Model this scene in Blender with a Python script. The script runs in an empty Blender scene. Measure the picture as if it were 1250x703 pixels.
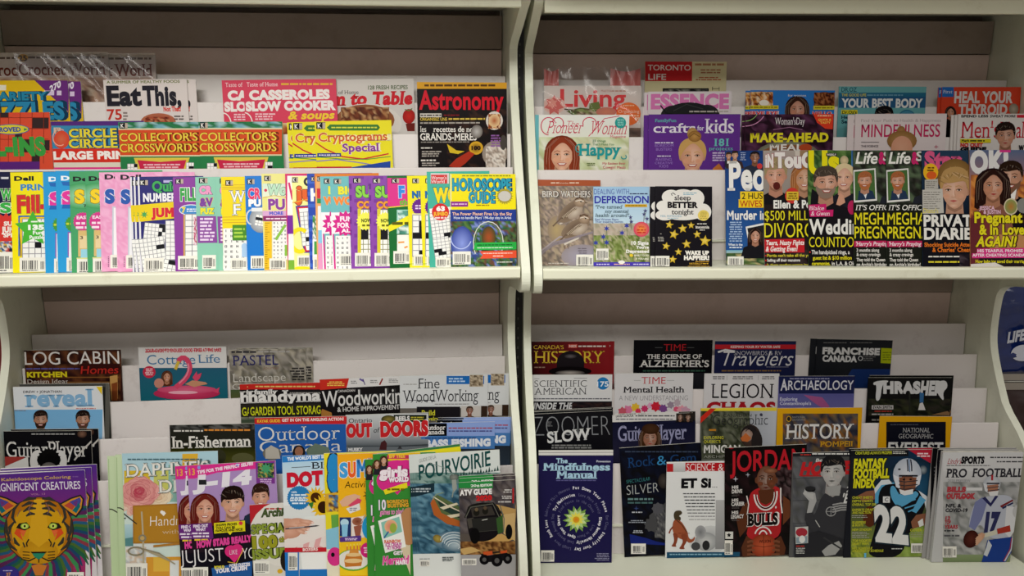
import bpy, math, random
from math import sin, cos, tan, pi, radians
from mathutils import Vector, Matrix
from mathutils.geometry import tessellate_polygon

sc = bpy.context.scene
col = sc.collection
CAM_Z = 1.6                      # eye height above the shop floor
F_PX, PITCH, ROLL = 1111.26, .2493, .0045

# ------------------------------------------------------------------ camera, light, exposure
cam_d = bpy.data.cameras.new('camera')
cam = bpy.data.objects.new('camera', cam_d); col.objects.link(cam)
cam_d.sensor_width = 36.0; cam_d.lens = F_PX/1250*36; cam_d.clip_start = .05
cam.matrix_world = Matrix.Translation((0, 0, CAM_Z)) @ Matrix.Rotation(pi/2-PITCH, 4, 'X') @ Matrix.Rotation(ROLL, 4, 'Z')
sc.camera = cam
sc.view_settings.view_transform = 'Standard'; sc.view_settings.look = 'None'
sc.view_settings.gamma = 1.0; sc.view_settings.use_curve_mapping = False
sc.view_settings.exposure = 0.30

w = bpy.data.worlds.new('shop_air'); sc.world = w; w.use_nodes = True
bg = w.node_tree.nodes['Background']
bg.inputs['Color'].default_value = (1.0, .91, .86, 1); bg.inputs['Strength'].default_value = .20

def area_light(name, loc, aim, sx, sy, power, color, spread=180):
    d = bpy.data.lights.new(name, 'AREA'); d.shape = 'RECTANGLE'; d.size = sx; d.size_y = sy
    d.energy = power; d.color = color; d.spread = radians(spread)
    o = bpy.data.objects.new(name, d); col.objects.link(o); o.location = loc
    o.rotation_euler = (Vector(aim)-Vector(loc)).to_track_quat('-Z', 'Y').to_euler()
    return o
area_light('aisle_lamp_light', (-.45, -.62, 2.86), (-.42, 1.9, 1.47), 1.4, .3, 4.0, (1.0, .99, .93), 50)
area_light('ceiling_panel_light', (.15, .38, 2.88), (.15, .38, 0), 3.6, 1.7, 36, (1.0, .99, .955), 180)
area_light('far_lamp_light', (-1.2, -3.6, 2.80), (-.3, 2.0, 1.3), 4.6, .09, 6.5, (1.0, .95, .9), 180)  # unseen light added for glare on the plastic film and fill in the shelves

# ------------------------------------------------------------------ helpers
def lin(v): return v/12.92 if v <= .04045 else ((v+.055)/1.055)**2.4
def hx(h):
    if isinstance(h, tuple): return h
    return tuple(lin(int(h[i:i+2], 16)/255) for i in (0, 2, 4))
def mix(a, b, t): return tuple(x+(y-x)*t for x, y in zip(a, b))

def mat(name, color, rough=.5, noise=None, **kw):
    m = bpy.data.materials.new(name); m.use_nodes = True
    nt = m.node_tree; b = nt.nodes['Principled BSDF']
    b.inputs['Base Color'].default_value = (*hx(color), 1); b.inputs['Roughness'].default_value = rough
    for k, v in kw.items(): b.inputs[k.replace('_', ' ')].default_value = v
    if noise:
        scale, amount, dark = noise
        tc = nt.nodes.new('ShaderNodeTexCoord'); n = nt.nodes.new('ShaderNodeTexNoise'); n.inputs['Scale'].default_value = scale
        n.inputs['Detail'].default_value = 8; n.inputs['Roughness'].default_value = .7
        r = nt.nodes.new('ShaderNodeValToRGB'); r.color_ramp.elements[0].position = .30; r.color_ramp.elements[1].position = .30+amount
        r.color_ramp.elements[0].color = (*hx(dark), 1); r.color_ramp.elements[1].color = (*hx(color), 1)
        nt.links.new(tc.outputs['Object'], n.inputs['Vector']); nt.links.new(n.outputs['Fac'], r.inputs['Fac'])
        nt.links.new(r.outputs['Color'], b.inputs['Base Color'])
        bp = nt.nodes.new('ShaderNodeBump'); bp.inputs['Strength'].default_value = .06; bp.inputs['Distance'].default_value = .002
        nt.links.new(n.outputs['Fac'], bp.inputs['Height']); nt.links.new(bp.outputs['Normal'], b.inputs['Normal'])
    return m
def art_mat(name, rough, spec=.5):
    m = bpy.data.materials.new(name); m.use_nodes = True; nt = m.node_tree; b = nt.nodes['Principled BSDF']
    a = nt.nodes.new('ShaderNodeAttribute'); a.attribute_name = 'Ink'
    nt.links.new(a.outputs['Color'], b.inputs['Base Color'])
    b.inputs['Roughness'].default_value = rough; b.inputs['Specular IOR Level'].default_value = spec
    return m
M_INK = art_mat('printed_cover_paper', .34, .10)
M_WHITE = mat('painted_white_steel', 'e6e8d4', .42, noise=(9, .16, 'dadbc6'))
M_LIP = mat('painted_shelf_edge', 'f0f0d8', .4, noise=(14, .12, 'e2e0c6'))
M_DIV = mat('white_divider_board', 'e3dcd9', .55, noise=(16, .14, 'd6cdca'))
M_BACK = mat('taupe_back_board', 'a09084', .7, noise=(12, .2, '968679'))
M_BAND = mat('pinkish_back_board', 'e2cabf', .6, noise=(12, .2, 'd8bfb3'))  # white board, with pinkish bounced light put into its colour
M_BLACK = mat('black_steel', '131212', .45)
M_SLOT = mat('slot_shadow_steel', '55544f', .5)  # grey for the slot marks on the black post
M_SCREW = mat('zinc_screw', '8d8b84', .3, Metallic=.9)
M_PAGES = mat('page_block_paper', 'd9d6cc', .8, noise=(60, .3, 'bdb9ae'))
M_FLOOR = mat('speckled_floor_tile', 'b9b3a6', .4, noise=(30, .3, 'a39c8e'))
M_WALL = mat('shop_wall_paint', 'bcb4a8', .8)

def mesh_obj(name, V, F, m, parent=None, mw=None):
    me = bpy.data.meshes.new(name); me.from_pydata(V, [], F); me.update()
    me.materials.append(m)
    o = bpy.data.objects.new(name, me); col.objects.link(o)
    if mw is not None: o.matrix_world = mw
    if parent is not None: o.parent = parent
    return o
class Geo:
    def __init__(s): s.V = []; s.F = []
    def box(s, x0, x1, y0, y1, z0, z1, shear=0.0):
        # shear leans the box back (y grows with z, measured from z1)
        n = len(s.V)
        for z in (z0, z1):
            q = (z-z1)*shear
            s.V += [(x0, y0+q, z), (x1, y0+q, z), (x1, y1+q, z), (x0, y1+q, z)]
        s.F += [tuple(n+i for i in f) for f in ((3, 2, 1, 0), (4, 5, 6, 7), (0, 1, 5, 4), (1, 2, 6, 5), (2, 3, 7, 6), (3, 0, 4, 7))]
        return s
    def rbox(s, x0, x1, y0, y1, z0, z1, r, n=4):
        # box along x with rounded y-z section
        pts = []
        for cy, cz, a0 in ((y1-r, z1-r, 0), (y0+r, z1-r, 90), (y0+r, z0+r, 180), (y1-r, z0+r, 270)):
            for i in range(n+1):
                a = radians(a0+90*i/n); pts.append((cy+r*cos(a), cz+r*sin(a)))
        return s.extrude_x(pts, x0, x1)
    def extrude_x(s, pts, x0, x1):
        n = len(s.V); k = len(pts)
        X0 = x0 if isinstance(x0, (list, tuple)) else [x0]*k; X1 = x1 if isinstance(x1, (list, tuple)) else [x1]*k
        s.V += [(X0[i], p[0], p[1]) for i, p in enumerate(pts)]+[(X1[i], p[0], p[1]) for i, p in enumerate(pts)]
        tri = tessellate_polygon([[Vector((p[0], p[1], 0)) for p in pts]])
        for t in tri: s.F.append((n+t[0], n+t[1], n+t[2])); s.F.append((n+k+t[2], n+k+t[1], n+k+t[0]))
        for i in range(k):
            j = (i+1) % k; s.F.append((n+i, n+k+i, n+k+j, n+j))
        return s
    def slab(s, xy, z0, z1):
        n = len(s.V); k = len(xy); s.V += [(x, y, z0) for x, y in xy]+[(x, y, z1) for x, y in xy]
        s.F += [tuple(range(n+k-1, n-1, -1)), tuple(range(n+k, n+2*k))]+[(n+i, n+(i+1) % k, n+k+(i+1) % k, n+k+i) for i in range(k)]
        return s
    def tube(s, a, b, r, n=10):
        a = Vector(a); b = Vector(b); d = (b-a).normalized(); u = d.orthogonal().normalized(); v = d.cross(u); m = len(s.V)
        for p in (a, b):
            for i in range(n):
                t = 2*pi*i/n; s.V.append(tuple(p+u*r*cos(t)+v*r*sin(t)))
        for i in range(n):
            j = (i+1) % n; s.F.append((m+i, m+j, m+n+j, m+n+i))
        s.F.append(tuple(m+i for i in range(n))[::-1]); s.F.append(tuple(m+n+i for i in range(n)))
        return s
    def build(s, name, m, parent=None, mw=None, bevel=0, smooth=False):
        o = mesh_obj(name, s.V, s.F, m, parent, mw)
        if bevel:
            b = o.modifiers.new('bevel', 'BEVEL'); b.width = bevel; b.segments = 2; b.limit_method = 'ANGLE'
        if smooth:
            for p in o.data.polygons: p.use_smooth = True
        return o
def empty(name, mw, label=None, cat=None, grp=None):
    o = bpy.data.objects.new(name, None); o.empty_display_size = .05; col.objects.link(o); o.matrix_world = mw
    if label: o['label'] = label
    if cat: o['category'] = cat
    if grp: o['group'] = grp
    return o

# ------------------------------------------------------------------ bay frames: u along the rack, D into the rack, z up (z=0 is eye level)
BAY = {'L': Matrix.Translation((-.0095, 2.1216, CAM_Z+.0088)) @ Matrix.Rotation(.1049, 4, 'Z') @ Matrix.Rotation(.0031, 4, 'Y'),
       'R': Matrix.Translation((.0346, 2.1466, CAM_Z)) @ Matrix.Rotation(.0176, 4, 'Z') @ Matrix.Rotation(-.0026, 4, 'Y')}
BINV = {k: m.inverted() for k, m in BAY.items()}
CMW = cam.matrix_world.copy(); CMI = CMW.inverted()
def ray(b, px, py):
    d = CMW.to_3x3() @ Vector(((px-625)/F_PX, (351.5-py)/F_PX, -1))
    m = BINV[b]; return m @ Vector((0, 0, CAM_Z)), m.to_3x3() @ d
def proj(b, p):
    q = CMI @ (BAY[b] @ p); return 625-F_PX*q.x/q.z, 351.5+F_PX*q.y/q.z
def hit(b, P, n, px, py):
    o, d = ray(b, px, py); return o+d*((P-o).dot(n)/d.dot(n))
W = 1.15
ROWS = {'U': [(.0685, -.0542), (.005, -.113), (-.06, -.178), (-.115, -.246)],
        'D': [(.1108, -.6733), (.0375, -.7334), (-.0282, -.8002), (-.0979, -.8635), (-.165, -.935)]}
SHELF = {'U': -.451, 'D': -1.168}
LEAN = {'U': 7.5, 'D': 6.5}
POCKET = .225

# ------------------------------------------------------------------ the shop around the racks
Geo().box(-3.2, 3.2, -2.0, 3.4, -.05, 0).build('floor', M_FLOOR)['kind'] = 'structure'
Geo().box(-3.2, 3.2, 2.86, 2.96, 0, 3.0).build('wall_back', M_WALL)['kind'] = 'structure'

# ------------------------------------------------------------------ the two racks
PROF = [(-.25, .20), (-.25, .125), (-.24, .10), (-.19, .082), (-.10, .048), (-.012, .015), (-.006, -.02), (-.015, -.06), (-.03, -.095), (-.125, -.237), (-.235, -.375),
        (-.275, -.425), (-.288, -.45), (-.286, -.474), (-.262, -.492), (-.16, -.510), (-.06, -.530), (-.015, -.553), (-.004, -.60), (-.006, -.67), (-.03, -.725), (-.095, -.812), (-.172, -.888),
        (-.235, -1.0), (-.295, -1.09), (-.32, -1.15), (-.325, -1.20), (-.30, -1.24), (-.28, -1.30), (-.28, -1.585)]
def side_panel(root, u0, u1):
    # u0/u1: inner and outer face
    def cr(p0, p1, p2, p3, t):
        f = lambda a, b, c, d: .5*(2*b+(c-a)*t+(2*a-5*b+4*c-d)*t*t+(3*b-a-3*c+d)*t*t*t)
        return (f(p0[0], p1[0], p2[0], p3[0]), f(p0[1], p1[1], p2[1], p3[1]))
    sm = []
    for i in range(len(PROF)-1):
        q = [PROF[max(0, min(len(PROF)-1, i+k))] for k in (-1, 0, 1, 2)]
        sm += [cr(*q, t/4) for t in range(4)]
    pts = sm+[PROF[-1], (.232, -1.585), (.232, .20)]
    e = lambda u: [u(p[0]) for p in pts] if callable(u) else u
    return Geo().extrude_x(pts, e(u0), e(u1)).build('side_panel', M_WHITE, root)
def rack(b, label):
    root = empty('magazine_rack', BAY[b], label, 'magazine rack', 'white magazine racks standing side by side')
    u0, u1 = (-W, 0) if b == 'L' else (0, W)
    g = 0.0
    f0 = (lambda D: u0) if b == 'L' else (lambda D: .0114-.045*D)      # the right rack's panels stand slightly splayed
    f1 = (lambda D: u1) if b == 'L' else (lambda D: u1+max(0, -.1-D)*.25)
    side_panel(root, lambda D: f0(D)-.019, lambda D: f0(D)-.001); side_panel(root, lambda D: f1(D)+.001, lambda D: f1(D)+.019)
    Geo().box(f0(.22), u1, .222, .232, -1.58, .20).build('back_panel', M_BACK, root)
    for lev, zr, dr in (('U', .007, .159), ('D', -.612, .2015)):
        top = .085 if lev == 'U' else -.46
        Geo().box(f0(dr)+.001, u1-.001, dr, dr+.014, zr, top).build('header_rail', M_BACK, root, bevel=.001)
        sh = tan(radians(6.0))
        Geo().box(f0(dr)+.001, f1(dr)-.001, dr+.004, dr+.012, ROWS[lev][0][1]-.2, zr-.002).build('inner_back_board', M_BAND, root)
        rows = ROWS[lev]
        zf = SHELF[lev]
        for i, (D, z) in enumerate(rows):
            last = i == len(rows)-1
            zb = zf if last else max(zf, z-POCKET-.004)
            inset = .0
            Geo().box(f0(D-.02)+.001, f1(D)-.001, D, D+.005, zb, z, tan(radians(1.5)) if last else sh).build('pocket_divider', M_DIV, root, bevel=.0008)
            if not last:      # pocket floor
                D2, z2 = rows[i+1]
                zz = z-POCKET
                ya = D2+.0055+(zz-z2)*sh; yb = D+(zz-z)*sh-.0005
                Geo().box(f0(ya)+.002, f1(ya)-.002, ya, yb, zz-.004, zz).build('pocket_floor', M_WHITE, root)
        # shelf board and its front lip
        fr = -.262 if lev == 'U' else -.322
        Geo().slab([(f0(fr)+.001, fr), (f1(fr)-.001, fr), (f1(-.1)-.001, -.1), (f1(.22)-.001, .22), (f0(.22)+.001, .22)], zf-.012, zf).build('shelf_board', M_WHITE, root)
        lb = -.4575 if lev == 'U' else -1.185
        Geo().rbox(f0(fr)+.0015, f1(fr)-.0015, fr-.018, fr, lb-(.0 if lev == 'U' else .02), zf+.017 if lev == 'U' else zf+.004, .004).build('shelf_lip', M_LIP, root)
    # third shelf, whose front edge crosses the top of the picture
    Geo().slab([(f0(-.232)+.001, -.232), (f1(-.232)-.001, -.232), (f1(-.1)-.001, -.1), (f1(.22)-.001, .22), (f0(.22)+.001, .22)], .098, .110).build('shelf_board', M_WHITE, root)
    Geo().rbox(f0(-.25)+.0015, f1(-.25)-.0015, -.250, -.232, .084, .128, .004).build('shelf_lip', M_LIP, root)
    Geo().box(f0(-.49)-.019 if b == 'R' else u0-.02, (f1(-.49)+.019 if b == 'R' else u1-.004), -.49, .232, .20, .235).build('canopy', M_WHITE, root, bevel=.003)  # unseen overhang added to keep light off the top shelf edge
    Geo().box(f0(-.27)+.001, f1(-.27)-.001, -.27, -.255, -1.585, -1.21).build('kick_board', M_WHITE, root)
    return root
RACK = {'L': rack('L', 'white magazine rack on the left, crowded with puzzle booklets'),
        'R': rack('R', 'white magazine rack on the right, holding the gossip weeklies')}
g = Geo()
for u, z in ((-.030, .118), (-.018, .108)): g.tube((u, -.2515, z), (u, -.249, z), .0045)
g.build('screw', M_SCREW, RACK['L'])
# slotted black upright in the gap between the racks
up = empty('slotted_upright', Matrix.Translation((.0150, 2.16, 0)), 'black slotted steel upright in the gap between the two racks', 'upright')
Geo().box(-.017, .017, .02, .05, .005, 2.0).build('post', M_BLACK, up)
g = Geo()
for i in range(70): g.box(-.0012, .0022, .0185, .0205, .1+i*.0254, .1+i*.0254+.006)
s = g.build('slot_row', M_SLOT, up)
# ------------------------------------------------------------------ printed covers
# A cover is drawn in the photograph's own units: 4-tuple frames (ox, oy, scale) turn the numbers into photo pixels, the
# magazine's plane turns them into metres on the cover; each shape is then clipped to the sheet.
_font = {}
CAP, XH = .682, .449
_plain = {}
def font_mesh(body, bold, res):
    cu = bpy.data.curves.new('t', 'FONT'); cu.body = body; cu.size = 1; cu.resolution_u = res; cu.offset = bold; cu.fill_mode = 'FRONT'
    if bold > .02: cu.space_character = 1+bold*1.2
    o = bpy.data.objects.new('t', cu); col.objects.link(o)
    dg = bpy.context.evaluated_depsgraph_get(); dg.update()
    me = bpy.data.meshes.new_from_object(o.evaluated_get(dg), depsgraph=dg)
    bpy.data.objects.remove(o); bpy.data.curves.remove(cu)
    return me
def area_of(me): return sum(p.area for p in me.polygons)
def plain(ch):
    if ch not in _plain:
        me = font_mesh(ch, 0, 3); cnt = {}
        for p in me.polygons:
            for e in p.edge_keys: cnt[e] = cnt.get(e, 0)+1
        _plain[ch] = (area_of(me), sum((me.vertices[e[0]].co-me.vertices[e[1]].co).length for e, c in cnt.items() if c == 1)); bpy.data.meshes.remove(me)
    return _plain[ch]
_char = {}
def char_area(ch, bold, res):
    """the ink one character takes at this weight, or None where the outline will not thicken cleanly"""
    k = (ch, bold, res)
    if k not in _char:
        A, Pm = plain(ch); me = font_mesh(ch, bold, res); got = area_of(me); bpy.data.meshes.remove(me); want = A+Pm*bold
        _char[k] = got if A == 0 or abs(got-want) < .16*max(want, .02)+.012 else None
    return _char[k]
def font_run(body, bold, serif):
    best = None; low = min([plain(c)[0] for c in body if c.isalnum()] or [.02])
    for res, b in ((4, bold), (3, bold), (2, bold), (4, bold*.94), (3, bold*.94), (4, bold*1.06), (3, bold*.88), (2, bold*.88), (4, bold*.8), (3, bold*.7), (3, bold*.5), (3, bold*.25)):
        ar = [char_area(c, b, res) for c in body]
        if None in ar and best is not None: continue
        me = font_mesh(body, b, res); bad = 99 if None in ar else 0
        err = bad+abs(area_of(me)-sum(x or 0 for x in ar))/low
        if best is None or err < best[0]:
            if best: bpy.data.meshes.remove(best[1])
            best = (err, me, b)
        else: bpy.data.meshes.remove(me)
        if best[0] < .3: break
    me = best[1]; bold = best[2]
    V = [(v.co.x, v.co.y) for v in me.vertices]; polys = [[V[i] for i in p.vertices] for p in me.polygons]
    if serif:
        cnt = {}
        for p in me.polygons:
            for e in p.edge_keys: cnt[e] = cnt.get(e, 0)+1
        for e, c in cnt.items():
            if c != 1: continue
            a, b = V[e[0]], V[e[1]]
            if abs(a[1]-b[1]) > .004: continue
            y = a[1]; L = abs(a[0]-b[0]); x0, x1 = min(a[0], b[0])-.07, max(a[0], b[0])+.07
            if L > .26+bold*2 or L < .03: continue
            t = .045+bold*.5
            if abs(y+bold) < .02: polys.append([(x0, y), (x1, y), (x1, y+t), (x0, y+t)])
            elif abs(y-CAP-bold) < .02 or abs(y-XH-bold) < .02: polys.append([(x0, y-t), (x1, y-t), (x1, y), (x0, y)])
    bpy.data.meshes.remove(me)
    return polys
def glyphs(text, bold, serif):
    key = (text, bold, serif)
    if key in _font: return _font[key]
    polys = []; pen = 0.0; b = bold
    import re
    for run in re.findall('M|[^M]+', text):
        if run == 'M':      # the built-in M will not thicken cleanly, so it is drawn from four strokes
            for q in ([(.073-b, -b), (.171+b, -b), (.171+b, CAP+b), (.073-b, CAP+b)], [(.611-b, -b), (.709+b, -b), (.709+b, CAP+b), (.611-b, CAP+b)],
                      [(.073-b, CAP+b), (.185+b, CAP+b), (.452+b*.6, .267-b), (.352-b*.4, .267-b)], [(.597-b, CAP+b), (.709+b, CAP+b), (.43+b*.4, .267-b), (.33-b*.6, .267-b)]):
                polys.append([(x+pen, y) for x, y in q])
            if serif:
                for x in (.122, .66):
                    polys.append([(x-.12-b+pen, -b), (x+.12+b+pen, -b), (x+.12+b+pen, .045), (x-.12-b+pen, .045)])
            pen += .782+b*1.2
        else:
            ps = font_run(run, bold, serif)
            if ps:
                mx = max(v[0] for p in ps for v in p); polys += [[(x+pen, y) for x, y in p] for p in ps]; pen += mx+.05
            pen += .26*(len(run)-len(run.rstrip()))
    xs = [v[0] for p in polys for v in p]
    _font[key] = (polys, min(xs), max(xs)) if xs else ([], 0, 1)
    return _font[key]

class Sheet:
    """one printed sheet: polygons in metres, drawn in order"""
    def __init__(s, base, Wd, H): s.P = [([(0, 0), (Wd, 0), (Wd, H), (0, H)], [hx(base)]*4, 0)]; s.W = Wd; s.H = H; s.n = 0
    def add(s, pts, cols):
        W_, H_ = s.W, s.H
        xs = [p[0] for p in pts]; ys = [p[1] for p in pts]
        if min(xs) >= W_ or max(xs) <= 0 or min(ys) >= H_ or max(ys) <= 0: return
        if min(xs) < 0 or max(xs) > W_ or min(ys) < 0 or max(ys) > H_:
            q = [(p[0], p[1], c) for p, c in zip(pts, cols)]
            for ax, lim, sg in ((0, 0, 1), (0, W_, -1), (1, 0, 1), (1, H_, -1)):
                out = []
                for i in range(len(q)):
                    a, b = q[i-1], q[i]; da = (a[ax]-lim)*sg; db = (b[ax]-lim)*sg
                    if (da >= 0) != (db >= 0):
                        t = da/(da-db); out.append((a[0]+(b[0]-a[0])*t, a[1]+(b[1]-a[1])*t, mix(a[2], b[2], t)))
                    if db >= 0: out.append(b)
                q = out
                if len(q) < 3: return
            pts = [(p[0], p[1]) for p in q]; cols = [p[2] for p in q]
        s.P.append((pts, cols, s.n))
    def build(s, name, parent, th):
        V = []; Fc = []; cl = []
        dz = min(2.6e-5, .0016/max(1, s.n))
        for pts, cols, n in s.P:
            a = sum(pts[i-1][0]*pts[i][1]-pts[i][0]*pts[i-1][1] for i in range(len(pts)))
            if a < 0: pts = pts[::-1]; cols = cols[::-1]
            k = len(V); V += [(p[0]-s.W/2, p[1], n*dz) for p in pts]; Fc.append(tuple(range(k, k+len(pts)))); cl += cols
        # the sheet's own thickness: edges folded back round the pages at the spine
        k = len(V); W2 = s.W/2; H = s.H
        V += [(-W2, 0, 0), (-W2, H, 0), (-W2, H, -th), (-W2, 0, -th)]; Fc.append((k, k+1, k+2, k+3)); cl += [s.P[0][1][0]]*4
        me = bpy.data.meshes.new(name); me.from_pydata(V, [], Fc); me.update()
        at = me.color_attributes.new('Ink', 'FLOAT_COLOR', 'CORNER')
        at.data.foreach_set('color', [x for c in cl for x in (*(max(.002, v-.007) for v in c), 1.0)])
        me.materials.append(M_INK)
        o = bpy.data.objects.new(name, me); col.objects.link(o); o.parent = parent
        return o

cur = None          # the magazine being drawn
mags = []
class Mag: pass
def plane(b, lev, row, k, lean, yaw, x, y, x2, y2):
    D, z = ROWS[lev][row]
    n0 = Vector((0, -cos(lean), sin(lean)))
    P0 = Vector((0, D-.0045-k*.0034, z))
    TL = hit(b, P0, n0, x, y)
    ex = Vector((1, yaw, 0)).normalized(); up = Vector((0, sin(lean), cos(lean)))
    n = ex.cross(up).normalized(); up = n.cross(ex)
    TR = hit(b, TL, n, x2, y2)
    return TL, TR, n
def place(m, x, y, k, w=None, dy=None):
    fx, fy, fs = m.F
    px, py = fx+x/fs, fy+y/fs
    w_ = (m.w if w is None else w)/fs; d_ = (m.dy if dy is None else dy)/fs
    if m.front and m.lev == 'U' and m.name == 'puzzle_magazine': k = 3+.3*k      # the fan: each booklet a little further forward
    TL, TR, n = plane(m.b, m.lev, m.row, k, m.lean, m.yaw, px, py, px+w_, py+d_)
    n = -n if n.y > 0 else n
    ex = (TR-TL).normalized(); up = n.cross(ex)
    return TL, TR, ex, up, n
def M(F, row, k, x, y, w, dy, base, label, name='magazine', grp=None, yaw=0.0, th=.0024, lean=None, cat='magazine'):
    """start a magazine: frame, row code (bay, level, tier or F), layer, top-left corner, width and slope of the top edge"""
    global cur
    finish()
    m = cur = Mag()
    m.F, m.k, m.x, m.y, m.w, m.dy, m.base, m.label, m.name, m.grp, m.th, m.cat = F, k, x, y, w, dy, base, label, name, grp, th, cat
    m.b, m.lev = row[0], row[1]
    last = len(ROWS[m.lev])-1
    m.front = row[2] == 'F'
    m.row = last if m.front else int(row[2])-1
    m.lean = radians(lean if lean is not None else ((15 if m.lev == 'U' else 9.5) if m.front else LEAN[m.lev])); m.yaw = yaw
    TL, TR, ex, up, n = place(m, x, y, k)
    m.W = (TR-TL).length
    zf = SHELF[m.lev] if m.front else ROWS[m.lev][m.row][1]-POCKET
    m.H = min((TL.z-zf)/up.z, (TR.z-zf)/up.z)-.0006
    m.TL, m.ex, m.up, m.n = TL, ex, up, n
    # photo pixel -> metres on the cover
    a = proj(m.b, TL); bx = proj(m.b, TR); by = proj(m.b, TL-up*m.H)
    ux, uy = (bx[0]-a[0])/m.W, (bx[1]-a[1])/m.W; vx, vy = (by[0]-a[0])/m.H, (by[1]-a[1])/m.H
    det = ux*vy-uy*vx
    m.px0 = a; m.inv = (vy/det, -vx/det, -uy/det, ux/det); m.sx = math.hypot(ux, uy)*F[2]; m.sy = math.hypot(vx, vy)*F[2]
    m.sheet = Sheet(base, m.W, m.H); m.copies = []; m.lists = random.Random(label)
def C(x, y, k, label, w=None, dy=None): cur.copies.append((x, y, k, label, w, dy))
def loc(x, y):
    m = cur; px = m.F[0]+x/m.F[2]-m.px0[0]; py = m.F[1]+y/m.F[2]-m.px0[1]
    i = m.inv; return (i[0]*px+i[1]*py, m.H-(i[2]*px+i[3]*py))
def finish():
    global cur
    m = cur
    if m is None: return
    cur = None
    def root_at(TL, ex, up, n, label):
        mw = Matrix((ex, up, n)).transposed().to_4x4(); mw.translation = TL-up*m.H+ex*(m.W/2)
        return empty(m.name, BAY[m.b] @ mw, label, m.cat, m.grp)
    root = root_at(m.TL, m.ex, m.up, m.n, m.label)
    fc = m.sheet.build('front_cover', root, m.th)
    t = m.th
    pg = Geo().box(-m.W/2+.0008, m.W/2-.0006, .0004, m.H-.0005, -t+.0003, -.00015).build('page_block', M_PAGES, root)
    V = [(-m.W/2, 0, -t), (m.W/2, 0, -t), (m.W/2, m.H, -t), (-m.W/2, m.H, -t)]
    bk = mesh_obj('back_cover', V, [(3, 2, 1, 0)], M_PAGES, root)
    parts = (fc, pg, bk)
    for (x, y, k, label, w_, dy) in m.copies:
        TL, TR, ex, up, n = place(m, x, y, k, w_, dy)
        r = root_at(TL, ex, up, n, label)
        # keep the copy standing on its own floor
        for p in parts:
            q = p.copy(); col.objects.link(q); q.parent = r
# ---- drawing calls
def _poly(pts, cols):
    m = cur; m.sheet.add([loc(*p) for p in pts], cols)
def nxt(): cur.sheet.n += 1
def R(x0, y0, x1, y1, c): nxt(); _poly([(x0, y0), (x1, y0), (x1, y1), (x0, y1)], [hx(c)]*4)
def G(x0, y0, x1, y1, c, c2, horiz=0):
    nxt(); a, b = hx(c), hx(c2); _poly([(x0, y0), (x1, y0), (x1, y1), (x0, y1)], [a, b, b, a] if horiz else [a, a, b, b])
def P(c, *xy, sharp=0):
    nxt(); pts = [(xy[i], xy[i+1]) for i in range(0, len(xy), 2)]; c = hx(c)
    if len(pts) >= 8 and not sharp:         # organic outlines are rounded off
        for _ in range(2):
            pts = [q for i in range(len(pts)) for q in ((pts[i-1][0]*.25+pts[i][0]*.75, pts[i-1][1]*.25+pts[i][1]*.75), (pts[i][0]*.75+pts[(i+1) % len(pts)][0]*.25, pts[i][1]*.75+pts[(i+1) % len(pts)][1]*.25))]
    if len(pts) == 3: _poly(pts, [c]*3); return
    for t in tessellate_polygon([[Vector((p[0], p[1], 0)) for p in pts]]): _poly([pts[i] for i in t], [c]*3)
def E(cx, cy, rx, ry, c, c2=None, n=20, a0=0, a1=360, rot=0):
    nxt(); c = hx(c); e = hx(c2) if c2 else c; cr, sr = cos(radians(rot)), sin(radians(rot))
    pt = lambda a: (cx+rx*cos(a)*cr-ry*sin(a)*sr, cy+rx*cos(a)*sr+ry*sin(a)*cr)
    st = [radians(a0+(a1-a0)*i/n) for i in range(n+1)]
    if c2 is None and a1-a0 >= 360: _poly([pt(a) for a in st[:-1]], [c]*n); return
    for i in range(n): _poly([(cx, cy), pt(st[i]), pt(st[i+1])], [c, e, e])
def Q(w, c, *xy, taper=None):
    """a brush stroke through points"""
    pts = [(xy[i], xy[i+1]) for i in range(0, len(xy), 2)]; nxt(); c = hx(c); n = len(pts)
    side = []
    for i, p in enumerate(pts):
        a = pts[max(0, i-1)]; b = pts[min(n-1, i+1)]; dx, dy = b[0]-a[0], b[1]-a[1]; L_ = math.hypot(dx, dy) or 1
        ww = w/2*(1 if taper is None else (1-taper*abs(2*i/(n-1)-1))); side.append((-dy/L_*ww, dx/L_*ww))
    for i in range(n-1):
        p, q, s, t = pts[i], pts[i+1], side[i], side[i+1]
        _poly([(p[0]+s[0], p[1]+s[1]), (q[0]+t[0], q[1]+t[1]), (q[0]-t[0], q[1]-t[1]), (p[0]-s[0], p[1]-s[1])], [c]*4)
def ARC(cx, cy, rx, ry, a0, a1, w, c, n=14):
    xy = []
    for i in range(n+1):
        a = radians(a0+(a1-a0)*i/n); xy += [cx+rx*cos(a), cy+ry*sin(a)]
    Q(w, c, *xy)
def ST(cx, cy, r, c, n=5, inner=.42, rot=-90):
    xy = []
    for i in range(2*n):
        a = radians(rot+180*i/n); q = r if i % 2 == 0 else r*inner; xy += [cx+q*cos(a), cy+q*sin(a)]
    P(c, *xy, sharp=1)
def ROSE(cx, cy, r, cols, n=30, seed=1):
    rng = random.Random(seed)
    for i in range(n):
        f = 1-i/n; t = i*2.4; q = r*f*.78; c = mix(hx(cols[0]), hx(cols[1]), min(1, max(0, 1-f+rng.uniform(-.25, .25))))
        E(cx+q*cos(t), cy+q*sin(t)*.8, r*(.16+.3*f), r*(.1+.2*f), mix(c, (1, .9, .85), .12), c, n=12, rot=t*57.3+90)
        ARC(cx+q*cos(t), cy+q*sin(t)*.8, r*(.14+.24*f), r*(.1+.16*f), t*57.3-50, t*57.3+60, r*.03, mix(c, (.3, .02, .05), .3), 6)
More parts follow.
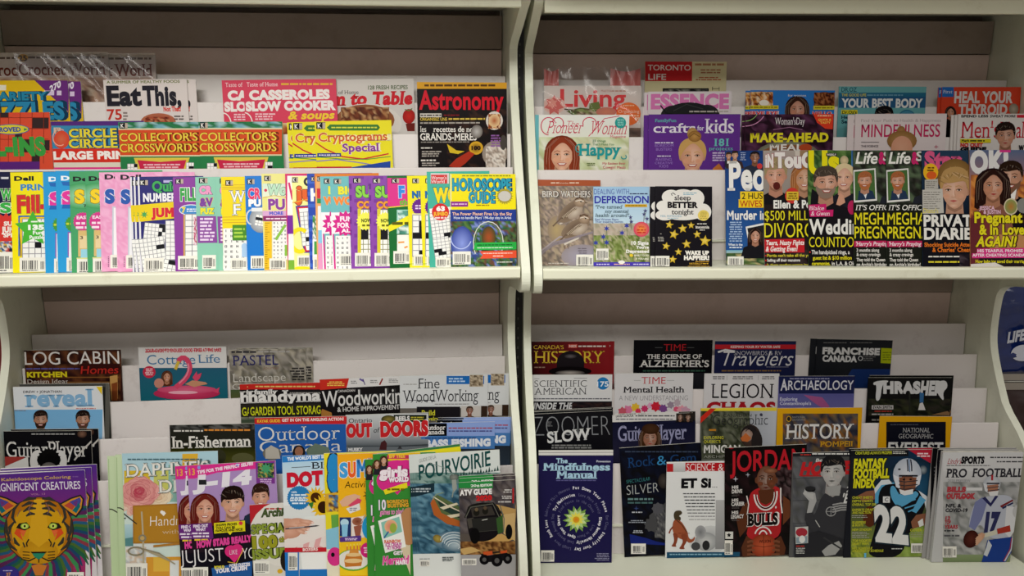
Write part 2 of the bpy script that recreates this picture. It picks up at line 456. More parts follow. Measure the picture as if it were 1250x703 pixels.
def T(text, x0, y0, x1, y1, c, b=.02, i=0.0, s=0, o=None, ob=.05, sh=None, rise=0.0):
    """text whose capitals run from y0 (top) to y1 (baseline) and whose ink runs from x0 to x1"""
    m = cur
    def one(bold, cc, dx=0, dy=0):
        nxt(); polys, mn, mx = glyphs(text, bold, s)
        _, mn0, mx0 = glyphs(text, b, s)
        kx = (x1-x0)/max(1e-6, mx0-mn0); ky = (y1-y0)/CAP
        ax, ay = loc(x0, y1); X = kx/m.sx; Y = ky/m.sy; cc = hx(cc); dx /= m.sx; dy /= m.sy
        wid = (x1-x0)/m.sx
        for p in polys:
            q = []
            for v in p:
                px = (v[0]-mn0)*X+v[1]*Y*i; q.append((ax+px+dx, ay+v[1]*Y-dy+rise*px/wid*(y1-y0)/m.sy))
            m.sheet.add(q, [cc]*len(q))
    if sh: one(b, sh, *( (y1-y0)*.05, (y1-y0)*.07))
    if o: one(b+ob, o)
    one(b, c)
def L(x0, y0, x1, y1, n, c, al='l', fill=.55, r=None):
    """lines of print too small to read"""
    rng = cur.lists; nxt(); c = hx(c); h = (y1-y0)/n
    for k in range(n):
        ya = y0+k*h+h*(1-fill)/2; yb = ya+h*fill; wd = (x1-x0)*(1 if n == 1 else rng.uniform(.7, 1))
        xa = x0 if al == 'l' else (x1-wd if al == 'r' else (x0+x1-wd)/2); x = xa
        while x < xa+wd-h*.3:
            ww = min(h*rng.uniform(.7, 2.8), xa+wd-x); _poly([(x, ya), (x+ww, ya), (x+ww, yb), (x, yb)], [c]*4); x += ww+h*.32
def BC(x0, y0, x1, y1, plain=0):
    R(x0, y0, x1, y1, 'ece9e0'); rng = cur.lists; nxt(); c = hx('26252a'); w = x1-x0; h = y1-y0
    x = x0+w*.1; xe = x0+w*.72
    while x < xe:
        q = w*rng.choice((.02, .035, .05)); _poly([(x, y0+h*.2), (x+q, y0+h*.2), (x+q, y0+h*.82), (x, y0+h*.82)], [c]*4); x += q+w*rng.choice((.02, .03, .045))
    x = x0+w*.8
    while x < x0+w*.94: _poly([(x, y0+h*.28), (x+w*.025, y0+h*.28), (x+w*.025, y0+h*.82), (x, y0+h*.82)], [c]*4); x += w*.05
    L(x0+w*.1, y0+h*.85, x0+w*.7, y0+h*.95, 1, '55545a')
def N(x0, y0, x1, y1, nx, ny, pal, seed=1, jit=.35):
    """a printed photograph too soft to read: a mesh of colours that run into each other"""
    rng = random.Random(seed); nxt(); pal = [hx(p) for p in pal]; nx = int(nx*2.2); ny = int(ny*2.2)
    g = [[(x0+(x1-x0)*(i+(rng.uniform(-jit, jit) if 0 < i < nx else 0))/nx, y0+(y1-y0)*(j+(rng.uniform(-jit, jit) if 0 < j < ny else 0))/ny, rng.choice(pal)) for i in range(nx+1)] for j in range(ny+1)]
    for j in range(ny):
        for i in range(nx):
            q = [g[j][i], g[j][i+1], g[j+1][i+1], g[j+1][i]]
            _poly([p[:2] for p in (q[0], q[1], q[2])], [p[2] for p in (q[0], q[1], q[2])]); _poly([p[:2] for p in (q[0], q[2], q[3])], [p[2] for p in (q[0], q[2], q[3])])
def XW(x0, y0, x1, y1, nx, ny, seed=1, rot=0.0, black=.16, letters=0, line='9a9aa0'):
    """a crossword or letter grid"""
    rng = random.Random(seed); cx, cy = (x0+x1)/2, (y0+y1)/2; cr, sr = cos(radians(rot)), sin(radians(rot))
    def q(x, y): return (cx+(x-cx)*cr-(y-cy)*sr, cy+(x-cx)*sr+(y-cy)*cr)
    nxt(); _poly([q(x0, y0), q(x1, y0), q(x1, y1), q(x0, y1)], [hx('f0efec')]*4); nxt()
    dx, dy = (x1-x0)/nx, (y1-y0)/ny; lw = min(abs(dx), abs(dy))*.07; lc = hx(line)
    if not letters:
        for i in range(nx+1): x = x0+i*dx; _poly([q(x-lw, y0), q(x+lw, y0), q(x+lw, y1), q(x-lw, y1)], [lc]*4)
        for j in range(ny+1): y = y0+j*dy; _poly([q(x0, y-lw), q(x1, y-lw), q(x1, y+lw), q(x0, y+lw)], [lc]*4)
    nxt(); k = hx('1a1a1e')
    for j in range(ny):
        run = 0
        for i in range(nx):
            x, y = x0+i*dx, y0+j*dy
            if letters:
                a, b_ = dx*.3, dy*.28
                f = rng.choice('IELOHT'); B = lambda u, v, s, t: _poly([q(x+a+(dx-2*a)*u, y+b_+(dy-2*b_)*v), q(x+a+(dx-2*a)*s, y+b_+(dy-2*b_)*v), q(x+a+(dx-2*a)*s, y+b_+(dy-2*b_)*t), q(x+a+(dx-2*a)*u, y+b_+(dy-2*b_)*t)], [hx('4a4a50')]*4)
                if f in 'ELOH': B(0, 0, .3, 1)
                if f in 'IT': B(.35, 0, .65, 1)
                if f in 'EOT': B(0, 0, 1, .2)
                if f in 'ELO': B(0, .8, 1, 1)
                if f in 'EH': B(0, .4, 1, .6)
                if f in 'OH': B(.7, 0, 1, 1)
            elif run > 0 or rng.random() < black*.45:
                _poly([q(x, y), q(x+dx, y), q(x+dx, y+dy), q(x, y+dy)], [k]*4); run = run-1 if run > 0 else rng.choice((0, 1, 2))
def WHO(cx, cy, h, skin='d9a482', hair='4a2f22', style='short', shirt='2a2c33', beard=None, sh=1.2, turn=0.0, smile=1, lip='a8433f', eyes='33261f', neck=None):
    """a person's head and shoulders in a cover photograph; h is chin to crown"""
    s = hx(skin); dk = mix(s, (.12, .05, .03), .34); hl = mix(s, (1, .92, .84), .22); hr = hx(hair); hd = mix(hr, (0, 0, 0), .35)
    t = turn*h*.1; q = h
    if style in ('long', 'wavy'):
        k = .62 if style == 'wavy' else .56
        E(cx, cy-.1*q, k*q, .55*q, hr, hd); P(hr, cx-k*q, cy-.1*q, cx+k*q, cy-.1*q, cx+(k+.04)*q, cy+.75*q, cx+.3*q, cy+.95*q, cx-.3*q, cy+.95*q, cx-(k+.04)*q, cy+.75*q)
    if style == 'bob': E(cx, cy-.02*q, .56*q, .62*q, hr, hd)
    if style == 'bun': E(cx, cy-.72*q, .17*q, .19*q, hr, hd)
    if style == 'afro': E(cx, cy-.22*q, .72*q, .62*q, hr, hd)
    if shirt: P(shirt, cx-.28*q, cy+.62*q, cx+.28*q, cy+.62*q, cx+.75*sh*q, cy+.86*q, cx+.95*sh*q, cy+1.7*q, cx-.95*sh*q, cy+1.7*q, cx-.75*sh*q, cy+.86*q)
    P(dk, cx-.22*q, cy+.2*q, cx+.22*q, cy+.2*q, cx+.26*q, cy+.68*q, cx, cy+.82*q, cx-.26*q, cy+.68*q)
    P(mix(dk, (.05, .02, .01), .4), cx-.22*q, cy+.3*q, cx+.22*q, cy+.3*q, cx+.2*q, cy+.5*q, cx, cy+.6*q, cx-.2*q, cy+.5*q)
    for e in (-1, 1): E(cx+e*.36*q, cy+.02*q, .06*q, .11*q, dk)
    # face, jaw and light from one side as printed
    nxt(); pts = []
    for i in range(24):
        a = 2*pi*i/24; rx = .355*q*(1-.30*max(0, sin(a))**2.2); pts.append((cx+rx*cos(a), cy+.5*q*sin(a)))
    for i in range(24): _poly([(cx+t+.06*q, cy+.0*q), pts[i], pts[(i+1) % 24]], [hl, mix(s, dk, .55), mix(s, dk, .55)])
    nxt(); sd = -1 if turn >= 0 else 1
    _poly([(cx+t+sd*.04*q, cy-.3*q), (cx+t+sd*.05*q, cy+.2*q), (cx+sd*.22*q, cy+.36*q), (cx+sd*.33*q, cy+.1*q), (cx+sd*.345*q, cy-.15*q)], [mix(s, hl, .3), mix(s, dk, .2), mix(s, dk, .6), mix(s, dk, .7), mix(s, dk, .7)])
    for e in (-1, 1): E(cx+t+e*.2*q, cy+.14*q, .1*q, .07*q, mix(s, (.55, .12, .08), .14), mix(s, dk, .22) if e == sd else s)
    E(cx+t, cy+.41*q, .12*q, .05*q, hl, mix(s, dk, .2))
    if beard:
        b = hx(beard); P(b, cx-.35*q, cy+.05*q, cx-.29*q, cy+.12*q, cx-.22*q+t, cy+.2*q, cx+t, cy+.17*q, cx+.22*q+t, cy+.2*q, cx+.29*q, cy+.12*q, cx+.35*q, cy+.05*q, cx+.31*q, cy+.34*q, cx+.14*q, cy+.52*q, cx-.14*q, cy+.52*q, cx-.31*q, cy+.34*q)
    for e in (-1, 1):
        x = cx+t+e*.155*q; y = cy-.03*q
        P(mix(s, dk, .75), x-.105*q, y-.005*q, x-.03*q, y-.062*q, x+.05*q, y-.06*q, x+.105*q, y-.005*q, x+.03*q, y+.045*q, x-.04*q, y+.045*q)
        E(x, y, .062*q, .024*q, mix(hx('d8cdc4'), s, .3)); E(x+.005*q, y-.003*q, .028*q, .027*q, eyes); Q(.014*q, mix(hx(eyes), (0, 0, 0), .3), x-.08*q, y-.004*q, x, y-.032*q, x+.08*q, y-.006*q)
        Q(.028*q, mix(hr, s, .25), x-.1*q, y-.095*q+(.02*q if e < 0 else 0), x, y-.125*q, x+.1*q, y-.095*q+(.02*q if e > 0 else 0))
    P(mix(s, dk, .55), cx+t+sd*.03*q, cy-.05*q, cx+t+sd*.07*q, cy+.14*q, cx+t+sd*.03*q, cy+.18*q, cx+t, cy+.12*q)
    E(cx+t, cy+.165*q, .065*q, .022*q, mix(s, dk, .8)); E(cx+t, cy+.135*q, .05*q, .04*q, hl, mix(s, dk, .15)); P(hl, cx+t-.016*q, cy-.05*q, cx+t+.016*q, cy-.05*q, cx+t+.026*q, cy+.12*q, cx+t-.026*q, cy+.12*q)
    if smile:
        P(lip, cx+t-.16*q, cy+.245*q, cx+t-.06*q, cy+.232*q, cx+t+.06*q, cy+.232*q, cx+t+.16*q, cy+.245*q, cx+t+.09*q, cy+.325*q, cx+t-.09*q, cy+.325*q)
        P('eee6df', cx+t-.125*q, cy+.252*q, cx+t+.125*q, cy+.252*q, cx+t+.07*q, cy+.296*q, cx+t-.07*q, cy+.296*q)
    else:
        P(lip, cx+t-.115*q, cy+.27*q, cx+t, cy+.245*q, cx+t+.115*q, cy+.27*q, cx+t, cy+.315*q)
    if style in ('short', 'fringe', 'quiff', 'afro', 'buzz'):
        up = {'short': .0, 'fringe': .03, 'quiff': .1, 'afro': .0, 'buzz': -.05}[style]; lo = {'short': -.24, 'fringe': -.14, 'quiff': -.25, 'afro': -.24, 'buzz': -.32}[style]
        P(hr, cx-.4*q, cy+.02*q, cx-.43*q, cy-.22*q, cx-.36*q, cy-(.45+up)*q, cx-.16*q, cy-(.58+up)*q, cx+.14*q, cy-(.6+up)*q, cx+.36*q, cy-(.48+up)*q, cx+.43*q, cy-.22*q, cx+.4*q, cy+.02*q,
          cx+.345*q, cy-.12*q, cx+.3*q, cy+(lo-.04)*q, cx+.1*q, cy+(lo-.02)*q, cx-.12*q, cy+(lo+.03)*q, cx-.3*q, cy+lo*q, cx-.345*q, cy-.1*q)
        rg = random.Random(int(cx*7+cy)); top = cy-(.56+up)*q
        for i_ in range(16):
            u_ = -1+2*i_/15; x_ = cx+u_*.38*q; y_ = cy-(.5+up*.8)*q+.2*q*u_*u_; d_ = rg.uniform(.1, .22)*q; s_ = rg.uniform(-.06, .12)*q
            Q(.035*q, mix(hr, (1, .78, .6), rg.uniform(.03, .2)) if i_ % 2 else hd, x_-s_, y_+.02*q, x_, y_+d_*.5, x_+s_*1.6, min(y_+d_, cy-.2*q), taper=.8)
        for i_ in range(7):
            u_ = -.8+1.6*i_/6; P(hr, cx+u_*.38*q-.07*q, cy-(.44+up)*q+.16*q*u_*u_, cx+u_*.4*q+rg.uniform(-.06, .06)*q, cy-(.62+up)*q+.2*q*u_*u_, cx+u_*.38*q+.07*q, cy-(.44+up)*q+.16*q*u_*u_)
    elif style in ('long', 'wavy', 'bob', 'bun'):
        P(hr, cx-.4*q, cy+.12*q, cx-.46*q, cy-.2*q, cx-.34*q, cy-.5*q, cx, cy-.63*q, cx+.34*q, cy-.5*q, cx+.46*q, cy-.2*q, cx+.4*q, cy+.12*q, cx+.33*q, cy-.16*q, cx+.1*q, cy-.42*q, cx-.08*q, cy-.4*q, cx-.33*q, cy-.12*q)
        if style != 'bun':
            for e in (-1, 1): P(hr, cx+e*.33*q, cy-.2*q, cx+e*.5*q, cy-.1*q, cx+e*.56*q, cy+.5*q, cx+e*.36*q, cy+.62*q, cx+e*.34*q, cy+.1*q)
            rg = random.Random(int(cx*5+cy))
            for e in (-1, 1):
                for i_ in range(6):
                    x_ = .35+.04*i_; Q(.03*q, mix(hr, (1, .75, .55), rg.uniform(.04, .2)) if i_ % 2 else hd, cx+e*(.05+.04*i_)*q, cy-(.6-.02*i_)*q, cx+e*x_*q, cy-(.32-.03*i_)*q, cx+e*(x_+.03)*q, cy+.1*q, cx+e*(x_+rg.uniform(-.03, .05))*q, cy+rg.uniform(.4, .6)*q, taper=.5)
def K(x0, y0, x1, y1):       # the small publisher's square at a puzzle booklet's corner
    R(x0, y0, x1, y1, '1b1b20'); R(x0+(x1-x0)*.68, y0+(y1-y0)*.06, x1, y1-(y1-y0)*.06, 'b9a99a'); T('K', x0+(x1-x0)*.12, y0+(y1-y0)*.2, x0+(x1-x0)*.58, y0+(y1-y0)*.85, 'f2f0ea', s=1)
# ================================================================== LEFT RACK, UPPER LEVEL
A1 = (0, 40, 4.395); A2 = (200, 60, 4.395); A3 = (400, 60, 4.392); A4 = (0, 190, 4.395); A5 = (200, 190, 4.395); A6 = (400, 190, 4.392)
def crochet():
    R(88, 105, 572, 128, 'cfc4bb'); L(150, 122, 560, 142, 1, '6d5b52'); E(122, 134, 28, 20, 'd8a33a'); T('25', 100, 122, 145, 150, '4a3a20', b=.03)
    T('Crochet World', 103, 164, 570, 226, '7d3a2b', b=.015, s=1)
    G(88, 232, 580, 300, 'c9b4a8', 'a98f80'); N(100, 240, 570, 520, 8, 6, ['b08c78', 'd9c9b6', '8f6a58', 'c7a58c'], 3)
M(A1, 'LU1', 2, 88, 105, 490, -2, 'dccfc8', 'crochet magazine in front of its two spare copies at the top left')
crochet()
C(-74, 108, 0, 'crochet magazine copy cut off by the left edge of the photo')
C(345, 111, 1, 'spare crochet magazine with a white plastic glare, poking out to the right')
def variety():
    P('6b2f7c', 180, 255, 370, 255, 370, 470, 365, 420); P('e0b91e', -20, 255, 185, 255, 365, 425, 365, 640, -20, 640)
    R(-10, 280, 32, 308, 'e8e2cc'); T('270', 268, 288, 330, 320, 'eee6f2', i=0, b=.04, rise=1.0); L(236, 300, 330, 345, 1, 'd9c6e2')
    T('VARIETY', -58, 320, 255, 360, '2a86a8', b=.05, o='1b4c66'); T('PUZZLES', -140, 376, 350, 462, '2f8ab4', b=.05, o='153c58', ob=.04)
M(A1, 'LU2', 1, -122, 257, 484, -3, 'e2bd22', 'yellow and purple variety puzzle booklet beneath the crochet magazines', name='puzzle_magazine', cat='puzzle booklet')
variety()
C(-50, 262, 0, 'spare yellow and purple variety puzzle booklet, only its right edge showing')
M(A1, 'LU2', 0, 553, 253, 448, -5, 'ddd3d0', 'white healthy eating magazine with thick black title letters')
T('A SUMMER OF HEALTHY FOODS', 572, 258, 965, 272, '6f7a3a', b=.03); T('Eat', 575, 290, 762, 386, '25232c', b=.05); T('This,', 768, 290, 975, 386, '25232c', b=.05)
T('Not That!', 878, 396, 972, 420, 'd6453c', b=.05); T('75', 576, 410, 655, 464, 'c23328', b=.02, s=1); L(660, 420, 690, 470, 3, '8c7f7a')
E(850, 475, 95, 45, '8d3b2a', 'b56a4d'); N(780, 450, 910, 500, 5, 3, ['7a2f20', 'a85238', 'c98a60', '5d2318'], 5); L(935, 440, 1000, 470, 2, '6b6360')
C(603, 254, -1, 'spare white healthy eating magazine, a sliver showing behind its twin')
M(A2, 'LU2', 2, 425, 165, 498, -6, 'd8455f', 'pink casserole cookbook magazine in front of its twin')
T('Taste of Home', 445, 178, 610, 200, 'f3d6dc', b=.0, s=1); L(628, 178, 905, 196, 1, 'e3b23c'); T('CASSEROLES', 458, 224, 892, 268, 'f1e9e6', b=.07); T('SLOW COOKER', 440, 284, 925, 328, 'f1e9e6', b=.07)
T('& soups', 665, 334, 915, 374, 'f0cf3a', b=.035, i=.25); L(490, 340, 620, 380, 3, 'f1c9d2'); ARC(430, 400, 45, 62, -90, 0, 6, 'f1e9e6'); N(430, 395, 920, 640, 8, 4, ['c98a4a', 'e2c27a', '8f3d22', 'd9d0b8'], 8)
C(310, 167, 1, 'pink casserole cookbook magazine peeking out on the left behind its twin')
M(A3, 'LU2', 0, -35, 165, 495, -7, 'cfc9c4', 'farm food magazine with red italic title and roast meat')
T('128 FRESH RECIPES', 216, 196, 430, 216, '5d6a4c', b=.03); T('Taste of Home', -20, 222, 165, 242, '4a4644', b=.0, s=1)
T('Farm to Table', -110, 236, 455, 300, 'c8202c', b=.05, i=.15, s=1); E(210, 400, 190, 110, 'c3b8ae', 'd8d2cb'); E(200, 380, 160, 85, '6b2f1c', '8f5634'); N(70, 310, 330, 430, 8, 4, ['4f2214', '7a4024', 'a8764a', '5f2b18', 'c0986a'], 11); E(437, 360, 34, 40, 'c8281f', '9c1a14'); Q(5, '4c7a34', 415, 322, 437, 330, 455, 318); P('6d2018', 420, 400, 470, 395, 470, 440, 430, 440)
M(A3, 'LU3', 0, 478, 176, 482, 3, '1c1418', 'dark recipe magazine with red title under a mustard stripe')
R(478, 170, 962, 212, 'd29a2a'); L(518, 184, 905, 204, 1, '5d3d14'); N(640, 320, 962, 640, 8, 8, ['1c1418', '2a1c1c', '1c1418', '38261f', '1f1719'], 6)
T('Astronomy', 490, 224, 945, 318, 'cf1f30', b=.03); R(495, 342, 610, 362, 'c9c3ba'); L(498, 346, 608, 358, 1, '2a2226'); L(622, 346, 710, 358, 1, '7b1d22')
T('ORGANISEZ UNE', 496, 364, 640, 380, 'd2b44a', b=.02); L(648, 364, 845, 380, 1, 'd2b44a'); L(496, 386, 820, 400, 1, 'a39a92')
T('recettes de nos', 566, 412, 795, 440, 'e8e3dc', b=.015, s=1); T('les', 496, 410, 528, 440, 'e8e3dc', b=.0, s=1); T('GRANDS-MERES', 496, 448, 800, 484, 'e8e3dc', b=.02, s=1); L(500, 490, 760, 500, 1, '8c857f')
E(895, 382, 46, 50, 'd8cfc6'); N(862, 346, 928, 425, 5, 5, ['8a3a22', 'c98a50', 'e2c9a0', '6d2a1a'], 14); E(895, 382, 30, 34, 'b05a34', 'e0c090')
E(797, 528, 38, 36, 'd2a12c'); E(797, 528, 32, 30, '2a1c14', 'd2a12c'); T('100', 772, 518, 822, 538, '2a1c10', b=.06); L(500, 520, 560, 532, 1, 'd8d2ca'); L(505, 540, 612, 575, 3, 'a8a098'); L(500, 585, 580, 600, 1, 'd8d2ca'); L(505, 602, 605, 625, 2, 'a8a098')
E(800, 440, 32, 36, 'b8b4b0', '6d6560'); P('d2b42c', 640, 505, 690, 540, 735, 545, 700, 560, 655, 552); P('a83422', 650, 625, 690, 585, 760, 545, 790, 560, 740, 610, 700, 640); E(900, 560, 70, 70, 'b9aca0', '8d7f74'); N(850, 520, 958, 640, 5, 5, ['cfc2b6', '8d7f74', 'e0d8cf', 'b3a396'], 17); E(945, 500, 18, 40, '4a4440'); L(875, 455, 930, 525, 5, '8a5a9c', al='c')
# ---- tier three: crosswords
M(A1, 'LU3', 0, -176, 430, 441, -4, 'd65038', 'orange red fill-in puzzle booklet at the far left of its tier', name='puzzle_magazine', cat='puzzle booklet')
for q in ((-5, 425, 45, 455), (172, 455, 262, 515), (80, 540, 118, 565), (110, 570, 170, 640), (235, 575, 268, 630), (170, 640, 215, 690), (-110, 460, -40, 560)): R(*q, '3a2c2c')
for x in (-60, 0, 45, 108, 172, 235): Q(3, '8f3426', x, 425, x, 700)
for y in (455, 512, 570, 640): Q(3, '8f3426', -230, y, 262, y)
E(60, 517, 98, 28, '4a6aa0'); E(60, 517, 92, 24, 'd8c93a'); T('IMPROVED', -60, 508, 112, 530, '2a4f9c', b=.05); P('3a8f4a', 128, 510, 150, 517, 128, 526); T('FILL-INS', -170, 568, 250, 655, '3f9a44', b=.07, o='e8e2d8', ob=.03); R(-235, 690, 215, 1000, '5b2a78')
M(A1, 'LU3', 1, 272, 476, 500, -4, 'cf3c2c', 'large print puzzle booklet reading CIRCLE twice, left of the collector crosswords', name='puzzle_magazine', cat='puzzle booklet')
R(272, 470, 800, 498, '55307a'); R(275, 498, 800, 620, '3d86ad'); R(288, 508, 325, 540, 'c9b8a8'); T('K', 300, 514, 320, 534, '1b1b20', s=1); T('CIRCLE', 370, 516, 628, 560, 'e6d23a', b=.03, s=1, o='244a6a'); T('CIRCLE', 370, 570, 632, 616, 'e6d23a', b=.03, s=1, o='244a6a')
E(330, 572, 42, 48, 'd24a34'); E(330, 572, 36, 42, 'cf6a4a', 'd24a34'); ARC(322, 560, 38, 44, 60, 300, 5, 'e8a890'); R(272, 622, 800, 690, 'cf3428'); T('LARGE PRINT', 288, 638, 720, 676, 'efe9e2', b=.06); R(280, 694, 800, 720, 'd8d2c0'); P('d83a86', 280, 720, 800, 720, 800, 770, 280, 800)
def collectors(x):
    N(x, 385, x+450, 430, 8, 2, ['2f7a4c', '2f7a4c', '6fa8b4', '2a6c46', '9cc0c4'], 21); R(x, 428, x+450, 568, 'd2502c'); R(x, 422, x+450, 430, 'd8cfa8'); R(x, 564, x+450, 571, 'd8cfa8')
    T("COLLECTOR'S", x+8, 448, x+420, 490, 'e6cf4a', b=.012, o='7a3012', ob=.025, s=1); T('CROSSWORDS', x+8, 504, x+420, 548, 'e6cf4a', b=.012, o='7a3012', ob=.025, s=1); K(x+8, 392, x+50, 424)
    P('d6c04a', x+82, 578, x+378, 578, x+340, 700, x+118, 700); P('c22a4a', x+100, 590, x+220, 600, x+360, 590, x+328, 700, x+135, 700); L(x+120, 608, x+340, 636, 2, 'e6b8c0', al='c'); XW(x+48, 610, x+100, 700, 3, 5, 2); XW(x+360, 605, x+400, 700, 3, 5, 4)
M(A2, 'LU3', 3, 185, 390, 450, -2, '2d7a48', 'green and orange collector crosswords booklet on the right of the pair', name='puzzle_magazine', cat='puzzle booklet')
collectors(185)
C(-246, 392, 2, 'green and orange collector crosswords booklet on the left of the pair')
def crypto(x):
    K(x+10, 392, x+58, 428); P('3f7a3a', x+66, 420, x+82, 404, x+340, 404, x+352, 420, x+340, 436, x+82, 436); L(x+90, 414, x+335, 426, 1, 'd9d84a'); T('Cryptograms', x+22, 450, x+392, 494, 'd2603a', b=.02, s=1, o='f0e6b0', ob=.03); T('Special', x+150, 508, x+350, 548, '8a3f9c', b=.03, s=1, o='f0e6d8', ob=.03)
    Q(7, 'c8283a', x-5, 492, x+60, 535, x+150, 575, x+260, 588, x+400, 560); Q(4, '3a8f4a', x, 575, x+150, 588, x+280, 590, x+410, 575); Q(6, '8d86b4', x, 600, x+120, 590, x+260, 610, x+410, 640); R(x+15, 556, x+142, 576, '34408f'); L(x+24, 561, x+135, 572, 1, 'e6e2f0'); P('2a4a9c', x+200, 632, x+410, 600, x+410, 700, x+200, 700); P('b8263c', x, 628, x+200, 628, x+200, 700, x, 700)
M(A2, 'LU3', 2, 808, 388, 412, -8, 'e8dc2e', 'yellow cryptogram booklet with purple word, front of its three copies', name='puzzle_magazine', cat='puzzle booklet')
crypto(808)
C(684, 392, 1, 'yellow cryptogram booklet showing its left third behind the front copy')
C(660, 394, 0, 'yellow cryptogram booklet, rearmost, only a thin left edge showing')
# ---- the long fan of puzzle booklets on the shelf
FY = 3.0/62
PZ = dict(name='puzzle_magazine', cat='puzzle booklet', yaw=.06)
def pz(F, k, x, y, base, label, w=350, dy=-4, yaw=None):
    q = dict(PZ)
    if yaw is not None: q['yaw'] = yaw
    M(F, 'LUF', k, x, y, w, dy, base, label, **q)
pz(A4, 1, -62, 88, '1f2140', 'navy jumbo puzzle booklet at the left end of the fan', w=400)
T('W', 0, 182, 66, 235, '3fae4a', b=.05, s=1, o='e8efe2', ob=.04); T('S', 0, 256, 60, 305, '3fae4a', b=.05, s=1, o='e8efe2', ob=.04); L(-50, 110, 45, 130, 1, 'd0d0d8'); ST(32, 395, 90, 'd23a34', 16, .78); T('SU', 20, 355, 66, 376, 'f0ebe4', b=.05); T('JUM', 8, 384, 76, 412, 'f0ebe4', b=.06); T('SPE', 18, 418, 74, 438, 'f0ebe4', b=.05); N(-50, 460, 70, 520, 6, 3, ['c84a34', 'e8e0d8', '3a6a9c', '1f2140', 'd2b43a'], 4); BC(-40, 518, 75, 628)
pz(A4, 2, 55, 90, 'f2e21c', 'yellow puzzle booklet with a green star, left of the blue pair', w=415)
T('Dell', 76, 112, 180, 134, '1f1f24', b=.05); T('PRINT', 110, 155, 290, 186, '3a86c8', b=.04); T('Fill-In', 92, 218, 330, 304, 'd23436', b=.05, o='8a8f3a'); R(98, 322, 300, 540, '2a6ab4'); R(106, 330, 300, 540, 'f0c81e'); XW(120, 340, 320, 590, 6, 8, 5); Q(4, '3a3a3a', 104, 420, 112, 540); ST(175, 395, 100, '4cb43a', 5, .5); L(165, 348, 222, 362, 1, 'e8f2e0'); T('135', 150, 374, 236, 398, 'f2f6ee', b=.07); T('Fun', 176, 405, 226, 424, 'f2f6ee', b=.03); T('Puzzles', 158, 430, 244, 448, 'f2f6ee', b=.03); BC(105, 548, 245, 625); L(110, 632, 240, 642, 1, '8a8a2a')
def blue(x):
    T('Dell', x+30, 110, x+140, 132, 'f0f4f8', b=.05); P('2a6ab8', x+32, 140, x+110, 140, x+180, 168, x+40, 160); T('S', x+36, 196, x+100, 262, 'e23a9c', b=.06, o='f2d0e6', ob=.04); P('2a6ab8', x+40, 262, x+78, 262, x+80, 284, x+34, 284); ST(x+95, 366, 46, '4a9a3c', 18, .85); L(x+58, 356, x+120, 376, 1, 'c8d23a'); R(x+66, 410, x+260, 540, '8a5ab0'); R(x+72, 416, x+260, 560, 'f0eef2'); BC(x+60, 548, x+190, 622)
pz(A4, 4, 297, 82, '2f9ad8', 'light blue puzzle booklet, right one of the two', w=415)
blue(297); C(230, 87, 3, 'light blue puzzle booklet, left one of the two')
def green(x):
    T('Dell', x+20, 112, x+128, 135, '1f1f24', b=.05); E(x+70, 215, 120, 70, 'a8e0b8', '3f9a5c'); T('S', x+30, 186, x+82, 250, 'f2cf2a', b=.06, o='8a7a1a', ob=.03); T('SHF', x+90, 190, x+240, 250, 'f2cf2a', b=.06); T('THE', x+72, 260, x+140, 274, '2a2a2a', i=.2); ST(x+72, 352, 52, 'd23a8c', 22, .88); T('EASY', x+40, 322, x+110, 338, 'f4dcea', b=.04); L(x+36, 350, x+120, 395, 2, 'f4dcea'); R(x+48, 400, x+260, 540, 'd8b878'); R(x+56, 428, x+260, 495, 'e6cfa0'); T('3', x+58, 430, x+74, 446, '4a3a2a'); R(x+62, 500, x+260, 550, '9ad0e2'); BC(x+42, 552, x+160, 628); R(x+40, 545, x+160, 552, 'd8d890')
pz(A4, 6, 456, 82, '4aa06a', 'mint green puzzle booklet, right one of the two', w=415)
green(456); C(371, 84, 5, 'mint green puzzle booklet, left one of the two')
def pink(x):
    N(x, 85, x+420, 660, 12, 18, ['eaa6cc', 'e89cc6', 'eeb0d2', 'e698c2'], 7); T('Dell', x+30, 104, x+140, 128, '1f1f24', b=.05); T('S', x+32, 188, x+84, 254, '2f5aac', b=.07, o='dfe4f4', ob=.03); T('UDOKU', x+95, 188, x+320, 254, '2f5aac', b=.07); R(x+70, 275, x+400, 540, 'c8ccd8'); R(x+78, 282, x+400, 540, 'f2f0f4'); BC(x+60, 534, x+190, 606); L(x+48, 540, x+54, 600, 6, '7a4a6a')
pz(A4, 8, 616, 92, 'eaa4ca', 'pink puzzle booklet, right one of the two', w=428)
pink(616); C(531, 90, 7, 'pink puzzle booklet, left one of the two')
def number(x):
    P('e4e2ea', x, 100, x+9, 100, x+26, 660, x, 660)
    P('e8cc1e', x, 265, x+400, 230, x+400, 320, x+10, 355); K(x+10, 130, x+55, 160); R(x+138, 132, x+185, 145, 'b8b0e0'); T('Quick', x+78, 140, x+260, 190, '3fa85a', b=.04, o='1a2a4a', s=1); T('NUMBER', x+30, 205, x+210, 246, 'f0eef4', b=.05); ST(x+36, 316, 22, '4aa45a', 7, .4); T('JUMBO', x+72, 285, x+290, 328, 'd2283a', b=.07, o='f0dc5a', ob=.03)
    XW(x+30, 365, x+145, 550, 6, 9, 12, 6); XW(x+20, 440, x+150, 640, 6, 9, 13, -8); XW(x+150, 350, x+330, 560, 7, 9, 14); XW(x+130, 575, x+330, 690, 8, 5, 15, 12); BC(x+36, 550, x+140, 622)
pz(A4, 11, 738, 113, '2c2a72', 'indigo number puzzle booklet in front of two thin white edges', w=352)
number(738); C(716, 115, 10, 'indigo number booklet copy showing only a white edge, nearer to its twin'); C(697, 115, 9, 'indigo number booklet copy showing only a white edge, beside the pink pair')
pz(A5, 12, 48, 116, '8a3f9c', 'purple fill-in booklet, left of the teal crossword pair')
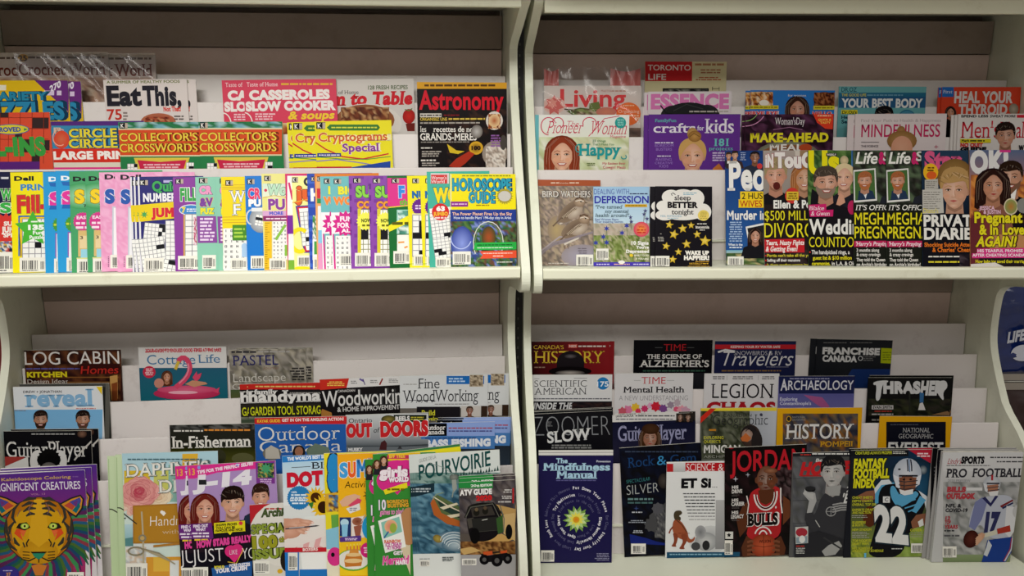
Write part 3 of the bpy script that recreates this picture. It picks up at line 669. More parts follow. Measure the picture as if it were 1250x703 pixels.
K(62, 124, 104, 152); T('FILL', 88, 178, 178, 240, '3aa04a', b=.05, o='eef0ec', ob=.04); E(145, 292, 64, 30, 'f0f2f6'); E(145, 292, 60, 26, '3f86c8'); T('7', 96, 278, 118, 304, 'f0d23a', b=.06); L(122, 282, 190, 304, 2, 'e8f0f8'); R(105, 318, 114, 540, 'e0a83a'); XW(114, 315, 300, 545, 5, 7, 22, 0, .1); N(160, 330, 178, 480, 2, 8, ['d89ab8', 'b83a5a', 'e8d8e0'], 3); BC(76, 538, 190, 612)
def teal(x):
    K(x+20, 122, x+66, 150); T('CR', x+22, 168, x+92, 206, 'e89ac4', b=.08, o='6a3a6a', ob=.03); T('&V', x+24, 232, x+96, 272, '7a3f9c', b=.07, o='f0b84a', ob=.03); T('PUZ', x+28, 286, x+102, 314, 'e8e03a', b=.07, o='3a6a5a', ob=.03); P('8a4a9c', x+8, 326, x+110, 326, x+118, 470, x+15, 470); L(x+26, 332, x+105, 462, 7, 'e8d4ee'); BC(x+38, 535, x+110, 610)
pz(A5, 14, 279, 117, '8cc8b0', 'pale teal crossword booklet, right one of the two')
teal(279); C(168, 115, 13, 'pale teal crossword booklet, left one of the two')
pz(A5, 15, 306, 114, 'f0d81e', 'yellow letter-grid booklet beside the bright blue booklet')
P('d89a2a', 308, 160, 420, 160, 500, 163, 308, 163); XW(318, 390, 560, 640, 8, 9, 31, 0, 0, 1); P('f0d81e', 306, 114, 660, 110, 660, 320, 470, 350, 320, 392); K(330, 132, 370, 162)
for y in (158, 170, 180, 330, 345, 360): Q(2.5, 'c8902a', 312, y, 480, y-2)
T('W', 352, 190, 440, 248, 'f4f4f0', b=.01, s=1, o='4a5a8a', ob=.03); T('F', 368, 262, 412, 318, 'f4f4f0', b=.01, s=1, o='4a5a8a', ob=.03); R(368, 372, 560, 456, '4a8a2a'); L(376, 385, 445, 445, 3, 'a8d04a'); E(432, 490, 16, 20, 'a8c8e8'); R(418, 490, 450, 545, 'a8c8e8'); BC(358, 552, 445, 610)
pz(A5, 16, 434, 109, '1f78d0', 'bright blue crossword booklet with a silver trophy cup')
K(446, 124, 486, 154); T('CR', 452, 178, 520, 230, 'e23a6a', b=.05, o='f4e0e8', ob=.03); T('PU', 454, 238, 522, 270, 'f4f4f6', b=.08, o='1a3a7a', ob=.03); E(520, 345, 62, 70, 'd8dade', '8a9098'); R(470, 280, 570, 300, 'e6e8ea'); ARC(470, 330, 26, 38, 90, 270, 8, 'd0d4d8'); XW(490, 320, 560, 380, 4, 4, 6, 10, .4); BC(466, 538, 560, 606)
pz(A5, 17, 523, 97, 'e6e08a', 'pale yellow word puzzle booklet with a ruler down its edge')
K(538, 108, 575, 136); G(530, 150, 660, 225, 'cfe4d4', 'e8ecd0'); T('Wo', 552, 158, 655, 210, 'b8dcc0', b=.06, o='3a5a4a', ob=.03, i=.1); E(546, 186, 8, 8, 'd23a5a'); Q(4, 'd8b02a', 530, 225, 590, 215, 700, 228); T('PU', 560, 236, 650, 288, '8a3f9c', b=.05, o='f0ecd0', ob=.03); R(530, 296, 700, 325, 'd8a8d0'); T('MORE', 566, 302, 640, 318, '4a5ac8', b=.05); R(532, 324, 700, 352, '8a2a6a'); L(548, 332, 660, 345, 1, 'f0d8e8'); R(540, 355, 578, 640, 'f0c02a')
for i in range(22): Q(2.5, '8a6a1a', 542, 362+i*12, 542+(26 if i % 4 == 0 else 14), 362+i*12)
XW(582, 352, 740, 560, 8, 10, 41, 0, 0, 1); Q(16, '8ac04a', 600, 452, 652, 372, taper=.1); Q(16, '8ac04a', 655, 480, 655, 540, taper=.1); BC(566, 552, 655, 612); R(545, 612, 740, 640, 'e86a2a')
pz(A5, 18, 650, 97, 'd2286a', 'magenta bordered booklet mostly hidden, left of the large orange letter')
R(662, 108, 1000, 320, 'f2eef0'); T('W', 668, 150, 730, 230, 'd2286a', b=.05); R(662, 322, 1000, 420, '7a2a9c'); R(668, 420, 1000, 560, 'f0ecf0'); R(668, 560, 1000, 640, '7ab03a')
pz(A5, 19, 686, 111, 'f0ee9a', 'pale yellow jumbo booklet with a tall orange letter')
K(688, 116, 720, 144); T('C', 750, 120, 790, 160, '2a2a2e', b=.06); T('ju', 702, 166, 800, 236, 'e2622a', b=.07, o='6a2a10', ob=.03); Q(5, 'e8a82a', 690, 252, 800, 230); P('3a3a9c', 706, 270, 860, 262, 900, 520, 752, 522); P('d2283a', 714, 276, 860, 268, 900, 512, 758, 516); P('f4f2ee', 724, 284, 860, 276, 900, 505, 765, 508); XW(735, 300, 860, 480, 6, 8, 44, -5); ARC(730, 455, 48, 60, 60, 310, 22, 'f0dc1e'); BC(716, 536, 800, 594); E(740, 620, 60, 26, 'f0dc1e')
pz(A5, 20, 768, 96, '2a4ab0', 'royal blue booklet sliver with a white letter, left of the orange sliver')
for i in range(9): R(770, 130+i*64, 812, 150+i*64, '3f66c8')
K(790, 112, 815, 138); T('H', 788, 180, 840, 240, 'f0f2f6', b=.06); R(798, 320, 1000, 560, 'f2f0f4'); N(798, 320, 830, 450, 3, 5, ['4a9a4a', 'f0f0f0', '2a6a3a'], 5); R(806, 460, 1000, 530, '4aa04a'); BC(800, 545, 890, 610)
pz(A5, 21, 808, 97, 'd87a2a', 'orange topped booklet standing up behind the teal pair', w=345)
R(815, 112, 1200, 640, 'e8a86a'); K(822, 112, 842, 138); T('F', 822, 180, 862, 225, 'd2283a', b=.06); R(822, 230, 1000, 256, '3a8a4a'); R(826, 270, 1000, 400, 'f0ecec'); R(828, 400, 1000, 470, '8ac8e8'); R(828, 470, 1000, 640, 'e89ac4')
def bigw(x):
    K(x+20, 124, x+60, 152); T('BIG', x+44, 168, x+140, 206, 'e8e23a', b=.06, o='4a7a6a', ob=.02); T('WOR', x+18, 224, x+160, 262, 'f0883a', b=.06, o='e8c8a0', ob=.02); R(x, 305, x+400, 420, 'f2eef2'); ST(x+84, 366, 74, 'd2288a', 14, .74); T('FUN', x+54, 328, x+120, 352, 'f8e8f2', b=.05); T('FOR', x+40, 362, x+104, 386, 'f8e8f2', b=.05); T('ALL', x+60, 394, x+128, 412, 'f8e8f2', b=.05); XW(x+30, 430, x+330, 640, 12, 8, 52, 0, 0, 1); P('d2288a', x+6, 420, x+22, 420, x+34, 640, x+24, 640); P('f2eef2', x, 305, x+10, 305, x+24, 640, x+14, 640); BC(x+50, 528, x+140, 590)
pz(A5, 24, 891, 113, '6fb8bc', 'teal and orange word booklet with a pink burst, front one of the pair', w=352)
bigw(891); C(838, 112, 23, 'teal and orange word booklet, rear one of the pair showing a sliver')
def supc(x):
    for i in range(8): R(x, 150+i*62, x+16, 180+i*62, '6a2f8a'); R(x+30, 110+i*62, x+80, 128+i*62, '7a3a98')
    K(x+24, 122, x+64, 148); T('SU', x+38, 168, x+120, 222, '8ad04a', b=.06, o='2a4a1a', ob=.03); T('CO', x+44, 248, x+120, 282, 'e89a3a', b=.07, o='5a2a10', ob=.03); XW(x+52, 290, x+260, 530, 8, 9, 61, 0, .25, 0, '8a8a5a'); R(x+48, 285, x+66, 530, 'd8c83a'); ST(x+92, 352, 52, 'f0ec5a', 18, .8); T('NOW', x+68, 340, x+120, 358, '4a5a1a', b=.05); L(x+72, 365, x+120, 385, 1, '6a6a1a'); BC(x+34, 522, x+130, 594)
pz(A6, 26, 217, 110, '8a4aa8', 'violet crossword booklet with green letters, right one of the two')
supc(217); C(112, 109, 25, 'violet crossword booklet with green letters, left one of the two')
pz(A6, 27, 318, 108, '1f6a34', 'dark green and pink find-the-word booklet with a yellow sash')
R(320, 120, 700, 272, 'd8388a'); K(342, 122, 382, 148); T('F', 380, 166, 414, 222, '3a8ae0', b=.07, o='f0e6f0', ob=.03); T('the', 382, 236, 450, 264, '6ab83a', b=.05, i=.2); Q(5, 'e8d83a', 325, 278, 430, 268, 520, 262); R(370, 290, 700, 420, '9ad0c0'); N(376, 296, 480, 420, 4, 4, ['c8e8e0', '5a9a8a', 'e8f0ea', '3a7a6a'], 5); P('f0e42a', 322, 378, 480, 296, 480, 340, 330, 408); L(345, 350, 440, 378, 1, '5a5a10'); R(372, 425, 700, 540, 'f2efe8'); Q(9, 'e89a4a', 378, 466, 410, 464); Q(9, 'e89a4a', 410, 495, 428, 488); BC(352, 512, 440, 580)
def nums(x):
    K(x+28, 122, x+64, 148); T('NUM', x+28, 192, x+130, 226, '1f6ab0', b=.05, o='123a5a', ob=.02); ST(x+72, 276, 48, '6a2a8a', 22, .88); L(x+44, 262, x+100, 290, 2, 'e8d0f0'); R(x+28, 310, x+300, 590, 'e8e0a0'); XW(x+30, 318, x+240, 540, 6, 7, 71, 0, .3); Q(3, '8ab02a', x, 580, x+330, 578); BC(x+36, 530, x+130, 590)
pz(A6, 29, 495, 108, 'efe32a', 'bright yellow number booklet, right one of the two')
nums(495); C(425, 108, 28, 'bright yellow number booklet, left one of the two')
pz(A6, 30, 531, 86, '4ab09c', 'tall sea green booklet with red round badge, left of the horoscope guide', w=336, yaw=.05)
R(552, 94, 650, 150, 'd8d0d0'); R(554, 102, 640, 150, 'cf3a3a'); T("Woman's", 556, 110, 636, 128, 'f4ecec', b=.0); T('World', 556, 130, 626, 148, 'f4ecec', b=.0); T('WO', 568, 178, 700, 248, 'f0d82a', b=.06, o='2a6a5a', ob=.03); P('f4f4f0', 545, 285, 700, 270, 720, 640, 590, 640); XW(556, 300, 720, 470, 8, 9, 81, -8); XW(572, 440, 740, 580, 8, 8, 82, -8); E(604, 302, 46, 46, 'd22a30'); T('63', 582, 274, 628, 296, 'f6f0ee', b=.07); T('JUMBO', 566, 304, 644, 322, 'f0b83a', b=.06); L(574, 326, 634, 342, 1, 'f0d0d0'); BC(578, 548, 655, 596)
pz(A6, 33, 655, 97, 'f0e01e', 'yellow horoscope guide at the right end of the fan', w=352, dy=2, yaw=.03)
L(720, 102, 980, 114, 1, '8a8a2a'); R(655, 100, 664, 290, 'e8e49a'); T('HOROSCOPE', 668, 126, 982, 184, '2f9ab4', b=.05, o='1a4a6a', ob=.03); T('GUIDE', 755, 198, 896, 252, '2f9ab4', b=.05, o='1a4a6a', ob=.03); ST(948, 218, 46, 'a89a3a', 20, .8); E(948, 218, 34, 28, 'c8c4bc'); R(660, 246, 752, 274, '8a2f8a'); L(666, 254, 745, 266, 1, 'e2b8e2'); L(795, 262, 865, 272, 1, '9c7a1a'); R(655, 290, 1020, 352, '2a3f8f'); T('The Power Planet Fires Up the Sky', 668, 304, 988, 320, 'e8b8a0', b=.03); T("How to handle Mars' 194-day stay in Aries", 676, 326, 984, 340, 'e0e4f0', b=.01)
N(655, 352, 1012, 605, 12, 9, ['3a4a8a', '5a7a3a', '2a5a3a', '6a4a3a', '7a8ac8', '3a3a2a', '4a6a4a'], 91); E(720, 470, 60, 90, '8a9ae0', '3a4a9c'); ARC(715, 440, 55, 60, 20, 190, 5, 'b8c4f0'); ARC(860, 470, 80, 115, 150, 390, 5, 'd0d4c8'); ARC(860, 470, 70, 104, 150, 390, 4, '6a8a4a'); E(862, 440, 38, 60, 'a8502a', '4a4a2a'); ARC(850, 590, 60, 50, 180, 360, 5, '6a8a5a'); P('2fae4a', 788, 468, 1020, 466, 1020, 506, 782, 508); L(800, 476, 990, 486, 1, '1a5a2a'); L(800, 492, 990, 500, 1, 'd8f0d8'); P('e8563a', 812, 514, 1020, 512, 1020, 552, 816, 554, 830, 534); L(832, 522, 990, 530, 1, 'f4d0c4'); L(885, 536, 940, 546, 1, 'f4d0c4'); L(905, 570, 990, 578, 1, 'e0e0d8'); BC(670, 514, 766, 584)
# ================================================================== RIGHT RACK, UPPER LEVEL
B1 = (640, 60, 4.392); B2 = (880, 60, 5.02); B3 = (1040, 60, 5.02); B4 = (640, 190, 4.392); B5 = (870, 170, 4.137); B6 = (1040, 170, 4.133); B7 = (650, 210, 5.435)
M(B1, 'RU1', 0, 648, 66, 438, 2, 'd9cfa4', 'cream city magazine with a red title block, topmost on the right rack')
R(648, 60, 900, 170, 'c5282c'); T('TORONTO', 662, 84, 892, 112, 'ece0dc', b=.015); T('LIFE', 664, 132, 760, 162, 'ece0dc', b=.015)
L(915, 72, 1070, 92, 1, 'b07a5a'); L(930, 104, 1068, 132, 2, 'b07a5a', al='c'); L(915, 146, 1060, 168, 2, 'b05a3a', al='c'); R(742, 208, 990, 300, '1c1c1e'); N(748, 214, 984, 300, 6, 3, ['3a3a3a', '141414', '6a6a64', '8a8a80'], 3); Q(3, '2a2a2a', 1010, 200, 1010, 220); Q(3, '2a2a2a', 1010, 210, 1048, 210); Q(2, '2a2a2a', 1046, 200, 1046, 222)
M(B1, 'RU2', 0, 106, 196, 522, 0, 'd9cfc8', 'home living magazine in a clear plastic bag with red bands')
T('Living', 192, 216, 545, 306, 'd83a3e', b=.02); T('MARTHA', 412, 218, 470, 230, 'b86a5a', b=.0); L(470, 218, 545, 230, 1, 'b88a7a'); E(160, 300, 60, 45, 'd88a80', 'e0c0b4'); ST(160, 300, 55, 'cf6a64', 7, .6); ST(150, 290, 30, 'e09a8c', 6, .6)
P('5a6a34', 225, 330, 300, 312, 350, 318, 330, 352, 260, 352); P('6a7a3a', 345, 352, 350, 290, 400, 280, 420, 352); Q(7, '4a3a24', 215, 320, 300, 330, 440, 318); N(260, 320, 440, 360, 5, 2, ['4a5a2a', '8a9a5a', 'c8b49a', '6a4a3a'], 5); E(440, 335, 55, 25, 'd88a6a', 'c87a6a'); E(560, 346, 66, 62, 'e8702a'); L(530, 296, 590, 306, 1, 'f0c8a0'); T('Organizing', 505, 324, 618, 340, 'f0d8c0', b=.0); L(560, 348, 615, 362, 1, 'f0c8a0'); T('99', 594, 364, 622, 380, 'f0d8c0', b=.03); R(106, 420, 630, 700, '5a4438'); N(106, 420, 630, 700, 6, 5, ['4a3830', '6a5248', '8a7060'], 7)
living = cur
M(B1, 'RU2', 0, 664, 228, 448, -2, 'dcd2d6', 'white magazine with a pink title above the purple crafts cover')
T('ESSENCE', 678, 246, 1098, 316, 'd87ab4', b=.06); E(885, 400, 165, 112, '242426', '34343a'); E(800, 360, 70, 60, '2a2a2c'); E(980, 360, 70, 64, '2c2c2e'); E(885, 350, 130, 66, '262628'); Q(7, '1e1e20', 730, 300, 760, 340, 800, 350); Q(5, '3a3a3a', 800, 330, 870, 295, 960, 320); L(885, 326, 1100, 340, 1, 'b8b0a8')
C(643, 232, -1, 'spare white magazine with a pink title, only its left edge showing')
M(B1, 'RU3', 1, 668, 350, 492, -2, '5f3288', 'purple kids crafts magazine with a girl wearing a hair bun')
T('FamilyFun', 700, 374, 816, 390, '5aa8a8', b=.02, s=1); T('crafts', 692, 398, 918, 446, 'e2dce8', b=.01, s=1); T('for', 926, 410, 964, 434, 'e2dce8', b=.01, s=1); T('kids', 968, 374, 1124, 448, 'e2dce8', b=.01, s=1)
WHO(902, 574, 170, 'd8a080', 'c39a5c', 'bun', '8a4a8a', sh=.9); E(914, 466, 36, 30, 'b98c4e', '8a6030'); Q(4, '6a4a24', 885, 470, 910, 450, 940, 468); T('181', 1018, 480, 1098, 516, '6ab8b4', b=.03, s=1); T('projects', 990, 522, 1120, 540, '6ab8b4', b=.0, s=1); L(1010, 548, 1110, 600, 4, 'c8b8d8'); L(700, 494, 800, 506, 1, 'd8cce4'); T('BOREDOM', 700, 508, 800, 522, '9a78c4', b=.0); T('BUSTERS', 706, 528, 792, 542, '9a78c4', b=.0); L(712, 566, 785, 576, 1, 'd8cce4'); T('RAISING', 706, 582, 790, 596, '9a78c4', b=.0); T('CREATIVE', 700, 602, 796, 614, '9a78c4', b=.0); T('KIDS', 724, 618, 772, 632, '9a78c4', b=.0); P('c8783a', 1010, 640, 1045, 610, 1075, 650, 1040, 668)
C(641, 354, 0, 'spare purple kids crafts magazine peeking out on the left')
M(B1, 'RU3', 0, 58, 352, 505, 0, 'dfe6da', 'pale women magazine with red script title and a red-haired woman')
R(58, 345, 78, 800, '6ab4bc'); G(78, 345, 570, 800, 'e6e6e2', 'd8dcb0'); N(78, 470, 570, 700, 6, 4, ['dfe2c4', 'cfd8b0', 'e4e4d4', 'c8c8a0', 'b8c090'], 3); T('The', 222, 384, 288, 416, 'c82a50', b=-.01, i=.3); T('Pioneer', 118, 384, 308, 450, 'c82a50', b=-.012, i=.25, s=1); T('Woman', 345, 384, 546, 456, 'c82a50', b=-.012, i=.25, s=1); ARC(130, 412, 40, 46, 90, 330, 5, 'c82a50'); ARC(180, 396, 30, 30, 200, 420, 5, 'c82a50'); ARC(350, 396, 36, 30, 160, 380, 5, 'c82a50'); Q(4, 'c82a50', 345, 466, 380, 430, 430, 372, 510, 358); T('Magazine', 460, 460, 545, 474, 'c83a5a', b=.0, s=1)
E(516, 394, 30, 30, '2a9a94'); L(496, 372, 538, 412, 5, 'a8dcd4', al='c', fill=.4); WHO(202, 568, 165, 'e0a888', '8c3a22', 'long', '4a8a9a'); T('25 things', 366, 484, 438, 496, '3a7a4a', b=.0); T("That'll Make You", 366, 502, 482, 514, '4a8a5a', b=.0); T('Happy', 290, 508, 522, 566, '2a9a9c', b=.03, s=1); ARC(290, 530, 14, 20, 40, 300, 5, '2a9a9c'); ARC(536, 576, 14, 10, -60, 200, 5, '2a9a9c'); L(335, 606, 382, 624, 2, '6a7a4a', al='c'); T('My Easiest Ever', 420, 604, 545, 616, 'c83a5a', b=.0, s=1); T('Cowgirl Meals', 424, 624, 546, 638, 'c83a5a', b=.0, s=1)
def forw():
    R(150, 252, 176, 262, '5a8ac8'); WHO(468, 370, 130, 'c88a70', '3a241c', 'long', '1f5aa0'); T('for women', 408, 276, 522, 290, 'd8dce4', b=.0, s=1); E(240, 305, 78, 46, '8a4a24'); N(160, 262, 318, 345, 7, 4, ['a85a28', 'd8a868', '6a3018', 'e2c8a8', 'c87a38'], 5); E(264, 328, 30, 18, 'e8e0d4'); R(150, 344, 352, 366, 'd8cc3a'); L(180, 348, 345, 362, 1, '8a7a1a'); T('SERVE RYE', 150, 380, 348, 400, 'd84a4a', b=.05, o='e8d8d8', ob=.03); E(632, 306, 66, 44, '5a2c18'); N(570, 266, 696, 350, 6, 4, ['5a2a18', '8a4a28', '3a1a10', 'a86a40'], 6); R(566, 346, 700, 370, 'd8cc3a'); L(575, 351, 690, 365, 1, '8a7a1a'); T('HELLO', 560, 382, 676, 402, 'd84a4a', b=.05, o='e8d8d8', ob=.03)
M(B2, 'RU2', 2, 182, 251, 518, 2, '2f78c8', 'blue women magazine with baked treats in both top corners')
forw(); C(152, 254, 1, 'spare blue women magazine, a thin strip showing on the left')
M(B2, 'RU3', 1, 148, 400, 545, -3, '3a2030', 'dark plum cooking magazine with yellow capitals above the gossip weeklies')
N(148, 400, 692, 640, 9, 5, ['2a1822', '4a2a40', '3a2030', '5a3450', '241620'], 8); ARC(150, 350, 130, 120, 30, 90, 5, 'c88ab0'); ARC(150, 340, 90, 100, 20, 90, 4, '8ab06a'); T("Woman'sDay", 330, 420, 516, 462, 'dcd4d8', b=.0, s=1); P('d8402a', 562, 392, 690, 392, 686, 490, 640, 486, 590, 450); L(592, 402, 676, 414, 1, 'f0c8a0'); T('QUICK &', 596, 426, 676, 438, 'f0c85a', b=.02); T('TASTY', 608, 444, 672, 456, 'f0c85a', b=.02); Q(4, '9a6a8a', 320, 492, 420, 478, 500, 492); E(410, 650, 200, 90, 'b8b49c', '6a6a5a'); E(410, 660, 180, 78, '3a2a20', '8a5a3a'); T('MAKE-AHEAD', 180, 516, 660, 566, 'e0d42e', b=.05); T('MEALS', 300, 582, 540, 620, 'e4e0da', b=.03); E(520, 602, 40, 24, 'b04a2a')
C(128, 403, 0, 'spare dark plum cooking magazine, only its left edge showing')
M(B2, 'RU2', 0, 724, 228, 536, 2, '6aa8ac', 'teal health magazine with a navy title band')
T('DR.OZ', 738, 234, 832, 260, '2a5a6a', b=.02); R(722, 266, 1290, 358, '2a5a84'); R(722, 266, 1290, 290, '2a6a8a'); T('THE GOOD LIFE', 740, 272, 890, 288, 'd8cc3a', b=.01); L(896, 274, 1120, 288, 1, '6a9ab4'); T('YOUR BEST BODY', 738, 304, 1236, 354, 'dfe2e2', b=.045); R(738, 370, 838, 396, 'd8cc2a'); T("Dr.Oz's", 742, 376, 832, 394, '2a3a2a', b=.03); R(738, 404, 806, 450, '6aa8ac'); T('Heal', 738, 406, 796, 424, '1f3a4a', b=.04); T('Sec', 738, 432, 790, 452, '1f3a4a', b=.04); WHO(1000, 428, 140, 'a8705a', '1a1416', 'short', '2a3a6a'); E(1140, 414, 52, 44, '2a6a8a'); E(1140, 414, 46, 38, '4a8aa4')
M(B3, 'RU3', 1, 22, 397, 560, -2, 'd8cccc', 'pale mindfulness magazine with a magenta title and blonde head')
T('Find Your Path to Health & Happiness', 56, 428, 545, 446, 'a89a9c', b=.0); T('MINDFULNESS', 56, 462, 540, 536, 'b8285a', b=.01); WHO(302, 606, 150, 'd8a088', 'a87c4a', 'bun', 'b8a89c'); E(306, 560, 92, 62, 'b08a58', '8a6438'); E(306, 604, 66, 74, 'd8a488', 'cf967a'); Q(4, '6a6468', 55, 568, 165, 568); T('THE SCIENCE', 55, 586, 160, 598, '6a6266', b=.02); Q(3, 'b8285a', 505, 596, 530, 596); Q(3, 'b8285a', 517, 585, 517, 608)
C(-24, 402, 0, 'spare mindfulness magazine behind, its left edge a pink strip', w=560)
M(B3, 'RU2', 1, 552, 232, 485, 0, 'd2452c', 'orange health magazine about the thyroid at the far right')
R(552, 228, 624, 292, '2a6ab8'); T('First', 558, 250, 616, 270, 'd8dce8', b=.0, s=1); T('HEAL YOUR', 626, 262, 985, 326, 'dcd6d2', b=.045); T('THYROID', 652, 340, 952, 398, 'dcd6d2', b=.045); E(992, 366, 30, 34, 'b8ae9c', '8a8070'); WHO(604, 386, 60, 'c88a6a', '2a1a18', 'bob', '1a1a1e'); P('1a1a1e', 572, 440, 640, 432, 645, 600, 570, 600); E(650, 480, 14, 80, '8a9aa8')
C(530, 235, 0, 'spare orange health magazine, only its left edge showing')
M(B3, 'RU3', 2, 652, 398, 452, -3, 'd8d2ce', 'white mens fitness magazine with a frowning dark-haired man')
T('SPEND LESS', 668, 404, 835, 418, '1e1c20', b=.05); T('SWEAT MORE', 846, 404, 1002, 418, '1e1c20', b=.04); R(1010, 402, 1060, 420, 'c8283a'); T("Men's", 665, 444, 900, 542, 'c02434', b=.0, s=1); T('Health', 905, 444, 1125, 542, 'c02434', b=.0, s=1); WHO(940, 532, 148, 'c08a70', '2a1d1a', 'short', '5a5a62', smile=0); R(662, 548, 850, 572, 'd8cc2a'); T('Mark', 668, 552, 720, 566, '1e1c20', b=.04, s=1); L(722, 552, 812, 568, 1, '3a3820'); T('NO QUIT', 662, 574, 800, 596, 'c83a34', b=.06); T('GUIDE', 660, 600, 822, 622, '1e1c20', b=.08); T('W', 1020, 590, 1054, 620, '1e1c20', b=.08)
C(632, 402, 1, 'spare mens fitness magazine, a yellow and grey strip showing on the left'); C(610, 404, 0, 'second spare mens fitness magazine, a grey strip furthest left')
# ---- shelf: three quiet magazines, then the gossip weeklies
M(B7, 'RUF', 1, 36, 92, 372, 2, '8a7b70', 'bird watching magazine with two brown sparrows on its cover')
N(36, 92, 410, 650, 12, 16, ['9a8878', '7d7064', 'a8977f', '8a7a72', 'b09c8c', '6f655e'], 12); E(330, 560, 140, 80, 'a09cb0', '948a8e'); E(160, 380, 60, 90, 'b09a6c', '96836e')
Q(16, '8d8288', 55, 540, 140, 480, 230, 460, 320, 430); Q(10, 'a89ca0', 60, 520, 180, 430, 300, 440); E(235, 285, 92, 44, '6d5a4c', '8f8076', rot=-38); E(300, 210, 42, 36, 'b8a898', '8d7d70'); Q(10, 'c8bcb0', 330, 200, 300, 250, 260, 300, 180, 345); Q(6, 'd8ccc0', 190, 340, 235, 290, 275, 260); Q(6, '53463e', 275, 190, 300, 184, 330, 190); E(290, 385, 88, 50, '7a6658', '958678', rot=-28); E(322, 300, 40, 36, 'b8a494', '8a786a'); Q(12, 'd0c6ba', 350, 310, 342, 380, 300, 440, 210, 480); Q(5, 'd8ccc0', 225, 420, 270, 395, 320, 385); Q(4, '5a4a40', 235, 410, 275, 402, 330, 405); Q(6, '4c3e36', 290, 292, 320, 284, 352, 294); P('b09a84', 352, 300, 372, 306, 352, 312); Q(4, '6a4a34', 210, 490, 216, 510); Q(4, '6a4a34', 230, 490, 238, 508); 
for bx, by, br in ((255, 260, -40), (285, 372, -30)):
    E(bx, by, 105, 50, '5f4c3e', '86725f', rot=br); E(bx+28, by+8, 60, 34, 'c4b6a6', '9a8878', rot=br)
    for i_ in range(5): Q(5, '4a3a2e' if i_ % 2 else 'b8a690', bx-70+i_*9, by+52-i_*3, bx-20+i_*8, by+8-i_*2, bx+24+i_*5, by-22+i_*2)
    Q(18, '6d5a4a', bx-60, by+40, bx-120, by+100, taper=.5); E(bx+58, by-62, 38, 34, 'b49c84', '86705c'); Q(7, '4a3428', bx+28, by-78, bx+56, by-90, bx+84, by-78); Q(5, 'e0d6c8', bx+30, by-66, bx+60, by-74, bx+86, by-64); E(bx+66, by-64, 5, 5, '14110f'); P('6a5a4a', bx+92, by-64, bx+114, by-56, bx+92, by-52)
Q(14, '8d8288', 40, 560, 140, 470, 260, 440, 400, 400); T('BIRD', 62, 126, 172, 166, 'dcd6ce', b=.01, s=1, o='3a332e', ob=.03); T('WATCHERS', 186, 126, 384, 166, 'dcd6ce', b=.01, s=1, o='3a332e', ob=.03); L(105, 600, 240, 612, 1, 'c8c0b8'); L(290, 500, 360, 545, 3, '6a6068', al='r', fill=.3); BC(290, 548, 402, 628)
M(B7, 'RUF', 0, 36, 50, 415, 4, 'a5502c', 'brown topped bird magazine standing taller behind the sparrow cover')
L(122, 64, 172, 80, 1, 'd8b8a0'); T('Remember', 172, 66, 240, 78, 'd8b8a0', b=.0); L(245, 64, 315, 80, 1, 'd8b8a0'); R(36, 92, 460, 700, '8a7b70')
M(B7, 'RUF', 2, 404, 97, 372, 0, 'a8cbe2', 'pale blue depression magazine with a wildflower meadow')
G(404, 97, 780, 350, '9fc4e2', 'c4dcea'); N(404, 345, 780, 600, 14, 8, ['6a7a3a', '8a9a5a', 'a8a880', '55662e', 'b8b090', '7a8a4a', '98a06a'], 9); N(404, 340, 780, 420, 10, 2, ['b8a898', 'a09a84', 'c0b4a4'], 2)
for x, y in ((492, 375), (594, 404), (625, 356), (420, 470), (492, 468), (470, 430), (710, 352)): ST(x, y, 22, '3a44a0', 6, .4); Q(3, '4a6a2a', x, y+12, x+4, y+70)
for x, y in ((650, 300), (740, 280), (760, 310), (748, 258), (656, 330)): ST(x, y, 16, '4a4a7a', 5, .4); Q(3, '6a6a5a', x, y+8, x-4, y+60)
T('DEALING WITH', 408, 112, 640, 148, '3a3aa0', b=-.012); L(645, 138, 768, 150, 1, '2a2a5a'); T('DEPRESSION', 412, 160, 770, 206, '3232a4', b=.01, o='3232a4', ob=.01); R(612, 214, 760, 232, 'e0b02a'); L(620, 218, 752, 228, 1, '5a4a1a'); T('"I\'ve turned', 414, 220, 594, 242, '24424a', b=.0, i=.15, s=1); T('my mental', 480, 250, 636, 270, '24424a', b=.0, i=.15, s=1); T('health around"', 416, 276, 640, 298, '24424a', b=.0, i=.15, s=1); T('Real Women Share', 414, 308, 570, 320, '3a3a8a', b=.0, s=1); T('Their Inspiring Stories', 414, 324, 600, 336, '3a3a8a', b=.0, s=1)
E(722, 380, 52, 50, 'f0a03a', 'd8406a'); T('Win', 702, 358, 740, 370, 'c83a2a', b=.03); L(692, 376, 752, 410, 2, 'c83a2a', al='c'); T('10 Signs', 656, 460, 770, 482, 'f2f0ea', b=.05); T("You're", 686, 490, 772, 508, 'f2f0ea', b=.05); T('Depressed', 620, 516, 772, 536, 'f2f0ea', b=.05); E(655, 553, 12, 10, 'e8c83a'); T('WHAT TO DO', 672, 548, 770, 560, 'f0eedc', b=.03); T('IF YOU ARE', 684, 570, 770, 582, 'f0eedc', b=.03); BC(422, 508, 504, 584); R(404, 598, 780, 660, '4a3ab0'); L(425, 606, 510, 618, 1, 'd8d2f0'); L(425, 624, 515, 638, 1, 'e8c86a'); L(540, 606, 645, 618, 1, 'e8b8a0'); L(540, 624, 650, 638, 1, 'd8d2f0'); L(668, 606, 770, 618, 1, 'd8d2f0'); L(690, 624, 745, 638, 1, 'e0705a'); E(590, 598, 22, 12, 'f0eee8')
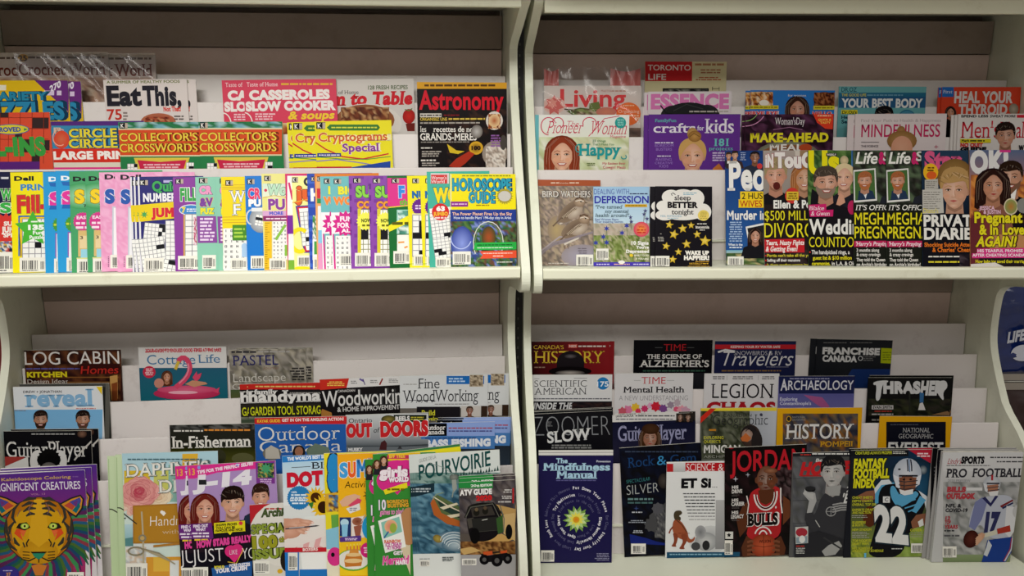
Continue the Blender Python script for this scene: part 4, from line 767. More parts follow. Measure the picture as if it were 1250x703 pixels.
def sleep(x):
    for cx, cy, rx, ry in ((1000, 215, 130, 78), (920, 165, 62, 48), (1000, 150, 70, 36), (1080, 175, 60, 60), (868, 225, 46, 36), (1130, 265, 56, 56), (880, 285, 64, 36), (1000, 280, 130, 40)): E(cx, cy, rx, ry, 'e9e6e0', n=28)
    Q(5, '2a2a2c', 948, 150, 932, 138, 920, 146, 928, 156); T('sleep', 942, 154, 1050, 186, '232024', b=.015, s=1); T('BETTER', 896, 200, 1098, 236, '1c1a1e', b=.06); T('tonight', 922, 248, 1070, 280, '232024', b=.015, s=1); L(1000, 134, 1090, 154, 2, '6aa8c0', fill=.4); T('FEEL REFRESHED', 850, 286, 990, 298, '5a9ab8', b=.0); L(895, 302, 970, 310, 1, '8ab8cc')
    E(1134, 288, 38, 36, 'e8cf6a'); L(1110, 262, 1160, 312, 5, 'a8923a', al='c', fill=.4)
    for cx, cy, r, a in ((908, 350, 28, -80), (996, 376, 32, -95), (1052, 354, 25, -90), (938, 414, 34, -75), (1092, 414, 28, -95), (1144, 458, 40, -85), (1022, 478, 32, -95), (886, 492, 28, -80), (968, 530, 26, -90), (930, 580, 28, -85)): ST(cx, cy, r, 'c9a82e', 5, .45, a); ST(cx-2, cy-2, r*.62, 'e2c656', 5, .45, a)
    L(1092, 338, 1158, 350, 1, 'd8d4cc'); T('insomnia', 1080, 356, 1172, 374, 'e8e4dc', b=.03, s=1); L(1108, 380, 1142, 390, 1, 'd8d4cc'); Q(3, 'c8c4bc', 846, 410, 856, 410); L(828, 428, 876, 462, 3, 'b8b4ac', al='c', fill=.4); T('WAKE UP', 1012, 524, 1170, 548, 'f0ece4', b=.07); T('HAPPIER!', 1004, 556, 1172, 582, 'f0ece4', b=.07); L(1080, 590, 1170, 600, 1, 'c89a3a'); T('NATURALLY', 1040, 602, 1125, 614, 'd8a83a', b=.02); L(1128, 602, 1172, 614, 1, 'd8a83a'); L(1030, 620, 1172, 634, 1, 'd8a83a'); BC(816, 556, 908, 630)
M(B7, 'RUF', 4, 814, 94, 378, 2, '1d1b20', 'black sleep magazine with a white cloud and gold stars, front copy')
sleep(0); C(780, 96, 3, 'black sleep magazine with cloud and stars, copy peeking out behind')
W5 = dict(w=360, dy=0)
M(B5, 'RUF', 0, 62, 58, 400, -2, '22407c', 'celebrity weekly with dark blue cover, leftmost of the gossip weeklies')
G(62, 58, 462, 660, '1f3c78', '2f5fa0'); WHO(80, 84, 34, 'c08a6a', '3a2418', 'short', '2a2a34'); WHO(112, 80, 40, 'c89878', '2a1c16', 'short', '3a2a2a'); L(138, 64, 168, 108, 5, 'a8b4d0', al='c', fill=.4); WHO(212, 92, 58, '8a5a40', '1e1614', 'buzz', '2a3040'); T('People', 74, 118, 420, 252, 'f0eeea', b=.04, s=1); E(236, 136, 14, 14, 'c83a3a'); R(138, 264, 400, 306, 'f0cc2a'); R(130, 304, 400, 346, 'f0cc2a'); T('2 HUSBANDS', 146, 272, 380, 302, '1c1c20', b=.01); T('WIVES GONE', 136, 310, 370, 342, 'b83428', b=.01); T('Murder in', 72, 362, 270, 406, 'eeecea', b=.03); L(80, 414, 152, 520, 9, 'a8c0e0', al='c', fill=.5); T('What is the', 78, 526, 150, 538, 'e8eef4', b=.02); L(84, 542, 146, 552, 1, 'e8eef4')
G(62, 560, 462, 600, '7ab4cc', 'cfc08a'); N(62, 575, 462, 660, 8, 4, ['3a5a34', '8a9a6a', '2a4a2c', '5a6a3a', 'b8a878'], 7); P('e8e6e2', 165, 442, 262, 422, 300, 560, 190, 592); P('2a2a2c', 174, 450, 262, 432, 292, 554, 196, 584); WHO(214, 490, 66, 'c08a70', '2a1a14', 'long', '1e1e22'); BC(74, 592, 155, 642); L(162, 632, 205, 642, 1, 'c8d0d8')
M(B5, 'RUF', 1, 255, 57, 360, -2, 'a8a49c', 'gossip weekly with an open-mouthed short-haired person and a red banner')
G(255, 57, 620, 330, 'a89c94', '8a827c'); P('c8beb4', 415, 57, 448, 57, 432, 130, 445, 200, 425, 300, 408, 240, 420, 150); G(440, 57, 620, 330, '9a7a5c', '6a4a34'); WHO(462, 200, 120, 'c89878', 'a86a3a', 'long', '2a2426'); WHO(318, 186, 136, 'd0957c', '9c8a64', 'quiff', '1c1a1e', smile=0, turn=-.2, sh=1.0); E(322, 236, 18, 20, '5a2420'); T('iN', 265, 80, 306, 138, 'e8e2de', b=.07, o='c83a5a', ob=.02); T('TouCH', 312, 72, 560, 140, 'e8e2de', b=.07, o='8a4a5a', ob=.02)
E(400, 285, 36, 40, 'c83a34'); R(372, 265, 432, 308, 'd8b83a'); L(376, 270, 428, 304, 3, '7a5a1a', al='c'); R(255, 330, 620, 660, '2a2222'); N(255, 560, 620, 660, 6, 3, ['2a2222', '3a3030', '1e1818'], 7); T('Ellen & Portia', 306, 310, 560, 348, 'eceae4', b=.04, o='1c1a1c', ob=.05); T('$500 MILLION', 262, 362, 575, 410, 'e8dc2a', b=.0, o='1c1a1c', ob=.05); T('DIVORCE', 260, 424, 540, 496, 'e8dc2a', b=.0, o='1c1a1c', ob=.05); P('c02830', 258, 506, 462, 502, 462, 572, 258, 572); T('Tears, Nasty Fights', 266, 512, 460, 534, 'f0e8e4', b=.03, i=.15); T('& Getting Even!', 266, 542, 425, 566, 'f0e8e4', b=.03, i=.15); T("Portia can't take all the yelling", 274, 580, 520, 594, 'd8cc3a', b=.02); T('Selling off their mansions', 274, 604, 440, 618, 'e8e4de', b=.02); T('Is there another woman involved', 274, 628, 520, 642, 'd8cc3a', b=.02)
for y in (588, 612, 636): E(267, y, 4, 4, 'c83a34')
M(B5, 'RUF', 2, 480, 56, 360, 0, '3a5a34', 'gossip weekly with a smiling couple under a large yellow title')
N(480, 56, 850, 340, 10, 8, ['3a5a2e', '2a4a24', '5a7a3e', '4a6834', '6a8a50'], 15); G(700, 56, 850, 200, '3a6aa8', '5a8ab8'); T('Us', 484, 56, 640, 172, 'e8dc1e', b=.05); R(572, 70, 628, 86, '2a2a2c'); T('WEEKLY', 576, 73, 624, 83, 'e8e4de', b=.02); P('1e1c20', 500, 250, 560, 290, 740, 270, 760, 480, 480, 480); WHO(664, 196, 124, 'dca88e', 'd8c49a', 'bun', '24242c', turn=-.3, sh=.8); WHO(570, 222, 148, 'd09a80', '4a4038', 'short', '1e1c20', beard='8a7466', turn=.3, sh=1.0); P('d09a80', 622, 330, 640, 270, 660, 285, 668, 320, 640, 336); P('c8286a', 482, 332, 572, 326, 572, 358, 608, 356, 606, 390, 490, 392); T('Blake', 484, 338, 560, 358, 'f0dce4', b=.0, i=.2, s=1); T('& Gwen', 494, 364, 590, 386, 'f0dce4', b=.0, i=.2, s=1); E(702, 345, 22, 36, 'b82a5a'); R(480, 395, 860, 660, '1e1c1e'); T('Wedding', 486, 406, 775, 478, 'eceae4', b=.03); T('COUNTDOWN', 486, 494, 790, 544, 'e8dc2a', b=.0); T('The handpicked rings, a', 498, 560, 690, 580, 'e8e4de', b=.02); T('guest list', 504, 590, 578, 608, 'e8dc2a', b=.02); T('& $10 million', 582, 590, 700, 608, 'e8dc2a', b=.02); T('ceremonies,', 500, 618, 592, 636, 'e8dc2a', b=.02); T('in L.A. & Oklahoma', 600, 618, 780, 636, 'e8e4de', b=.02); E(490, 570, 4, 4, 'c83a34')
def meg(x):
    N(x, 55, x+340, 330, 8, 7, ['4a5a44', '2a3028', '5a6a50', '3a3a34', '24241f'], 19); T('Life', x+12, 66, x+120, 122, 'eceae4', b=.02, i=.2); T('&', x+128, 66, x+165, 122, 'c82a6a', b=.05); T('Style', x+150, 62, x+300, 108, 'dcd8d4', b=.02, i=.1); WHO(x+250, 190, 120, 'b8846a', '2a1a16', 'long', '2a2c34'); P('e4e2de', x, 156, x+112, 146, x+120, 310, x+4, 320); P('4a6a3a', x+6, 164, x+106, 154, x+112, 302, x+10, 310); P('2a3a54', x+22, 306, x+28, 262, x+60, 250, x+98, 262, x+112, 302, x+10, 310); P('e0e2e6', x+44, 260, x+62, 300, x+76, 254); WHO(x+58, 212, 84, 'd09a80', 'a8633c', 'short', None, beard='b06a40', turn=-.2)
    R(x, 325, x+340, 650, '22241f'); T("IT'S OFFICIAL", x+10, 332, x+230, 358, 'eceae4', b=.01, i=.2, s=1); T('MEGHAN', x+6, 372, x+238, 430, 'e8dc2a', b=.01, o='1e1e1a', ob=.04); T('PREGNANT', x+6, 442, x+290, 500, 'e8dc2a', b=.01, o='1e1e1a', ob=.04); P('c0285a', x+2, 514, x+260, 512, x+260, 542, x+2, 544); T("'Harry's Praying", x+10, 518, x+174, 538, 'f0dce4', b=.02, i=.2); T('3 months along', x+16, 552, x+130, 568, 'e8e4de', b=.02); T('& crazy cravings', x+16, 574, x+136, 590, 'e8e4de', b=.02); T('They told the Queen', x+16, 600, x+160, 616, 'e8e4de', b=.02); T("on Archie's birthday!", x+16, 624, x+172, 640, 'e8e4de', b=.02)
M(B6, 'RUF', 4, 172, 56, 340, 0, '3a4038', 'royal gossip weekly with bearded man inset, right one of the pair')
meg(172); C(6, 56, 3, 'royal gossip weekly with bearded man inset, left one of the pair')
M(B6, 'RUF', 5, 352, 56, 345, 0, '24344c', 'gossip weekly with a short-haired blonde woman and white diary letters')
G(352, 56, 700, 380, '2a4058', '1a2230'); T('Star', 366, 66, 556, 146, 'd85a86', b=.06, s=1); E(520, 190, 92, 92, 'a8834e', '7a5a30'); WHO(518, 262, 178, 'd8a68a', 'b8925c', 'quiff', '1e2026', smile=0, turn=-.35, lip='b8605a'); E(396, 166, 38, 44, 'e8b42a'); L(374, 138, 420, 164, 2, '5a3a10', al='c'); E(400, 182, 26, 20, 'd8602a'); P('b8b4ac', 366, 205, 432, 200, 434, 250, 366, 256); L(372, 210, 428, 248, 4, '6a665e', fill=.3); P('c4c0b8', 352, 256, 455, 250, 462, 372, 354, 380); L(360, 262, 450, 366, 9, '7a766e', fill=.3); R(352, 376, 700, 650, '1c1c22'); T("Diana's", 358, 350, 434, 372, 'e8d83a', b=.0, s=1); T('PRIVATE', 360, 384, 640, 438, 'eceae4', b=.04, o='14141a', ob=.03); T('DIARIES', 362, 450, 640, 504, 'eceae4', b=.04, o='14141a', ob=.03); T('Shocking Suicide Attempts', 364, 522, 640, 542, 'e87a2a', b=.03); T("& Charles' Cheating", 404, 548, 630, 568, 'e87a2a', b=.03); L(384, 586, 540, 598, 1, 'e8e4de'); L(384, 612, 540, 626, 1, 'e8d83a'); N(540, 580, 700, 650, 3, 3, ['2a2228', '4a4048', '1c1c22'], 4)
M(B6, 'RUF', 6, 592, 54, 345, 0, 'c08a5c', 'gossip weekly with an embracing couple at the right end of the weeklies')
G(592, 54, 940, 400, '5a6a8a', 'd0803c'); N(600, 180, 940, 420, 8, 6, ['c8783a', 'a85a30', '8a4a34', 'd89048'], 23); T('OK!', 596, 64, 790, 166, 'e2e0de', b=.06); R(745, 54, 800, 66, 'd83a8a'); WHO(800, 196, 150, 'c89478', '2e2018', 'short', '1c1a20', beard='7a5844', turn=-.2, sh=1.2); P('f0ece8', 730, 310, 800, 280, 830, 250, 800, 420, 730, 420); P('18161a', 742, 284, 790, 276, 790, 310, 744, 302); WHO(710, 238, 142, 'c48a6c', '2e1c18', 'wavy', '8a5a4a', smile=0, turn=.2, sh=.8); P('7a3838', 592, 400, 650, 360, 700, 420, 690, 600, 592, 620); E(800, 340, 36, 42, 'd8c8a8'); E(800, 340, 30, 36, 'b87a3a', '8a9a5a'); E(862, 336, 32, 38, '8a8a84'); R(592, 400, 660, 650, '6a3034'); R(640, 560, 940, 650, '2a2226'); T('JESSICA', 640, 338, 718, 356, 'f0c4d8', b=.03); T('& JUSTIN', 662, 358, 748, 376, 'f0c4d8', b=.03); T('Pregnant', 616, 370, 858, 420, 'e8dc2a', b=.04, o='3a2a14', ob=.03); T('& In Love', 640, 432, 868, 480, 'e8dc2a', b=.04, o='3a2a14', ob=.03); T('AGAIN!', 622, 492, 822, 540, 'e8dc2a', b=.04, i=.2, o='3a2a14', ob=.03); P('d83a86', 628, 552, 940, 548, 940, 574, 628, 576); P('d83a86', 604, 576, 940, 572, 940, 598, 604, 600); T('HIS TEARFUL PROMISE', 632, 556, 860, 570, 'f8e8f0', b=.03); T('AFTER CHEATING SCANDAL', 606, 578, 880, 592, 'f8e8f0', b=.03); T('How baby joy saved their marriage', 622, 608, 880, 624, 'e8dc2a', b=.02); P('e2dcd8', 592, 630, 720, 622, 780, 650, 592, 650)
# ================================================================== LEFT RACK, LOWER LEVEL
C1 = (0, 400, 4.395); C2 = (160, 400, 4.392); C3 = (380, 440, 4.464); C4 = (0, 540, 4.313); C5 = (200, 540, 4.313); C6 = (390, 540, 4.312); C7 = (0, 560, 4.915); C8 = (120, 545, 4.45); C9 = (490, 545, 4.447)
M(C1, 'LD2', 0, 128, 122, 520, -5, '3a2220', 'dark brown log house magazine with big white letters')
N(128, 122, 650, 420, 9, 6, ['4a2a20', '2a1a18', '5a3424', '3a2220', '6a4028'], 3); T('LOG CABIN', 134, 130, 642, 198, 'e2dedb', b=.0); R(430, 192, 645, 248, '3a1c1a'); T('Homes', 432, 206, 635, 246, 'b83028', b=.01, i=.15); L(140, 212, 425, 226, 1, '5a5a9a'); T('KITCHEN', 145, 238, 360, 264, 'e0d028', b=.05); T('Design Ideas', 148, 276, 365, 298, 'cfc8c0', b=.0, s=1); R(360, 262, 640, 268, '8a5a30'); R(360, 288, 600, 300, '7a5430'); P('c89858', 590, 260, 632, 252, 636, 380, 600, 390); P('8a4a2a', 600, 300, 632, 290, 634, 390, 605, 392)
M(C1, 'LD3', 1, 69, 318, 479, -5, 'dfe2e6', 'white reveal magazine with two bearded men on blue')
T('DREW + JONATHAN', 124, 338, 330, 350, '3a3a40', b=.02); T('reveal', 134, 336, 506, 420, '86b4d8', b=.04, s=1); R(400, 425, 520, 440, 'e8e6e4'); L(408, 428, 515, 438, 1, 'c87a7a'); P('e8c82a', 515, 316, 548, 316, 548, 360); G(64, 438, 552, 900, '7ab4de', '9ac4e2'); WHO(218, 494, 92, 'b88468', '2a1e1a', 'short', '3a3a44', beard='3a2a22'); WHO(446, 494, 92, 'b88468', '241a18', 'short', '3a3a44', beard='5a4034'); L(80, 436, 140, 446, 1, '8a9ab0')
M(C1, 'LD3', 0, 104, 303, 480, -5, '2a2a28', 'dark magazine with a grey fore-edge, mostly hidden behind the white one with two bearded men')
R(104, 290, 590, 318, '4a4a48'); R(566, 300, 590, 700, '5e5c56')
M(C1, 'LD4', 2, 18, 556, 470, -4, '17171a', 'black and white guitar magazine beside the coloring books on the left')
L(168, 564, 405, 576, 1, '9a9a98'); T('GuitarPlayer', 36, 610, 472, 694, 'd2d0cc', b=.0, s=1); E(440, 570, 26, 20, '7a5a4a', '3a2a24'); E(200, 715, 40, 60, 'd0cecb'); E(320, 715, 40, 60, 'd0cecb'); E(262, 708, 64, 44, '121214'); ST(262, 706, 66, '121214', 19, .82); E(262, 770, 50, 50, '8a8480', '5a5654'); Q(9, 'b8b4ae', 400, 710, 440, 660, 500, 600); R(0, 690, 130, 745, '9a3a36'); P('d0cecb', 20, 745, 150, 690, 160, 850, 20, 850)
C(58, 546, 1, 'spare black guitar magazine, its right edge showing behind the first')
M(C2, 'LD2', 0, 38, 106, 472, -5, '2e6a84', 'lake cottage magazine with a pink inflatable flamingo')
R(38, 95, 520, 216, 'dcdad9'); G(38, 214, 520, 420, '2c5f78', '1f6a78'); Q(8, 'c83a4a', 76, 130, 200, 118, 350, 122, 484, 116); T('YOUR GUIDE TO ENDLESS GOOD TIMES AT THE LAKE', 76, 114, 484, 132, 'c83a4a', b=.05, o='dcdad9', ob=.02); T('Cottage', 86, 146, 345, 196, '4a7ca8', b=.0, s=1); T('Life', 358, 144, 478, 188, '4a7ca8', b=.0, s=1); E(97, 236, 34, 32, 'c8304a'); L(74, 215, 120, 255, 4, 'f0d0d6', al='c')
WHO(192, 262, 52, 'c88a6a', '5a3020', 'long', None, sh=.8); E(150, 295, 26, 26, 'c88a78'); E(300, 350, 180, 34, 'd8486e', 'b83058'); E(300, 330, 160, 22, 'e0688a', 'd04a70'); E(280, 345, 80, 9, 'f0b0c0'); Q(26, 'd84a6a', 240, 318, 262, 300, 285, 280, 302, 258, 313, 235, 316, 210, 311, 188, 300, 170, 286, 160, 272, 160, 260, 168, 254, 182); Q(8, 'e88aa0', 258, 296, 282, 274, 298, 252, 307, 230, 310, 208, 305, 190); Q(16, 'd8b84a', 256, 178, 246, 200, 238, 222); P('d84a6a', 330, 265, 352, 232, 356, 250, 380, 240, 370, 270, 350, 290); P('c89070', 290, 300, 330, 280, 400, 290, 412, 300, 340, 316); P('d8486e', 440, 340, 478, 318, 470, 350)
M(C2, 'LD2', 1, 524, 120, 410, -8, '8a847c', 'grey pastel drawing magazine with a curling cover')
N(524, 115, 945, 420, 10, 7, ['9a948c', '7a746c', 'a8a298', '6a665c', '8a8474', 'b0a898'], 13); L(538, 122, 670, 138, 1, '2a2a34'); L(680, 120, 850, 136, 1, 'a8a4a0'); T('PASTEL', 544, 150, 790, 202, '2a2a64', b=.0, s=1); T('Journal', 706, 206, 790, 222, '8a6a5a', b=.0, i=.2); T('Landscape', 544, 246, 830, 290, 'd4d0c8', b=-.01, s=1); T('Getaway', 544, 300, 780, 330, 'd4d0c8', b=-.01, s=1); L(850, 210, 930, 284, 5, '2e2c2c', al='r'); G(524, 330, 945, 420, '4a5a3a', '6a6a3a')
C(564, 110, 0, 'spare pastel magazine, its grey right edge behind the curling cover', w=432, dy=-4)
def handy(x):
    R(x, 290, x+520, 330, 'c02c28'); L(x+40, 308, x+360, 322, 1, 'd8b86a'); T('family', x+30, 332, x+160, 356, 'e0dedb', b=.04, s=1); T('handyman', x-2, 342, x+450, 400, 'e0dedb', b=.04, s=1); L(x+225, 344, x+390, 352, 1, 'a8a4a0'); R(x, 405, x+520, 600, '2c2a26'); T('GARDEN TOOL STORAGE', x+14, 425, x+410, 468, 'ccd028', b=.015); N(x, 475, x+520, 620, 6, 3, ['6a6a5a', '3a4a3a', '8a8a7a', '2a2c28'], 5); E(x+415, 440, 16, 40, '7a5a3a')
M(C2, 'LD3', 1, 626, 302, 460, -10, '211f20', 'do-it-yourself magazine with a red strip and green garden headline, front copy')
handy(626); C(582, 304, 0, 'do-it-yourself magazine copy with a red strip, poking out on the left')
M(C2, 'LD4', 0, 206, 522, 455, -8, '2a2a24', 'dark fishing magazine with white title, left of the blue outdoor magazine')
N(206, 505, 660, 545, 10, 2, ['3a3a38', '1e1e1c', '5a5a58'], 3); G(206, 640, 670, 760, '2a2c18', '5a5a28'); L(228, 545, 385, 560, 1, 'd0ccc4'); L(392, 540, 645, 556, 1, 'd88a3a'); T('In-Fisherman', 218, 584, 646, 644, 'e4e0d8', b=.02, s=1); E(600, 700, 60, 30, '5a5a3a'); E(470, 690, 40, 40, '3a3a2a')
M(C3, 'LD3', 2, 45, 104, 450, -20, '201e1f', 'black woodworking magazine with tall white title and red corner')
P('c8342a', 45, 100, 205, 96, 192, 148, 48, 160); L(85, 112, 180, 140, 3, 'e8c05a', al='c'); P('dbd9d8', 205, 96, 500, 84, 500, 132, 192, 148); Q(10, '6a5a9a', 262, 100, 284, 112); Q(5, '4a3a7a', 280, 100, 292, 132); Q(8, '8a2a2a', 388, 98, 372, 132); L(215, 108, 255, 128, 2, '8a8a8a'); L(320, 104, 370, 124, 2, '8a8a8a'); L(422, 98, 475, 122, 3, '8a8a8a'); T('CANADIAN', 142, 160, 238, 172, 'c8c6c4', b=.02); T('Woodworking', 62, 168, 530, 250, 'd8d6d4', b=.01, o='3a3a3a', ob=.02); T('& HOME IMPROVEMENT', 142, 254, 484, 278, 'd0cecc', b=.02); P('a8743a', 45, 290, 60, 262, 110, 282, 120, 330, 45, 330)
def fine(x):
    T('Fine', x+98, 98, x+216, 152, '26242a', b=-.005, s=1); T('WoodWorking', x+16, 162, x+432, 226, '26242a', b=-.005, s=1); L(x+20, 124, x+92, 134, 1, 'a8a6a4'); R(x+254, 84, x+460, 128, '2468b4'); L(x+266, 92, x+370, 120, 2, 'b8d0e8'); R(x+380, 78, x+455, 142, 'b8a890'); N(x+382, 80, x+453, 140, 4, 4, ['c8b8a0', '8a7a64', 'a89880', '5a4c3c'], 4); Q(3, '26242a', x+36, 216, x+186, 214)
    for q in range(6): Q(3, '26242a', x+40+q*28, 216, x+34+q*28, 228)
    L(x+190, 232, x+380, 240, 1, '8a8886'); R(x-5, 258, x+480, 400, '6a645e'); R(x+92, 250, x+330, 320, '232124'); T('Build', x+120, 270, x+192, 298, 'd0cc3a', b=.02); T('Jewelry', x+125, 306, x+212, 326, 'd0cc3a', b=.02); R(x+335, 246, x+480, 306, 'c8c2bc'); WHO(x+382, 272, 46, '8a5a48', '4a3a30', 'buzz', '2a2424'); R(x+445, 246, x+480, 306, '3a2c24')
M(C3, 'LD3', 4, 482, 84, 480, -8, 'd3d5d6', 'white fine woodworking magazine with blue corner strip, front copy')
fine(482); C(600, 78, 3, 'white fine woodworking magazine, copy sticking out at the right')
M(C2, 'LD4', 2, 662, 484, 494, -10, '2b5ca4', 'blue outdoor fishing magazine with a red strip along its top')
R(660, 474, 1170, 516, 'c42c30'); T('KAYAK GUIDE:', 676, 493, 800, 508, 'e8b83a', b=.04); T('GET IN ON THE ANGLING ACTION!', 808, 488, 1140, 503, 'e8dcd8', b=.04); T('Outdoor', 682, 532, 1122, 606, 'd8d6d2', b=-.01, s=1); T('Canada', 690, 606, 1130, 670, 'd8d6d2', b=-.01, s=1); E(755, 672, 50, 36, 'a8a296', '6a665c'); P('b8b2a6', 720, 650, 750, 628, 790, 650, 800, 700, 720, 700); E(900, 668, 34, 40, '2a2624'); E(900, 662, 22, 26, '9a6a52'); E(1000, 662, 60, 36, '8a9a7a', '5a6a5a'); P('6a7a6a', 950, 660, 985, 618, 1060, 640, 1080, 700, 950, 700)
C(700, 487, 1, 'spare blue outdoor fishing magazine, a strip showing on its right', w=488)
M(C3, 'LD4', 2, 186, 298, 452, -14, '9a9c9e', 'grey outdoor magazine with red OUT OF DOORS title')
G(186, 290, 640, 440, 'c4c6c6', '8a8c90'); T('Ontario', 204, 316, 330, 340, '2c2c30', b=.0, s=1); R(448, 296, 628, 334, '1f2420'); E(420, 320, 40, 22, '8a7a3a', '3a3a24'); T('REELS', 458, 306, 536, 328, 'e0dedc', b=.05); L(542, 304, 620, 326, 2, 'b0a83a'); T('OUT', 190, 350, 332, 414, 'c42c30', b=.08, o='e0dedc', ob=.02); T('of', 338, 364, 368, 392, '2c2c30', b=.0, i=.2); T('DOORS', 376, 340, 640, 410, 'c42c30', b=.08, o='e0dedc', ob=.02); G(186, 428, 640, 470, '8a9094', '4a5054'); Q(6, '3a4044', 200, 466, 420, 468, 640, 458); G(186, 468, 640, 620, '6a7074', '55595c'); P('4a2a2c', 370, 484, 380, 444, 400, 432, 412, 450, 410, 486); P('3a3a3c', 470, 480, 484, 460, 496, 480); T('MUSKY', 202, 476, 280, 492, 'e0dedc', b=.05)
def bass(x):
    R(x, 342, x+140, 410, '17181a'); T('Outdoor', x+12, 354, x+132, 378, 'e0dedb', b=.02, s=1); T('Canada', x+14, 378, x+126, 402, 'e0dedb', b=.02, s=1); L(x+150, 362, x+390, 374, 1, 'a84a5a'); L(x+150, 378, x+390, 390, 1, '4a4a80'); R(x, 410, x+420, 480, '4a7ab4'); L(x+22, 416, x+300, 428, 1, '2a4a80'); T('BASS FISHING', x+22, 434, x+380, 470, 'dfe2e8', b=.07); G(x, 480, x+420, 640, '2a3038', '3a4450')
M(C3, 'LD4', 2, 598, 342, 402, -8, '8aa2d8', 'pale blue bass fishing magazine, front copy at the end of its tier')
bass(598); C(684, 324, 1, 'pale blue bass fishing magazine copy jutting out beside the rack panel', dy=-6); C(690, 312, 0, 'grey backed bass fishing magazine behind both other copies', dy=-4)
# ---- front row
M(C7, 'LDF', 2, -72, 91, 579, -25, '5c2f86', 'purple coloring book with an orange tiger face, front copy')
G(-85, 60, 560, 900, '4e2f86', 'b83458'); R(518, 20, 560, 900, 'd6d0d4'); P('e6e0e6', -90, 88, 520, 58, 520, 66, -90, 98); T('Kaleidoscope Coloring', 8, 116, 425, 134, 'c8a45a', b=.015); T('MAGNIFICENT CREATURES', -60, 150, 484, 196, 'dcd6e2', b=.01, rise=-.15); T('VOL. 13', 184, 208, 270, 218, 'b07a9a', b=.01); L(435, 102, 470, 112, 1, '7a5a9a')
for a in range(56):      # mane of coloured strokes
    t = radians(-38+a*4.6); c_ = ['2a5f48', '27486a', '5a2c58', '3f8a54', '8a3c48', '2c5a7c', '4c6a34'][a % 7]; q_ = 1+.12*((a*7) % 5)/5; Q(34, c_, 235+150*cos(t), 440+150*sin(t), 235+225*cos(t), 440+210*sin(t), 235+290*q_*cos(t+.07), 440+262*q_*sin(t+.07), 235+345*q_*cos(t+.16), 440+320*q_*sin(t+.16), taper=.8)
for e in (-1, 1):
    X = lambda v: 235+e*v
    P('2a2a2e', X(120), 270, X(190), 232, X(250), 214, X(272), 240, X(264), 300, X(225), 352, X(190), 330); P('cf8a2e', X(130), 274, X(195), 240, X(248), 224, X(262), 244, X(255), 295, X(222), 340, X(190), 320); P('b84a3c', X(150), 280, X(205), 246, X(232), 262, X(200), 306); P('4a4a94', X(182), 258, X(246), 230, X(254), 250, X(238), 300, X(216), 282); P('1f6a72', X(200), 310, X(240), 262, X(250), 284, X(226), 326); P('6a3a7a', X(205), 262, X(232), 246, X(228), 290)
E(235, 425, 212, 200, '3a332c'); E(235, 425, 205, 195, 'c8941e', 'b06a1c'); P('d09c20', 120, 290, 350, 290, 410, 420, 370, 560, 300, 620, 170, 620, 100, 560, 60, 420); E(235, 560, 118, 72, 'cf9c24', 'c08a20'); P('d8a428', 205, 240, 265, 240, 300, 480, 235, 530, 170, 480)
for e in (-1, 1):
    X = lambda v: 235+e*v
    for q in ((18, 238, 60, 236, 96, 252), (14, 268, 60, 262, 104, 284), (18, 296, 62, 294, 96, 316), (24, 330, 54, 326, 78, 342), (118, 262, 150, 300, 160, 350, 140, 384), (146, 372, 176, 410, 176, 450), (196, 360, 196, 430, 172, 490), (190, 470, 172, 520, 132, 548), (150, 470, 140, 500, 116, 520), (96, 500, 84, 530)):
        Q(22, '3c3a34', *[X(v) if i % 2 == 0 else v for i, v in enumerate(q)], taper=.6)
    for q in ((40, 262, 62, 300, 52, 330), (112, 300, 132, 345), (172, 440, 158, 490)): Q(9, '7a5a5c', *[X(v) if i % 2 == 0 else v for i, v in enumerate(q)], taper=.6)
    P('d8502a', X(70), 420, X(135), 418, X(150), 445, X(95), 490, X(110), 450); P('e06a3a', X(75), 425, X(115), 430, X(95), 470); P('2a2620', X(50), 410, X(75), 378, X(120), 385, X(138), 412, X(85), 428); E(X(86), 402, 24, 17, 'a8c84a'); E(X(86), 402, 16, 13, 'd0dc6a'); E(X(86), 402, 6, 8, '14140f'); Q(8, '2a2620', X(60), 480, X(75), 505, X(70), 525)
    Q(9, '2a2620', X(10), 588, X(60), 612, X(105), 600, taper=.4)
    for y in (560, 578, 596): Q(5, '2a2620', X(55), y, X(98), y-4)
P('2f8a6a', 192, 560, 278, 560, 262, 585, 240, 602, 230, 602, 206, 585); P('2a2620', 185, 556, 285, 556, 276, 566, 194, 566); Q(6, '2a2620', 235, 600, 235, 622); P('c87a34', 190, 640, 235, 630, 285, 640, 260, 700, 215, 700); E(50, 690, 66, 50, '3c3488'); L(20, 664, 82, 674, 1, 'b8b4e0'); T('37', 40, 682, 68, 700, 'c8905a', b=.05); BC(408, 682, 510, 760)
C(-31, 75, 1, 'purple coloring book copy with a white fore-edge, middle of the three', w=579); C(3, 57, 0, 'purple coloring book copy, rearmost and furthest right of the three', w=579)
M(C8, 'LDF', 2, 128, 38, 520, -14, 'cfe0d8', 'pastel craft magazine with a pink rose, scissors and brown tag')
G(128, 24, 660, 180, 'a8ccd8', 'b8d4da'); R(140, 130, 280, 250, 'd8b83a'); P('dcae3a', 455, 40, 540, 38, 540, 300, 455, 300); R(300, 130, 380, 240, 'c8c86a'); R(380, 100, 455, 300, '8ab4a8'); G(100, 420, 660, 520, 'b8d4dc', '8ab8bc'); R(100, 500, 300, 720, 'dce0dc'); R(240, 600, 480, 720, 'd89a3a'); R(300, 600, 385, 680, 'e0b44a'); R(390, 620, 440, 720, 'dce0e0'); N(150, 540, 260, 640, 4, 4, ['e0e0dc', 'c0c4c4', 'd0b8a0'], 7)
